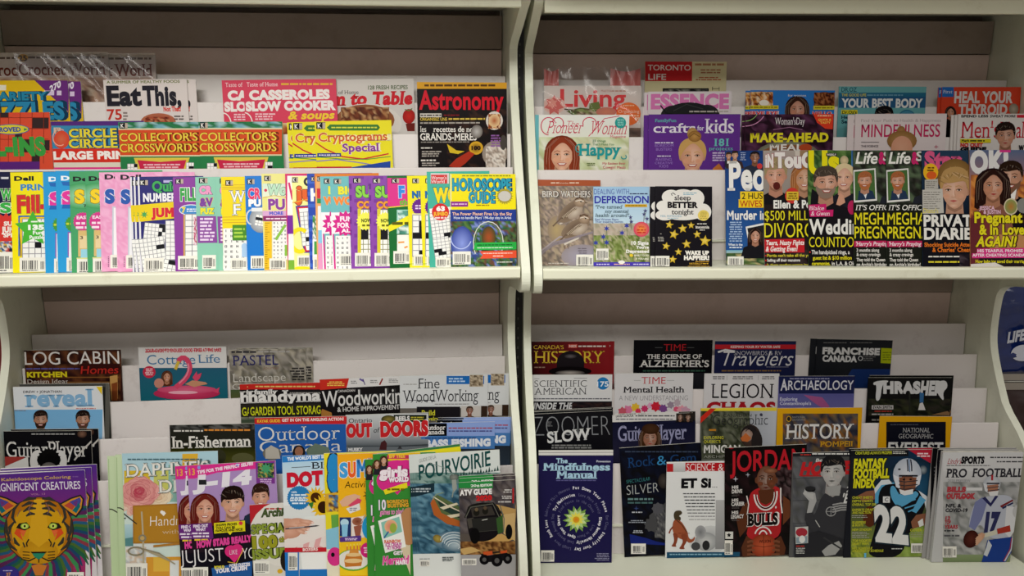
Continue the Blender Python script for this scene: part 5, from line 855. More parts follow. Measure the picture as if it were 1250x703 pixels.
P('5a8a8c', 130, 500, 190, 490, 190, 540, 130, 540); ROSE(320, 270, 72, ('ecdcbc', 'd8b490'), 22, 2); ROSE(165, 300, 66, ('e8c8b4', 'dca090'), 22, 3); ROSE(190, 345, 40, ('e4b8a8', 'd08078'), 14, 4); ROSE(225, 243, 100, ('e6a49c', 'b84054'), 38, 5)
P('a8752c', 188, 318, 560, 302, 570, 522, 190, 524); P('b4822f', 196, 326, 552, 310, 560, 514, 198, 516); E(355, 358, 9, 9, 'f0ece6'); E(346, 354, 9, 9, 'f0ece6'); P('f0ece6', 340, 360, 370, 358, 356, 376); T('Handmade', 282, 376, 560, 430, 'ece6de', b=-.012, i=.05); T('with love', 350, 450, 540, 474, 'd8c0a0', b=-.012); Q(6, '34342e', 60, 325, 110, 332, 150, 370, 210, 418); Q(6, '34342e', 95, 412, 125, 390, 150, 385)
Q(9, 'b8ac90', 236, 350, 244, 480, 246, 640); Q(12, '8a826c', 215, 545, 330, 580, 420, 640, taper=.5); E(240, 495, 22, 20, '8a826c'); E(240, 495, 12, 11, 'c4a468'); ARC(205, 566, 42, 22, 0, 360, 9, '8a826c'); Q(14, 'a89c80', 250, 560, 330, 590, 418, 636, taper=.7); Q(12, 'b07a34', 300, 540, 430, 528, 560, 530); T("DAPHNE'S", 150, 96, 600, 164, 'e8e6de', b=.01, s=1, o='5a6a6a', ob=.02, rise=.12); T('DIARY', 326, 182, 640, 250, 'e8e6de', b=.01, s=1, o='5a6a6a', ob=.02, rise=.1); L(160, 62, 570, 74, 1, '4a6a74'); P('e8e6e0', 98, 40, 130, 38, 132, 214, 100, 216); E(106, 58, 5, 5, '2a2a2a'); L(106, 80, 122, 205, 9, '8a8a88', fill=.3); BC(148, 632, 268, 730)
M(C8, 'LDF', 1, 92, 44, 520, -14, 'c4d8ac', 'pale green wrapper page behind the rose craft magazine')
G(92, 30, 640, 800, 'c8dab2', 'b8cea0'); Q(4, 'a4bc8c', 100, 60, 110, 700); Q(6, '34342e', 60, 325, 120, 332, 150, 350)
C(48, 52, 0, 'pale green wrapper page at the far left of the rose craft magazine')
def j14(x):
    P('d8348c', x, 105, x+470, 80, x+455, 130, x+160, 158, x+40, 190, x, 190); E(x+62, 132, 8, 10, '8a9ae0'); E(x+265, 118, 10, 8, '6a7ad0'); T('13', x+12, 138, x+42, 172, 'e8a83a', b=.02); T('TIPS FOR THE PERFECT SELFIE!', x+54, 150, x+350, 166, 'f0e0ec', b=.05, rise=2.0); T('J-14', x+28, 182, x+340, 246, 'e6e2ea', b=.11, o='1c1a20', ob=.035, i=.12, rise=.25); R(x+62, 196, x+102, 222, '2a2a2e'); P('7a3a8c', x+360, 106, x+462, 98, x+464, 216, x+366, 224); N(x+372, 108, x+458, 186, 5, 5, ['2a6a4a', '6a8a3a', '1a3a3a', 'b8a05a', '2a2a3a'], 4); ST(x+415, 138, 34, '4a9a6a', 9, .5); L(x+374, 190, x+456, 218, 3, 'd8b8e0', al='c')
    P('1c1a22', x, 420, x+480, 400, x+480, 720, x, 720); WHO(x+388, 290, 112, 'd0987c', '33221c', 'quiff', '2a3448', sh=1.0); WHO(x+94, 352, 132, 'd89a80', '6a2420', 'long', '2a2028', sh=.9); WHO(x+240, 318, 148, 'd8a488', '241a18', 'fringe', '221f26', sh=1.1)
    P('6a2f7c', x+10, 428, x+130, 420, x+140, 500, x+110, 522, x+14, 500); T('FIND OUT', x+34, 432, x+112, 446, 'ece0f0', b=.06); T('WHAT', x+46, 450, x+100, 464, 'ece0f0', b=.06); L(x+24, 468, x+128, 500, 2, 'ece0f0', al='c'); L(x+40, 502, x+112, 518, 1, 'e8c83a'); P('e0d428', x+142, 422, x+306, 410, x+308, 466, x+240, 470, x+228, 486, x+214, 472, x+144, 478); T('SHAWN PROVES', x+152, 428, x+265, 440, '23231a', b=.05); T('YOU CAN BE', x+152, 444, x+255, 456, '23231a', b=.05); T('FAMOUS AND NICE!', x+152, 458, x+296, 470, '23231a', b=.05); ST(x+284, 424, 14, 'd83a4a', 7, .6)
    T('HOW STARS REALLY', x+52, 520, x+345, 552, 'e04a9a', b=.08, o='2a1020', ob=.03, rise=.5); T('JUST', x+30, 562, x+196, 632, 'e8e4e6', b=-.01); E(x+232, 572, 32, 32, 'd8347c'); E(x+266, 566, 32, 32, 'd8347c'); P('d8347c', x+203, 580, x+297, 574, x+252, 634); T('LIKE', x+226, 566, x+268, 590, 'f0c8dc', b=.0, o='8a1a4a', ob=.02); T('YOU', x+294, 556, x+400, 614, 'e8e4e6', b=-.01); Q(4, 'd8b43a', x+215, 628, x+262, 636, x+300, 560); P('2a5a9c', x+130, 660, x+345, 625, x+345, 720, x+138, 720); T('BONUS:', x+146, 650, x+200, 664, 'e8d83a', b=.05); T('YOUR CRUSH', x+150, 668, x+320, 688, 'ece8f0', b=.06, rise=.4); T('MORE QUIZZES', x+225, 640, x+335, 656, 'ece8f0', b=.05); BC(x+20, 654, x+112, 720)
M(C5, 'LDF', 6, 122, 122, 466, -26, 'ab8cc0', 'teen magazine with three smiling young people on lilac, front copy')
j14(122); C(58, 126, 5, 'teen magazine with three young people, left copy partly hidden')
M(C5, 'LDF', 8, 450, 330, 300, -20, 'd8d4cc', 'small white comic digest announcing a 100th issue')
P('b82c34', 450, 320, 640, 300, 560, 345, 500, 380, 455, 440); E(640, 480, 190, 175, 'e0dcd4'); R(580, 320, 760, 380, 'e0dcd4'); L(538, 342, 625, 356, 1, 'b83a34'); T('Archie', 512, 352, 650, 392, '4a5a34', b=.04, i=.15, o='23301c', ob=.02); T('SPECIAL', 462, 436, 660, 480, '8a9a3c', b=.05, o='1c2414', ob=.04); T('100', 466, 500, 600, 556, '9a9a2e', b=.08, o='1c2414', ob=.04); T('th', 606, 498, 640, 524, '9a9a2e', b=.05, o='1c2414', ob=.03); T('ISSUE', 464, 568, 650, 614, '8a9a3c', b=.06, o='1c2414', ob=.04); E(648, 620, 34, 60, '2a2420'); BC(474, 622, 556, 690); E(612, 678, 14, 12, 'd8a82a')
M(C5, 'LDF', 9, 622, 72, 400, -14, 'dfe2e0', 'white dot-to-dot puzzle book with red title and sunflowers', name='puzzle_magazine', cat='puzzle booklet')
G(622, 55, 1030, 330, 'a4cce4', 'e6eaea'); P('2f7cc4', 622, 60, 1030, 40, 1030, 80, 624, 106); T("THE WORLD'S BEST SELLING", 650, 80, 900, 96, 'e8eef4', b=.05, rise=.6); Q(3, '2a2a2a', 672, 132, 772, 126); T('Bliss', 776, 104, 920, 138, '1f2024', b=.0, s=1); T('DOT', 648, 166, 838, 230, 'c82438', b=.08, rise=.1); T('TO', 850, 160, 1000, 222, 'c82438', b=.08); ST(712, 290, 64, '2f7cb8', 30, .93); L(660, 268, 760, 326, 4, 'e0ecf4', al='c'); T('100%', 672, 256, 700, 266, 'e0ecf4', b=.03); T('GUARANTEE', 664, 292, 762, 306, 'e0ecf4', b=.03)
ST(800, 290, 62, 'e8b82a', 16, .62); E(800, 290, 28, 28, '4a2c18'); ST(840, 340, 70, 'ecc02e', 16, .62); E(840, 340, 30, 32, '3a2416'); P('3a7a34', 760, 320, 790, 310, 780, 350); P('e4e8e4', 740, 390, 850, 380, 850, 480, 760, 460); G(622, 400, 860, 555, 'e6e2dc', 'eadfda'); P('d09a80', 600, 400, 660, 396, 700, 408, 720, 440, 700, 480, 660, 500, 620, 520, 600, 520); E(700, 432, 62, 36, 'e0b098', 'cf987e'); E(662, 470, 60, 34, 'dba890', 'c88f76')
for i in range(4): E(752-i*10, 416+i*17, 40-i*3, 11, 'e4b69e', 'c98f76', rot=8+i*4); E(784-i*12, 421+i*18, 8, 6, 'ecccc0')
Q(16, 'd8a288', 690, 420, 730, 440, 770, 446, taper=.4); Q(7, '4a4a52', 640, 452, 720, 446, 800, 438); Q(4, 'b8b8bc', 660, 448, 740, 442); P('2a2a2e', 798, 434, 822, 436, 800, 442)
for i in range(7): P('e0a8a8' if i % 2 else 'e8dcd8', 640+i*32, 570-i*12, 672+i*32, 558-i*12, 850, 540, 850, 556, 640+i*30, 590-i*8)
R(622, 552, 1030, 576, 'c42834'); T('BOXERS', 732, 556, 812, 570, 'f0dcd8', b=.05); R(622, 576, 712, 720, '2a74c0'); P('f0f0ee', 720, 580, 1030, 570, 1030, 660, 730, 672); R(715, 668, 1030, 720, '2a74c0'); BC(655, 578, 705, 672)
M(C5, 'LDF', 10, 842, 58, 380, -14, 'e8d830', 'yellow puzzle magazine with a blue number, squeezed beside the summer activity book')
T('8', 862, 84, 930, 240, '2f8ac8', b=.1, o='1c2430', ob=.04); P('d8a83a', 842, 270, 912, 260, 916, 360, 856, 366); R(868, 274, 930, 362, '4a7aa4'); N(868, 274, 930, 362, 3, 4, ['4a7aa4', 'e0b84a', '6a4a34'], 3); P('6aa84a', 880, 380, 1000, 370, 1000, 440, 884, 450); P('8ac4dc', 846, 460, 1000, 420, 1000, 560, 850, 560); P('e8e0c8', 846, 560, 1000, 560, 1000, 720, 850, 720); E(900, 600, 40, 50, 'd83a8a'); E(890, 590, 10, 12, '1a1a1c')
M(C6, 'LDF', 11, 94, 62, 330, -10, 'f0b422', 'yellow orange summer activity book with a cake, left of the green girls magazine')
G(94, 45, 440, 700, 'f0a826', 'f2cc2a'); T('S', 106, 112, 150, 180, '4aa0dc', b=.06, o='f0f0ec', ob=.03); T('U', 150, 108, 192, 178, 'e8602a', b=.06, o='f0f0ec', ob=.03); T('M', 196, 98, 254, 176, '3f8ad0', b=.06, o='f0f0ec', ob=.03); T('M', 256, 92, 316, 172, 'd83a5a', b=.06, o='f0f0ec', ob=.03); T('ER', 320, 90, 400, 170, '4aa0dc', b=.06, o='f0f0ec', ob=.03); T('Activity', 132, 204, 276, 238, '2a2418', b=-.005, i=.15)
P('e0b090', 104, 310, 140, 280, 185, 270, 216, 280, 210, 300, 170, 330, 120, 336); P('d84a6a', 150, 330, 200, 292, 222, 300, 200, 352); for_ = 0
P('e4e2e0', 140, 346, 210, 318, 216, 352, 160, 372); L(158, 340, 206, 360, 2, '8a8a9a'); E(262, 290, 20, 26, '5a3a18'); ST(256, 275, 30, '6a5a20', 7, .4); E(262, 334, 18, 14, 'e0c03a'); R(106, 392, 166, 492, '2a3a6a'); E(132, 420, 22, 20, 'b8dcec'); P('8ac4e4', 116, 430, 150, 428, 146, 500, 120, 500); P('e8dcd4', 166, 395, 235, 385, 236, 500, 168, 500); E(200, 414, 28, 22, '7a4030', 'a86a50'); P('9a5a48', 180, 440, 224, 432, 214, 494, 190, 496); Q(4, 'b8b8b8', 220, 420, 240, 378); P('5a3a8a', 106, 496, 220, 488, 220, 518, 108, 522); L(128, 500, 205, 514, 2, 'e8d0f0', al='c'); E(270, 445, 46, 68, '2f9ad0'); T('TH', 248, 426, 300, 460, 'e8e03a', b=.05)
E(180, 618, 90, 58, '6ab03a'); E(180, 616, 84, 52, 'e8e4da'); P('c87a34', 130, 620, 140, 590, 218, 584, 228, 612, 220, 650, 136, 654); P('d89040', 156, 590, 160, 562, 205, 558, 208, 586); E(180, 590, 42, 10, 'e8c48a'); E(178, 622, 50, 12, 'e8c48a')
for x_ in (146, 164, 182, 200, 214): Q(5, 'd86a4a', x_, 566-(x_-146)*.1, x_, 545-(x_-146)*.1); E(x_, 540-(x_-146)*.1, 4, 6, 'f0d85a')
E(252, 566, 36, 40, 'd02a7a'); L(232, 548, 272, 584, 3, 'f4d0e4', al='c')
def girls(x):
    P('e8c02a', x+80, 60, x+250, 50, x+250, 90, x+80, 96); R(x+76, 66, x+240, 86, 'c83a5a'); T('BFF TREE', x+86, 66, x+170, 82, 'f0d03a', b=.03); E(x+130, 150, 92, 58, 'd8348a'); E(x+90, 200, 70, 60, 'd8348a'); E(x+175, 160, 60, 70, 'd8348a'); P('d8348a', x+30, 170, x+200, 190, x+130, 275); WHO(x+22, 112, 34, 'c89878', '4a2c1c', 'long', '2a2a30', sh=.6); WHO(x+58, 94, 38, 'd0a080', '3a2218', 'long', '2a2a30', sh=.6); T('girls', x+34, 132, x+184, 180, 'f0e6ec', b=.07, o='8a1a5a', ob=.03, i=.05); T('WORLD', x+84, 184, x+190, 206, 'f0e6ec', b=.08, o='8a1a5a', ob=.03); P('e8d82a', x+56, 248, x+180, 208, x+184, 236, x+66, 272); L(x+76, 236, x+170, 254, 1, '6a6a1a'); pass
    T('10', x+32, 302, x+70, 352, 'e8e4ea', b=.03, o='8a4a9a', ob=.02); T('BOREDOM', x+74, 302, x+186, 318, 'd8a83a', b=.06, o='5a3a1a', ob=.02); T('BUSTING', x+78, 322, x+190, 340, 'd8a83a', b=.06, o='5a3a1a', ob=.02); T('games to play!', x+38, 350, x+160, 378, 'e890c0', b=.03, i=.1); P('d8c8a8', x+160, 360, x+200, 340, x+200, 700, x+150, 560); E(x+190, 440, 50, 100, 'b8865a'); P('f0f0ea', x+28, 410, x+148, 372, x+176, 548, x+66, 580); P('8ac4b4', x+44, 418, x+140, 388, x+156, 468, x+58, 504); E(x+96, 440, 34, 36, 'd87a6a', 'e8b48a'); E(x+108, 448, 18, 26, '9ab04a'); Q(8, '3a6a9a', x+60, 500, x+84, 466); T('RAINBOW', x+62, 512, x+150, 528, 'd8603a', b=.05); T('ICE CREAM', x+68, 528, x+152, 546, 'c83a9c', b=.05); T('AT HOME!', x+76, 546, x+150, 562, 'c83a9c', b=.05); T('GET', x+110, 572, x+160, 590, 'f0e8ec', b=.06); T('Mermaid', x+52, 600, x+190, 640, 'e04a9a', b=.06, o='f0e6ec', ob=.03, i=.1); T('HAIR!', x+124, 620, x+184, 642, 'f0e8ec', b=.06)
M(C6, 'LDF', 14, 280, 62, 330, -12, '3c8a3a', 'green girls magazine with a pink heart, standing in front of its copy')
girls(280); C(240, 90, 13, 'green girls magazine copy showing at the lower left behind the first', w=330, dy=-12)
M(C6, 'LDF', 12.4, 300, 60, 440, -52, 'e0d428', 'yellow and green magazine sticking out above the outfitter guide')
P('3a7a4a', 300, 58, 740, 0, 740, 20, 300, 80); P('e8dc2e', 300, 70, 740, 22, 740, 40, 300, 80); R(300, 80, 740, 720, '3a8a3a')
def pourv(x):
    P('d4dad6', x-10, 0, x+480, 0, x+480, 150, x-10, 200); N(x, 158, x+470, 230, 12, 3, ['5a7a74', '3f625c', '8aa39c', '6a8a84'], 5); N(x, 215, x+470, 590, 10, 12, ['35586c', '4a7288', '2a4a5e', '5a8498', '3f6478', '6f98a8'], 12); R(x, 585, x+480, 720, 'dfe2df')
    for q in range(16): P('2f4a46', x+230+q*15, 178-q*2, x+237+q*15, 166-q*2-(q % 3)*9, x+243+q*15, 176-q*2)
    T('GUIDE DE LA', x+32, 88, x+122, 106, 'a8aca8', b=.02, rise=1.0); T('POURVOIRIE', x+32, 120, x+412, 196, '1f4a48', b=.015, rise=.72); P('22343e', x, 232, x+112, 212, x+112, 258, x, 286); L(x+14, 236, x+100, 262, 2, 'b8c4c8'); E(x+215, 182, 24, 18, '8a8c84', '5a645e'); P('9aa098', x+204, 196, x+226, 194, x+232, 240, x+214, 262, x+206, 236); Q(6, '8a948c', x+212, 250, x+206, 288); Q(3, '8a9a94', x+90, 110, x+160, 130, x+215, 170)
    P('b0602f', x+92, 318, x+110, 280, x+260, 400, x+340, 448, x+300, 455, x+180, 428, x+110, 380); P('5a6a44', x+106, 286, x+130, 274, x+330, 380, x+330, 436, x+240, 410, x+150, 370); P('2f4038', x+125, 300, x+200, 330, x+320, 400, x+240, 396, x+150, 350); P('d8ceb0', x+140, 340, x+230, 316, x+240, 324, x+160, 352); P('d8ceb0', x+178, 382, x+260, 370, x+262, 384, x+200, 396); Q(6, 'd8ccb0', x+108, 284, x+180, 330, x+330, 400); Q(4, '8a9a7a', x+104, 300, x+120, 272, x+160, 262)
    E(x+210, 515, 110, 50, 'a8bcc4', '4a6c80'); E(x+240, 540, 90, 36, 'b8c8ce', '46687c'); E(x+130, 505, 26, 20, 'b09a4a', '7a6a3a', rot=30)
    for q in range(5): ARC(x+215, 515+q*8, 70-q*10, 44-q*6, 180, 400, 4, 'd0dadc')
    L(x+35, 606, x+90, 616, 1, 'a8aaa8'); L(x+155, 600, x+220, 626, 3, '3a4444'); BC(x+36, 618, x+88, 650)
M(C6, 'LDF', 17, 492, 64, 455, -26, 'd9dfdc', 'white outfitter guide with a wooden canoe on a lake')
pourv(492); C(470, 66, 16, 'dark green spine copy of the canoe guide, tight behind its left edge'); C(480, 65, 16.5, 'canoe guide copy squeezed between the front one and the dark spine')
M(C6, 'LDF', 20, 732, 212, 296, -16, '5a524c', 'small off-road vehicle guide leaning in front of the canoe guide')
N(732, 200, 1035, 480, 8, 7, ['4a4446', '5a5456', '3a363a', '6a6260', '524a48'], 8); R(730, 196, 912, 240, '2f8a44'); T('20', 796, 222, 826, 234, 'e8ece4', b=.03); T('th EDITION', 828, 222, 908, 234, 'e8ece4', b=.05, rise=.1); L(740, 242, 905, 248, 1, 'b8b4b0'); T('ATV GUIDE', 738, 252, 908, 278, 'eceae6', b=.06); T('2020', 824, 282, 908, 306, 'c82a2c', b=.07); R(1016, 240, 1024, 320, 'b8282c'); L(960, 244, 1012, 266, 2, 'c8c4c0', al='r'); L(955, 278, 1012, 298, 2, 'c8c4c0', al='r'); L(940, 306, 1012, 318, 1, 'c8c4c0', al='r')
P('b8945a', 905, 320, 1032, 350, 1032, 420, 920, 400); P('c8a870', 960, 380, 1030, 370, 1032, 520, 970, 480); P('c49c5c', 850, 500, 960, 480, 1020, 510, 960, 536, 840, 530); N(732, 520, 1032, 590, 10, 3, ['6a4428', '8a6238', '4a2e1c', 'a87c48'], 9); P('c8a468', 735, 560, 800, 548, 850, 570, 760, 590)
P('1e1c1e', 770, 350, 800, 320, 930, 312, 960, 380, 955, 470, 900, 520, 800, 520, 780, 460); Q(8, '2a2a26', 765, 395, 790, 335, 915, 318, 968, 382); Q(7, '1a1a1a', 915, 318, 945, 400); P('3c3834', 796, 345, 905, 334, 925, 380, 806, 392); E(826, 368, 16, 18, '24231f'); E(872, 360, 16, 18, '24231f'); E(826, 352, 9, 10, '6a5a44'); E(872, 344, 9, 10, '5a4a3a'); Q(4, '6a6a60', 770, 392, 796, 340, 912, 322, 948, 396); P('4a4640', 775, 400, 810, 394, 820, 440, 786, 452); Q(5, '5a5a52', 800, 470, 950, 458); Q(5, '6a6a60', 950, 330, 972, 400, 970, 470); P('2c2c2a', 800, 400, 940, 390, 945, 460, 810, 470); Q(4, 'b8b8b0', 855, 408, 885, 402); P('3a5a30', 930, 400, 965, 380, 968, 470, 940, 480); E(818, 490, 26, 42, '161618'); E(998, 470, 18, 40, '161618')
R(732, 590, 1035, 720, 'a3a1a2'); Q(8, '2a2624', 850, 590, 910, 580, 980, 572); P('c8552c', 860, 575, 910, 570, 912, 590, 866, 596); P('c8552c', 950, 572, 990, 566, 985, 590, 960, 592); P('1e1c1e', 880, 595, 990, 580, 1000, 620, 890, 630); E(868, 616, 26, 27, '19181a'); E(868, 616, 11, 11, '5a5858'); E(935, 622, 30, 32, '19181a'); E(935, 622, 13, 14, '5a5858'); E(992, 612, 24, 28, '19181a'); E(992, 612, 10, 11, '5a5858'); BC(750, 610, 826, 644)
C(736, 190, 19, 'off-road vehicle guide copy, its pale top edge just above the front one', w=292); C(732, 178, 18, 'off-road vehicle guide copy at the back, its top edge highest', w=296)
# ================================================================== RIGHT RACK, LOWER LEVEL
D1 = (630, 400, 4.392); D2 = (840, 400, 4.395); D3 = (1030, 400, 4.395); D4 = (640, 540, 4.312); D5 = (860, 530, 4.065); D6 = (1030, 530, 4.063); D7 = (880, 540, 4.688); D8 = (1030, 540, 4.683); D9 = (1130, 540, 4.317)
M(D1, 'RD2', 1, 82, 74, 420, 0, '6a1c22', 'history magazine with a bowler hat and yellow serif title')
G(82, 70, 510, 300, '3a1a1c', '8a2428', 1); T("CANADA'S", 94, 94, 255, 114, 'd8b83a', b=.0, s=1); R(280, 88, 328, 108, 'c04438'); T('INSIDE', 284, 92, 324, 104, 'e8d8d0', b=.02); L(334, 92, 480, 106, 1, 'd8d0c8'); T('HISTORY', 96, 124, 474, 188, 'd8b83a', b=.0, s=1); E(292, 185, 74, 62, '231f22'); R(218, 180, 366, 225, '231f22'); E(290, 232, 116, 26, '1a1719'); E(290, 240, 80, 14, 'b8b0a8', '3a3436'); E(292, 152, 34, 12, '6a6468', '2a2628'); L(98, 205, 155, 216, 1, '9a7a6a')
C(108, 72, 0, 'spare history magazine, a dark red strip showing on the right')
M(D1, 'RD3', 1, 84, 253, 432, -2, 'd9d9d9', 'white science magazine with a blue circle, above the slow aging cover')
Q(2, '3a3a3c', 98, 273, 125, 273); T('SCIENTIFIC', 98, 282, 380, 316, '2a2a2e', b=-.012, s=1); T('AMERICAN', 98, 322, 378, 358, '2a2a2e', b=-.012, s=1); Q(2, '3a3a3c', 310, 270, 380, 270); E(466, 298, 33, 33, '2878b8'); T('175', 434, 288, 496, 314, 'e8eef2', b=.02); L(96, 374, 505, 384, 1, '5a5a60'); R(84, 393, 520, 600, '1f1d20'); T('INSIDE THE', 92, 402, 300, 434, 'cfcfd0', b=.04, i=.2); E(420, 418, 24, 10, 'c8502a', '6a2a1c'); N(300, 400, 515, 440, 5, 2, ['1f1d20', '3a2a28', '2a2426'], 4)
M(D1, 'RD4', 2, 92, 464, 424, -20, '1c1c1f', 'black magazine for older readers with thin grey capitals and white word')
T('ZOOMER', 96, 474, 505, 580, '86888c', b=-.025, rise=-.14); T('SLOW', 168, 560, 405, 616, 'd4d4d2', b=.03, s=1, rise=.2); L(170, 622, 425, 648, 2, '8a8a88', al='c'); L(165, 500, 195, 530, 3, '6a6a6c'); R(92, 655, 520, 760, '232326')
C(88, 452, 1, 'spare black magazine for older readers, only its top edge showing', w=424); C(96, 446, 0, 'second spare black magazine, its top edge furthest back', w=424)
M(D1, 'RD2', 0, 632, 66, 422, 0, '17171a', 'black medical magazine with a red title and white serif headline')
T('TIME', 792, 88, 912, 122, 'b0262c', b=-.005, s=1); Q(2, '6a6a6a', 745, 106, 785, 106); Q(2, '6a6a6a', 918, 106, 955, 106); T('THE SCIENCE OF', 700, 142, 996, 164, 'd8d6d2', b=.02, s=1); T("ALZHEIMER'S", 660, 174, 1036, 208, 'd8d6d2', b=.02, s=1); L(680, 222, 1015, 236, 1, '3a5a4a'); R(940, 240, 1055, 600, '2a2a2e')
M(D1, 'RD3', 0, 530, 245, 420, -1, 'd6d4d5', 'white mental health magazine with pink and red paint shapes')
T('TIME', 672, 264, 802, 300, 'bc2434', b=-.005, s=1); Q(2, '8a8a8a', 632, 282, 668, 282); Q(2, '8a8a8a', 808, 282, 848, 282); T('Mental Health', 574, 316, 904, 346, '2a282c', b=.02, s=1); T('A NEW UNDERSTANDING', 552, 362, 922, 388, '8a888c', b=-.012)
for i, (x_, y_, c_) in enumerate(((600, 440, 'd87aa0'), (640, 425, 'e0b83a'), (690, 432, 'c83a6a'), (720, 415, 'd8a0c0'), (750, 420, 'c82a3c'), (790, 432, '7a4a8a'), (830, 412, '9a8a9a'), (860, 435, 'd85a7a'), (890, 440, 'e09aa8'), (570, 446, 'c85a6a'), (865, 400, 'b8a8b0'), (655, 445, 'd83a5a'), (910, 446, 'c89ab0'))): ST(x_, y_, 30-(i % 4)*4, c_, 6+i % 3, .7, i*23)
M(D1, 'RD4', 2, 516, 470, 432, -14, '222336', 'dark blue guitar magazine with a shaggy-haired player on the right rack')
P('d2d0cd', 516, 460, 948, 440, 948, 492, 516, 506); T('DAVID GILMOUR', 535, 468, 630, 480, '3a3a3e', b=.03); L(640, 466, 850, 478, 1, '4a4a4e'); L(535, 484, 840, 496, 1, '7a7a7e'); R(858, 456, 948, 506, '2a2624'); WHO(880, 478, 32, '8a6a58', '2a1e18', 'long', '1a1a1a'); WHO(922, 478, 32, '8a6a58', '3a2a20', 'short', '1a1a1a'); G(516, 506, 948, 720, '1a1c30', '2e2c40'); T('GuitarPlayer', 546, 526, 916, 606, '9494b4', b=.01, s=1); WHO(718, 590, 104, '9a6a54', '4a3020', 'bob', '1c1c28', smile=0); E(722, 540, 48, 28, '4a3222', '38241a')
C(530, 462, 1, 'spare dark blue guitar magazine, its top edge peeping over', w=430)
M(D2, 'RD2', 0, 145, 72, 435, 0, '24284a', 'navy camper travel magazine with a red strip and script title')
R(145, 90, 582, 114, 'b82830'); T('KEEPING YOUR RV WATER SAFE', 228, 96, 494, 108, 'e0d4d0', b=.03); T('SNOWBIRDS & RV', 246, 124, 502, 146, 'c8c6c8', b=-.01); T('Travelers', 166, 124, 552, 202, 'd8d6d8', b=-.005, i=.3); Q(10, 'd8d6d8', 160, 130, 200, 118, 250, 126); L(180, 222, 500, 236, 1, '8a6a3a', fill=.5); L(420, 206, 540, 212, 1, '8a8a9a')
M(D2, 'RD3', 0, 88, 246, 402, 0, 'd5d3d4', 'white military magazine with tall thin serif title and red letters below')
L(128, 258, 200, 278, 2, '6a686a', al='c'); L(228, 258, 360, 278, 2, '6a686a', al='c'); L(390, 258, 470, 278, 2, '6a686a', al='c'); Q(2, '9a9a9a', 208, 256, 208, 280); Q(2, '9a9a9a', 376, 256, 376, 280); T('LEGION', 122, 300, 458, 376, '1e1c20', b=-.005, s=1); T('CHAOS', 98, 400, 470, 460, 'a8242c', b=.05, s=1)
M(D2, 'RD2', 1, 694, 60, 404, 8, '24262a', 'charcoal business magazine with a lime green square')
L(726, 76, 850, 84, 1, '6a6a6a'); L(868, 76, 990, 84, 1, '6a6a6a'); T('FRANCHISE', 720, 106, 1028, 138, 'd0d0d0', b=.06); T('CANADA', 720, 148, 906, 178, 'd0d0d0', b=.06); ARC(925, 163, 11, 11, 0, 360, 4, 'c8c8c8'); L(940, 150, 1010, 178, 3, '6a6a6a'); P('a8b41c', 1036, 108, 1130, 112, 1126, 192, 1034, 188); L(1044, 126, 1118, 176, 4, '6a7a1a', fill=.4); P('23376a', 880, 220, 1098, 220, 1098, 400, 760, 400); G(694, 330, 1098, 420, '1c2c54', '24262a')
C(658, 58, 0, 'spare charcoal business magazine, its spiral-like left edge showing')
M(D2, 'RD3', 1, 488, 260, 408, -1, '6a66a0', 'purple and navy archaeology magazine beside the white military one')
R(488, 258, 900, 352, '23284e'); L(545, 268, 760, 278, 1, '9a9ab8'); T('ARCHAEOLOGY', 496, 284, 888, 332, 'd4d4dc', b=.01); T('A', 496, 276, 530, 335, 'd4d4dc', b=.02); G(488, 352, 900, 500, '5a5a94', '7a74ac'); P('a85a8a', 620, 358, 720, 372, 760, 420, 740, 440, 690, 410); T('Exploring', 492, 372, 586, 390, 'd0d0e0', b=.02); T("Constantinople's", 492, 396, 660, 412, 'd0d0e0', b=.02)
M(D2, 'RD4', 0, 68, 432, 408, -4, '6a6c64', 'nature magazine with a puffin and a red corner ribbon')
G(68, 425, 480, 700, '4a4c40', 'b8bcc4', 1); N(76, 440, 330, 700, 7, 7, ['3a3e30', '5a5e4c', '6a6c5c', '2e3226', '4a4e3e'], 14); R(68, 425, 480, 446, 'd8c43a'); P('c03024', 66, 480, 120, 432, 150, 434, 66, 512); T('CANADIAN', 188, 462, 340, 478, '26262a', b=-.005); T('Geographic', 132, 466, 428, 522, '26262a', b=-.015, s=1); E(392, 466, 8, 8, '3a3a4a'); L(112, 538, 150, 556, 1, 'b87a2a'); T('EXPLORING', 84, 580, 190, 596, 'c8c43a', b=.01); T("QUEBEC'S", 84, 602, 174, 616, 'c8c43a', b=.01); T('MINGAN', 84, 630, 280, 668, 'e0ded8', b=.04); T('ARCHIPELAGO', 84, 682, 300, 696, 'a8a8a0', b=-.01); E(335, 580, 55, 62, '5a463c', '3a302c'); E(330, 556, 40, 34, '2a2626'); E(318, 575, 30, 34, 'b89a8a', '8a7468'); P('c06a3a', 282, 590, 310, 562, 340, 590, 320, 610, 290, 606); ARC(325, 555, 14, 12, 180, 360, 4, '1a1a1c'); E(370, 610, 30, 60, '2e2a2a')
M(D2, 'RD4', 1, 480, 432, 455, -4, 'd8a01c', 'yellow bordered history magazine with a volcanic sky')
R(508, 460, 912, 800, '3a3434'); N(508, 460, 912, 800, 9, 7, ['3a3a44', '5a4a3a', '4a4a54', '6a5a44', '8a5a2a', '2e2e38'], 6); R(528, 474, 552, 502, '2a2a2a'); ARC(540, 488, 12, 14, 0, 360, 4, 'c8981c', 8); T('NATIONAL', 558, 474, 630, 484, '8a8a8a', b=.0, s=1); T('GEOGRAPHIC', 558, 488, 632, 498, '8a8a8a', b=.0, s=1); T('HISTORY', 522, 518, 888, 594, 'dcdad6', b=.01, s=1); T('POMPEII', 708, 608, 886, 636, 'c8962a', b=.02, s=1)
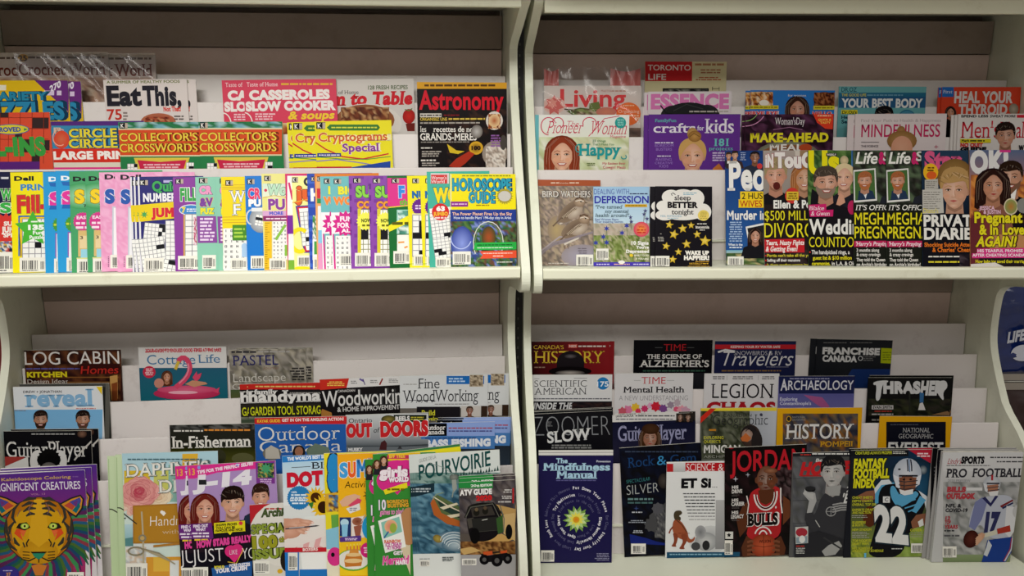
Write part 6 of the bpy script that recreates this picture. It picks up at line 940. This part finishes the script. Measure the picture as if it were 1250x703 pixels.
M(D3, 'RD3', 1, 132, 268, 450, 0, '1d1d1d', 'black skateboarding magazine with jagged white title')
N(132, 380, 585, 470, 9, 3, ['1d1d1d', '2c2e24', '24281e', '3a3c2a', '33302a'], 4); R(350, 340, 358, 470, '2e302a'); P('d0d0d0', 160, 288, 236, 280, 240, 292, 206, 300, 196, 388, 168, 392, 178, 304, 158, 308); T('HRAS', 212, 292, 412, 348, 'd0d0d0', b=.07, i=-.06); T('HER', 410, 290, 528, 356, 'd0d0d0', b=.07, i=.05); P('d0d0d0', 492, 292, 548, 278, 560, 318, 532, 344, 540, 392, 520, 376, 506, 350, 494, 350); E(418, 420, 10, 16, 'b8a090'); P('d8d4d0', 400, 440, 408, 405, 424, 398, 440, 440); P('3a6a9a', 408, 345, 430, 350, 428, 400, 408, 400); R(148, 412, 268, 438, '151515'); R(150, 414, 266, 436, 'c8c4c0'); T('EVAN SMITH', 156, 418, 260, 432, '1c1c1c', b=.04); L(165, 440, 258, 452, 1, 'a83a34'); L(150, 456, 266, 468, 1, 'b8b4b0'); L(150, 484, 200, 500, 1, '8a8680'); P('8a6a4a', 470, 465, 560, 445, 580, 468)
C(140, 256, 0, 'spare black skateboarding magazine, its grey top edge showing', w=430)
M(D3, 'RD4', 0, 194, 474, 388, 2, 'd8a01c', 'yellow bordered geography magazine with a black mountain cover')
R(228, 504, 548, 800, '1b1c24'); L(250, 514, 400, 524, 1, '4a4a54'); T('NATIONAL', 316, 536, 462, 560, 'b8b8b8', b=-.01, s=1); T('GEOGRAPHIC', 294, 568, 480, 592, 'b8b8b8', b=-.01, s=1); T('EVEREST', 236, 614, 532, 672, 'd0d0ce', b=.03, s=1)
# ---- front row
M(D4, 'RDF', 1, 76, 68, 392, 0, '25224a', 'navy mindfulness booklet with a water lily inside rings of text')
T('The', 168, 84, 228, 108, 'a8cce0', b=.04, s=1); T('Mindfulness', 98, 110, 452, 146, 'a8cce0', b=.04, s=1); T('Manual', 168, 150, 384, 188, 'a8cce0', b=.04, s=1); L(168, 194, 380, 204, 1, '5a5888'); T('Prevention', 380, 94, 454, 104, 'd8dce8', b=.02)
def ringtext(r, segs):
    for txt, a0, a1, c_, b_ in segs:
        n_ = len(txt); 
        for i, ch in enumerate(txt):
            if ch == ' ': continue
            a = radians(a0+(a1-a0)*(i+.5)/n_); m = cur; nxt(); polys, mn, mx = glyphs(ch, b_, 1)
            ky = 15/.729; cx_, cy_ = 276+r*1.0*sin(a), 400-r*cos(a); wd = (mx-mn)*ky*.85
            for p in polys:
                q = []
                for v in p:
                    lx = (v[0]-mn)*ky*.85-wd/2; ly = v[1]*ky-7; q.append(loc(cx_+lx*cos(a)+ly*sin(a), cy_+lx*sin(a)-ly*cos(a)))
                m.sheet.add(q, [hx(c_)]*len(q))
ringtext(163, [('Put Down Your Phone', -8, 78, 'dedce6', .04), ('Eat Clean', 84, 112, '6a688c', .0), ('Simplify Your Day', 116, 184, 'dedce6', .04), ('Laugh More', 190, 226, '6a688c', .0), ('Rush Less', 234, 268, 'dedce6', .04), ('Embrace This Moment', 274, 348, '6a688c', .0)])
ringtext(127, [('Love More Freely', 4, 78, '6a688c', .0), ('Sleep Better Naturally', 86, 180, 'dedce6', .04), ('Seek Beauty Around You', 186, 282, '6a688c', .0), ('Try Meditation', 290, 356, 'dedce6', .04)])
ringtext(97, [('Find Peace in the Chaos', -70, 70, '6a688c', .0), ('Live in Peace', 110, 178, '6a688c', .0), ('Open Your Heart', 184, 282, 'dedce6', .04)])
for k_ in range(13): a_ = radians(k_*27.7+8); P('7aa04e', 276+14*cos(a_-.9), 402+14*sin(a_-.9), 276+48*cos(a_-.24), 402+46*sin(a_-.24), 276+74*cos(a_), 402+72*sin(a_), 276+48*cos(a_+.24), 402+46*sin(a_+.24), 276+14*cos(a_+.9), 402+14*sin(a_+.9))
for k_ in range(12): a_ = radians(k_*30+23); P('b4d08a' if k_ % 2 else 'c8dc9c', 276+14*cos(a_-.9), 402+14*sin(a_-.9), 276+38*cos(a_-.28), 402+37*sin(a_-.28), 276+60*cos(a_), 402+58*sin(a_), 276+38*cos(a_+.28), 402+37*sin(a_+.28), 276+14*cos(a_+.9), 402+14*sin(a_+.9))
for k_ in range(11): a_ = radians(k_*32.7); P('e6dc5a', 276+10*cos(a_-.9), 402+10*sin(a_-.9), 276+26*cos(a_-.3), 402+25*sin(a_-.3), 276+42*cos(a_), 402+40*sin(a_), 276+26*cos(a_+.3), 402+25*sin(a_+.3), 276+10*cos(a_+.9), 402+10*sin(a_+.9))
E(274, 404, 18, 17, 'e07a2a', 'd8a82a'); BC(88, 566, 158, 626); L(372, 580, 450, 622, 5, '9a98b8', al='r', fill=.4)
M(D4, 'RDF', 0, 76, 42, 392, -2, 'd8d6d0', 'upright booklet behind the navy mindfulness one, a white top edge showing')
Q(3, '8a8a88', 76, 54, 468, 52)
M(D4, 'RDF', 0, 500, 30, 430, -30, '14161f', 'dark blue and black gem magazine tilted to the left', lean=4.5)
N(500, 0, 940, 620, 8, 10, ['12141c', '1a1d2a', '161a26', '10121a'], 5); L(530, 42, 915, 54, 1, '3a4458'); T('Rock', 546, 80, 690, 132, '22406c', b=.0, s=1, rise=.1); T('&', 700, 70, 756, 118, '3a86b8', b=.0, s=1); T('Gem', 770, 66, 910, 112, '22406c', b=.0, s=1, rise=.1); T('SPECTACULAR', 538, 196, 664, 214, '3a7a7a', b=-.005, rise=.5); T('SILVER', 540, 224, 710, 274, 'a8acac', b=-.015, rise=.1); L(545, 286, 680, 304, 1, '6a8a8a'); L(545, 306, 680, 322, 1, '4a6a6a')
P('4a4a4c', 660, 380, 720, 335, 760, 300, 760, 520, 700, 490, 660, 430); N(690, 350, 758, 500, 4, 6, ['5a5a5c', '3a3a3e', '7a7a78', '4a4a4e'], 6); ST(670, 430, 40, '4a4a4c', 9, .8); ST(705, 345, 34, '55555a', 8, .8); E(735, 200, 30, 40, '4a4440', '2a2624'); P('1f2a74', 555, 480, 640, 500, 700, 520, 760, 530, 760, 540, 560, 530); ST(590, 344, 14, '3a4a7a', 4, .3); L(566, 358, 622, 370, 1, 'b8bcc4'); L(548, 404, 640, 422, 2, '9aa0ac', al='c'); L(572, 458, 626, 476, 2, 'b8bcc4', al='c'); R(562, 530, 642, 586, 'd4d2cc'); BC(566, 532, 640, 584)
M(D4, 'RDF', 2, 750, 104, 400, -8, 'e6e7e6', 'white science magazine with a small dinosaur and red title box', lean=4)
R(750, 112, 784, 154, 'b8282c'); G(784, 108, 848, 154, 'd8d8d8', 'b8b8b8'); R(848, 106, 1150, 150, 'b8262c'); T('SCIENCE', 854, 112, 1002, 150, 'ece4e2', b=-.005); T('& VIE', 1020, 112, 1130, 150, 'ece4e2', b=.0); T('ET Si', 826, 192, 984, 236, '1b1b1e', b=.06); 
for i in range(3): E(994+i*10, 233, 3, 3, '8a8a8a')
for i in range(9): L(836+i*4, 262+i*17, 1006, 272+i*17, 1, mix(hx('4a4a4c'), hx('d0d0d0'), max(0, i-4)/6.0))
E(985, 510, 90, 75, 'a0a2a6', 'd2d3d3'); E(930, 530, 60, 45, 'b0b2b4', 'd0d1d1'); E(960, 520, 60, 50, 'd0d0d0', '9a9c9e'); E(930, 470, 30, 36, '7a7c80', 'a8a8aa'); E(905, 545, 24, 22, '4a4a4c'); E(960, 540, 20, 26, '2e2e30'); G(1010, 300, 1060, 560, 'b8b8b8', '8a8a8c')
P('4a4030', 786, 372, 796, 356, 826, 354, 834, 372, 812, 384, 826, 392, 822, 412, 800, 416, 788, 396); P('a0563a', 788, 400, 824, 408, 846, 440, 862, 470, 866, 500, 884, 512, 902, 488, 898, 516, 870, 530, 852, 512, 820, 506, 786, 480, 778, 440); P('8a4630', 780, 470, 812, 480, 806, 520, 796, 540, 806, 548, 770, 546, 786, 530, 790, 506); P('8a4630', 820, 480, 862, 478, 858, 520, 838, 548, 850, 560, 812, 560, 828, 540, 838, 516); Q(8, '8a4630', 784, 440, 770, 456, 762, 476); Q(5, '5a3a2a', 796, 400, 830, 430, 856, 470); L(810, 470, 870, 480, 1, '8a4630'); R(750, 576, 1150, 640, '24506c'); L(765, 582, 1050, 594, 1, '8ab4c8')
M(D7, 'RDF', 3, 22, 32, 470, -22, '1a1517', 'black basketball magazine with a player in a red jersey holding a ball', lean=3.2)
N(22, 120, 500, 660, 9, 9, ['1a1416', '141012', '241a1c', '1a1416', '2a1e20'], 5); N(300, 140, 420, 330, 4, 5, ['2a1e20', '4a3a3c', '1a1416', '5a4a4c'], 9); ST(84, 206, 16, 'b8b8c4', 4, .3); ST(155, 182, 14, 'a8a8b4', 4, .3); T('JORDAN', 52, 54, 480, 164, 'b8242e', b=.02, rise=-.02)
E(60, 30, 14, 8, '8a1c22'); P('5a3424', 90, 440, 130, 350, 165, 330, 160, 480, 110, 540); P('6a3e2a', 360, 300, 400, 330, 405, 420, 360, 470); P('b02a2e', 158, 300, 200, 258, 300, 240, 352, 262, 352, 420, 345, 560, 140, 560, 165, 450); WHO(262, 210, 158, '6a3e2a', '1a1212', 'none', None, smile=0, lip='5a2a24', turn=-.15, eyes='1a1010'); E(285, 158, 40, 16, '9a6a50', '6e422d'); P('5a3424', 215, 270, 310, 262, 300, 330, 260, 352, 228, 338)
ARC(258, 290, 66, 92, -10, 178, 9, 'e0d8d4'); ARC(258, 292, 54, 80, -10, 178, 6, '1c1416'); ARC(258, 292, 50, 74, -10, 178, 5, 'e0d8d4'); Q(8, 'e0d8d4', 345, 255, 345, 330, 355, 400); Q(6, 'e0d8d4', 148, 300, 160, 350, 152, 410); E(318, 366, 5, 7, 'e0d8d4'); T('BULLS', 152, 410, 330, 470, '1c1416', b=.06, o='e6dedb', ob=.05, s=1); ARC(245, 540, 50, 60, 200, 340, 8, 'e6dedb'); ARC(245, 545, 26, 44, 210, 330, 8, 'e6dedb')
E(248, 590, 78, 68, 'c05a3a', '8a3824'); Q(3, '4a2018', 172, 585, 248, 596, 324, 585); Q(3, '4a2018', 248, 524, 250, 660); T('WILSON', 222, 556, 290, 572, '3a1812', b=.02)
for e in (-1, 1):
    X = lambda v: 248+e*v
    P('5a3424', X(60), 560, X(100), 530, X(130), 600, X(120), 660, X(80), 660)
    for i in range(4): Q(13, '7a4a34', X(95), 568+i*24, X(72), 560+i*26, X(58-i*3), 566+i*25)
for y_, s_ in ((244, 'HIS'), (318, 'HIS'), (388, 'HIS')): T(s_, 62, y_, 100, y_+16, 'd8d4d0', b=.04)
T('DRIVE', 62, 266, 122, 286, 'd8d4d0', b=.04); T('CAREER', 60, 338, 136, 358, 'd8d4d0', b=.04); T('LEGACY', 58, 410, 132, 430, 'd8d4d0', b=.04)
for y_ in (292, 362, 434): L(62, y_, 108, y_+12, 2, '6a6462', fill=.35)
R(24, 506, 70, 548, 'd8d6d0'); ST(46, 526, 14, '1c1a1c', 5, .5); BC(20, 556, 68, 640)
M(D7, 'RDF', 4, 412, 62, 448, -14, '5a5a5a', 'black and white hockey magazine with a man holding a puck', lean=2.6)
N(412, 60, 880, 660, 8, 9, ['54555a', '5e5f62', '4a4b4e', '66676a', '50514f'], 6)
for y_ in (205, 330, 460): Q(3, '3e3f42', 412, y_, 640, y_-8)
R(412, 50, 880, 80, '26262a'); L(455, 64, 515, 76, 1, 'b83a34'); L(522, 58, 735, 72, 1, 'd8d8d4'); T('Beckett', 542, 92, 660, 110, 'd8d8d6', b=.02, i=.2); T('HOCKEY', 450, 118, 800, 182, 'c02a2e', b=.07, i=.2); R(455, 184, 600, 192, 'a83030'); P('3a3a3e', 575, 300, 640, 262, 700, 250, 760, 280, 800, 420, 790, 600, 600, 600, 510, 560, 480, 420, 500, 400, 540, 420); WHO(642, 170, 170, 'b4b4b2', '232325', 'short', None, smile=0, turn=-.35, lip='6a6a68', eyes='2a2a2a'); P('a0a09e', 600, 250, 690, 240, 680, 300, 620, 300)
P('aaaaaa', 490, 410, 505, 330, 470, 290, 480, 262, 540, 285, 548, 330, 520, 400)
for i in range(4): Q(11, 'b6b6b4', 530, 318-i*8, 498-i*4, 300-i*4, 472+i*6, 282-i*6)
E(512, 264, 30, 15, '1c1c1e'); E(512, 258, 30, 12, '2e2e30'); P('3a3a3e', 485, 400, 528, 395, 560, 480, 540, 520, 480, 440); Q(5, 'b8b8b4', 542, 440, 568, 480); ARC(632, 390, 28, 26, 0, 360, 6, '9a9a9a'); Q(4, '9a9a9a', 606, 390, 658, 390); Q(4, '9a9a9a', 632, 366, 632, 414)
for i in range(4): Q(8, '9c9c9c', 640, 352+i*14, 690, 342+i*13, 730, 344+i*12)
P('2e2e32', 420, 540, 560, 500, 740, 560, 760, 660, 420, 660); P('a2a2a0', 580, 620, 620, 585, 680, 560, 700, 590, 660, 640, 600, 650); Q(10, '3a3a3c', 590, 540, 700, 610); P('c8c8c4', 425, 480, 500, 476, 500, 572, 428, 578); E(462, 510, 34, 26, 'a83440'); P('8a9aa4', 430, 540, 496, 530, 496, 572, 430, 574); E(465, 550, 18, 22, 'e0e0de'); L(430, 584, 478, 596, 1, 'b83a34'); L(430, 598, 492, 636, 4, 'd0d0cc', fill=.4); T("'B", 690, 290, 735, 340, 'd8d8d6', b=.03, i=.2); T('7', 716, 250, 745, 280, 'd8d8d6', b=.03, i=.2)
M(D8, 'RDF', 5, 42, 46, 488, -6, '23242a', 'fantasy football magazine with a player in jersey number 22', lean=2.6)
G(42, 40, 540, 300, '23252c', '1a3a58', 1); E(400, 250, 180, 160, '2a5a7c', '1c2c3c'); G(42, 300, 540, 660, '2c2c30', '8a9a4a'); N(340, 430, 530, 660, 4, 5, ['8aa04a', '9ab05a', '7a9040', 'a4b464'], 8); N(42, 560, 130, 660, 3, 3, ['8a9a3a', '6a7a34', 'a8b04a'], 2); R(42, 38, 370, 78, '1f2024'); E(455, 155, 24, 26, '9aa4a8', '3a4a58')
T('CREATURES ALWAYS PROSPER', 66, 52, 276, 68, 'c8cc3a', b=.02); L(280, 48, 360, 66, 2, 'c8c8c0'); P('b8283c', 372, 44, 530, 40, 520, 130); L(420, 56, 500, 84, 2, 'e8ccd0'); T('FANTASY', 56, 96, 242, 146, 'dcd82a', b=.06, o='2a2a14', ob=.03); T('FOOTBALL', 54, 152, 260, 200, 'dcd82a', b=.06, o='2a2a14', ob=.03); T('INDEX', 54, 208, 180, 254, 'dcd82a', b=.06, o='2a2a14', ob=.03)
P('8a5a44', 80, 300, 130, 275, 190, 268, 180, 320, 110, 340); E(150, 420, 40, 60, '5a3020'); P('5aa4cc', 180, 260, 215, 225, 290, 225, 300, 330, 240, 380, 180, 360); P('1c1c20', 200, 250, 300, 225, 440, 270, 480, 340, 430, 470, 370, 520, 340, 660, 130, 660, 170, 540, 200, 400); P('d8dce0', 215, 212, 260, 208, 280, 232, 215, 240, 180, 290, 175, 260); P('5aa4cc', 266, 250, 290, 240, 320, 300, 400, 285, 415, 270, 440, 300, 350, 360, 310, 370, 270, 310); P('d8dce0', 430, 270, 490, 310, 495, 370, 480, 400, 465, 330); P('5aa4cc', 440, 300, 475, 325, 420, 400, 395, 390); P('8a5a44', 420, 410, 480, 400, 470, 470, 400, 490, 390, 450); P('e0e0dc', 430, 450, 458, 430, 465, 470, 440, 480); R(226, 304, 266, 340, 'dcdcdc'); T('C', 236, 312, 256, 332, '3a3a40', b=.02)
Q(8, '5aa4cc', 345, 350, 385, 330, 415, 320); Q(8, '5aa4cc', 352, 372, 390, 360, 420, 350); Q(8, '5aa4cc', 372, 392, 400, 380, 416, 378)
T('22', 184, 366, 380, 550, 'e2e2e0', b=.06, i=-.14, o='24323c', ob=.03, rise=-.12)
E(364, 180, 82, 92, 'd8dbe2', 'b0b8c4'); P('8a5a44', 310, 195, 420, 195, 412, 260, 385, 285, 335, 282, 315, 255); E(364, 222, 46, 40, '9a6850', '7a4c38'); P('d8dbe2', 284, 180, 316, 195, 324, 262, 300, 250); P('d8dbe2', 444, 180, 418, 195, 414, 250, 436, 235); P('e4e4e4', 318, 262, 350, 272, 400, 262, 398, 290, 350, 298, 326, 288); Q(7, '22283a', 362, 94, 366, 130, 368, 162); Q(7, '22283a', 382, 94, 388, 130, 390, 162); Q(5, '3a6a9a', 372, 90, 378, 165); R(316, 182, 424, 192, '2a2a30')
for y_ in (222, 244, 264): Q(5, '33343a', 316, y_-6, 350, y_, 424, y_-8)
Q(5, '33343a', 348, 196, 346, 268); E(345, 208, 8, 5, '241a16'); E(384, 207, 8, 5, '241a16'); Q(4, '2a2a30', 314, 262, 318, 292); E(318, 150, 8, 5, '2a2a30')
for y_, s_, w_ in ((304, 'CHEAT SHEETS', 166), (324, 'DEPTH CHARTS', 166), (344, 'OVERALL TOP 200', 185), (374, 'EXPERTS DRAFT', 180), (390, 'AND AUCTION', 156), (446, 'SLEEPERS', 126), (462, '& BUSTS', 112), (488, 'NEW STADIUM', 158), (552, 'TOP ROOKIES', 160), (570, 'DRAFT MAPS', 145), (596, 'NFL SCHEDULE', 165), (612, 'STRENGTH OF SCHEDULE', 230)): T(s_, 48, y_, w_, y_+13, 'c4c43a', b=.03)
for y_ in (408, 504, 524): L(46, y_, 154, y_+20, 2, 'b8b8ac', fill=.35)
T('COVER 12', 385, 490, 480, 504, 'c4c43a', b=.03); L(388, 508, 480, 540, 3, 'a8a888', fill=.4); L(278, 600, 340, 610, 1, 'c8c8c4'); BC(392, 574, 488, 630); R(118, 630, 130, 660, '6ab4dc')
C(32, 36, 4, 'spare fantasy football magazine, its page edge showing at the top left', w=480)
M(D9, 'RDF', 12, 92, 52, 425, 0, 'c4c4c4', 'grey pro football preview magazine, thick copy at the right end', th=.010, lean=2.6)
R(92, 48, 570, 150, 'd0d0d0'); G(92, 150, 570, 300, 'cacaca', 'a8a8a8'); N(92, 205, 570, 640, 11, 10, ['9a9c9a', 'aaaaaa', '8a8c8a', 'b8b8b6', '7a7c7a', 'a4a4a2'], 9); G(92, 590, 570, 640, '8a9a70', '74845c'); T("Lindy's", 112, 84, 184, 112, 'a8283a', b=.0, i=.25, s=1); T('SPORTS', 186, 76, 308, 108, '1e1c20', b=.07); L(340, 72, 520, 84, 1, '3a3a3c'); L(375, 94, 520, 106, 1, '4a4a4c'); L(110, 116, 340, 124, 1, '7a7a7a'); T('PRO', 106, 138, 216, 180, '35343a', b=.03, s=1); T('FOOTBALL', 244, 136, 512, 178, '35343a', b=.03, s=1); T('2020 PREVIEW', 116, 192, 238, 204, '8a8a8e', b=.0, s=1); T('BILLS', 112, 232, 212, 256, 'b04048', b=.08); R(215, 234, 300, 250, 'd8d8d8'); T('OUTLOOK', 108, 266, 262, 292, 'b04048', b=.08); L(160, 276, 250, 290, 1, 'b04048')
T('NFL &', 106, 320, 190, 338, '2c2c30', b=.05); T('COVID-19', 104, 344, 222, 362, '2c2c30', b=.05); T('12', 104, 386, 130, 404, 'a83a42', b=.05); T('TOP', 100, 408, 132, 426, 'a83a42', b=.05); T('YEARS', 98, 432, 170, 450, 'a83a42', b=.05); L(98, 456, 152, 468, 1, '2c2c30'); L(98, 480, 180, 496, 1, '5a5a5e')
P('b8bcc8', 258, 310, 300, 285, 400, 270, 455, 280, 468, 320, 455, 500, 420, 510, 330, 500, 300, 420, 245, 460, 225, 430); P('7a80a8', 262, 310, 300, 285, 330, 300, 300, 400, 262, 460, 230, 440); P('7a2a30', 395, 330, 462, 296, 466, 304, 402, 340); P('2a3258', 405, 338, 464, 310, 466, 318, 410, 348); P('2f305a', 300, 290, 345, 335, 385, 280, 372, 272, 345, 315, 316, 282); T('17', 312, 372, 390, 460, '33355c', b=.09); P('d8d8da', 430, 330, 500, 340, 490, 440, 450, 500, 420, 470); P('a83a2e', 380, 452, 450, 432, 455, 466, 385, 480); P('cfcbb8', 310, 478, 378, 456, 384, 480, 316, 498); P('c89a7c', 262, 490, 300, 470, 318, 480, 310, 502, 275, 540); E(242, 506, 40, 48, '5a2c24', '3a1a18', rot=20)
for i in range(4): Q(8, 'd0a284', 300, 484+i*6, 276, 496+i*10, 268, 508+i*10)
P('24408a', 330, 512, 462, 494, 470, 560, 430, 630, 300, 630, 320, 560); Q(7, 'c8c8d0', 466, 500, 460, 560, 425, 625); Q(4, 'a83038', 460, 500, 452, 560, 418, 625); P('c8ccd0', 335, 510, 355, 540, 330, 600, 310, 590, 325, 550); E(350, 214, 46, 42, 'd4d6da', 'b0b4ba'); R(345, 168, 356, 196, 'a83038'); P('a8745c', 322, 222, 384, 216, 382, 260, 355, 276, 330, 262); P('d4d6da', 304, 210, 324, 218, 330, 262, 312, 250); P('dcdcdc', 330, 256, 386, 250, 380, 276, 340, 278); Q(4, '3a3a44', 322, 236, 388, 228); Q(4, '3a3a44', 326, 252, 390, 244); R(322, 208, 390, 216, '3a3a44'); E(490, 360, 26, 36, 'c0c0c0'); BC(88, 544, 164, 604)
M(D9, 'RDF', 8, 66, 38, 425, 0, 'b4b2b0', 'black spined football magazine just behind the grey pro football preview', lean=2.6)
P('1c1b20', 60, 34, 92, 34, 76, 640, 50, 640); L(72, 90, 84, 300, 14, '8a8a90', fill=.3); P('2a7ab0', 58, 480, 84, 470, 76, 640, 48, 640)
M(D9, 'RDF', 6.5, 38, 30, 440, -2, 'a4a2a0', 'black spined football magazine at the back of the pro football stack', lean=2.6)
P('17161a', 30, 26, 70, 26, 54, 640, 20, 640); L(44, 120, 56, 420, 16, '6a6a70', fill=.3); P('2468a0', 30, 500, 60, 490, 54, 640, 20, 640)
finish()
# ================================================================== plastic wrap and hanging bags
def clear_mat():
    m = bpy.data.materials.new('clear_plastic_film'); m.use_nodes = True; nt = m.node_tree
    for n in list(nt.nodes): nt.nodes.remove(n)
    o = nt.nodes.new('ShaderNodeOutputMaterial'); t = nt.nodes.new('ShaderNodeBsdfTransparent'); g = nt.nodes.new('ShaderNodeBsdfGlossy'); mx = nt.nodes.new('ShaderNodeMixShader'); f = nt.nodes.new('ShaderNodeFresnel')
    g.inputs['Roughness'].default_value = .07; f.inputs['IOR'].default_value = 1.62; t.inputs['Color'].default_value = (.93, .93, .93, 1)
    nt.links.new(f.outputs[0], mx.inputs[0]); nt.links.new(t.outputs[0], mx.inputs[1]); nt.links.new(g.outputs[0], mx.inputs[2]); nt.links.new(mx.outputs[0], o.inputs['Surface'])
    return m
M_FILM = clear_mat()
def film(root, Wd, H, over, amp, seed):
    """a wrinkled clear sheet in front of a cover, reaching above its top edge"""
    rng = random.Random(seed); nx, ny = 44, 48; V = []; Fc = []
    ph = [(rng.uniform(20, 70), rng.uniform(10, 60), rng.uniform(0, 6), rng.uniform(.3, 1)) for _ in range(7)]
    for j in range(ny+1):
        for i in range(nx+1):
            x = -Wd/2-.004+(Wd+.008)*i/nx; y = .02+(H+over-.02)*j/ny
            z = sum(a*sin(kx*x+ky*y+p) for kx, ky, p, a in ph)*amp+rng.uniform(-1, 1)*amp*.07
            if j == ny: y -= .006*abs(sin(i*.7))
            V.append((x, y, .004+abs(z)))
    for j in range(ny):
        for i in range(nx): k = j*(nx+1)+i; Fc.append((k, k+1, k+nx+2, k+nx+1))
    o = mesh_obj('plastic_film', V, Fc, M_FILM, root)
    for p in o.data.polygons: p.use_smooth = True
    return o
for o in list(bpy.data.objects):
    l = o.get('label', '')
    if l.startswith('home living magazine'):
        f_ = [c for c in o.children if c.name.startswith('front_cover')][0]; H = max(v.co.y for v in f_.data.vertices); Wd = 2*max(v.co.x for v in f_.data.vertices)
        film(o, Wd, H, .045, .0014, 4)
        M_RED = mat('red_printed_plastic', 'b04a40', .3)
        for nm, a, b_ in (('red_band', -.5, -.35), ('red_band', .18, .49)):
            V = [(Wd*(a+(b_-a)*i/6), H-.004+j*.044-(.008*sin(pi*i/6) if j else 0)*(1 if a < 0 else 1), -.0005+.0012*((i*j) % 2)) for j in range(2) for i in range(7)]
            mesh_obj(nm, V, [(i, i+1, i+8, i+7) for i in range(6)], M_RED, o)
    elif l.startswith('crochet magazine in front') or l.startswith('spare crochet'):
        f_ = [c for c in o.children if c.name.startswith('front_cover')][0]; H = max(v.co.y for v in f_.data.vertices); Wd = 2*max(v.co.x for v in f_.data.vertices)
        film(o, Wd, H, .0, .0008, 9)

M_BLUEBAG = mat('blue_foil_bag', '10296c', .16, Specular_IOR_Level=.9)
M_REDBAG = mat('dark_red_foil_bag', '7a1c22', .28, Specular_IOR_Level=.6)
M_BROWNBAG = mat('dark_brown_bag', '33201c', .35)
M_BAGINK = mat('bag_print', 'd4d8e4', .35)
def bag(name, b, u, D, z, Wd, H, dp, m, label, seed):
    root = empty(name, BAY[b] @ Matrix.Translation((u, D, z)), label, 'candy bag')
    rng = random.Random(seed); nx, ny = 22, 30; V = []; Fc = []
    for side in (-1, 1):
        for j in range(ny+1):
            for i in range(nx+1):
                s = i/nx*2-1; t = j/ny*2-1
                puff = max(0, 1-s**4)**.6*max(0, 1-abs(t)**5)**.7
                crease = .12*sin(9*s+4*t+seed)+.09*sin(17*t-7*s)+.10*sin(23*s+11*t)+.10*rng.uniform(-1, 1)
                pinch = 1-.05*(1-t*t)
                V.append((s*Wd/2*pinch, side*dp/2*puff*(1+crease)+side*.0006, H/2+t*H/2-.0))
    n = (nx+1)*(ny+1)
    for k0 in (0, n):
        for j in range(ny):
            for i in range(nx):
                k = k0+j*(nx+1)+i; q = (k, k+1, k+nx+2, k+nx+1); Fc.append(q if k0 == 0 else q[::-1])
    o = mesh_obj('bag_body', V, Fc, m, root)
    for p in o.data.polygons: p.use_smooth = True
    return root, (lambda x, zz: (x, -dp/2*max(0, 1-(2*x/Wd)**4)**.6*max(0, 1-abs(2*zz/H-1)**5)**.7*1.08-.003, zz))
def bagtext(root, f, text, x0, x1, z0, z1, tilt=0):
    polys, mn, mx = glyphs(text, .05, 0); V = []; Fc = []
    for p in polys:
        k = len(V)
        for v in p:
            x = x0+(v[0]-mn)/(mx-mn)*(x1-x0); zz = z0+v[1]/.729*(z1-z0)+(x-x0)*tilt; V.append(f(x, zz))
        Fc.append(tuple(range(k, len(V))))
    mesh_obj('bag_lettering', V, Fc, M_BAGINK, root)
r_, f_ = bag('candy_bag', 'R', W+.0245+.1175, .035, -.785, .27, .235, .05, M_BLUEBAG, 'blue candy bag hanging past the right side panel', 3)
bagtext(r_, f_, 'LIFESAVERS', -.088, .03, .092, .12, .24)
V_ = [f_(-.045+.03*cos(2*pi*i/24), .066+.022*sin(2*pi*i/24)) for i in range(24)]
mesh_obj('bag_print', V_, [tuple(range(24))], M_BAGINK, r_)
bag('candy_bag', 'R', W+.0245+.1135, .0, -1.04, .26, .225, .05, M_BROWNBAG, 'dark brown candy bag hanging below the blue one on the right', 5)
bag('candy_bag', 'L', -W-.0245-.115, .045, -.80, .25, .20, .05, M_REDBAG, 'dark red candy bag at the left edge of the photo', 7)
# the pegs the bags hang from, fixed to the outer side panels
for b_, s_, D_, z_ in (('R', 1, .035, -.527), ('R', 1, .0, -.793), ('L', -1, .045, -.552)):
    u_ = W if s_ > 0 else -W
    g = Geo(); g.tube((u_+s_*.019, D_, z_), (u_+s_*.26, D_, z_), .003); g.build('peg_hook', M_SCREW, RACK[b_], smooth=True)
finish()
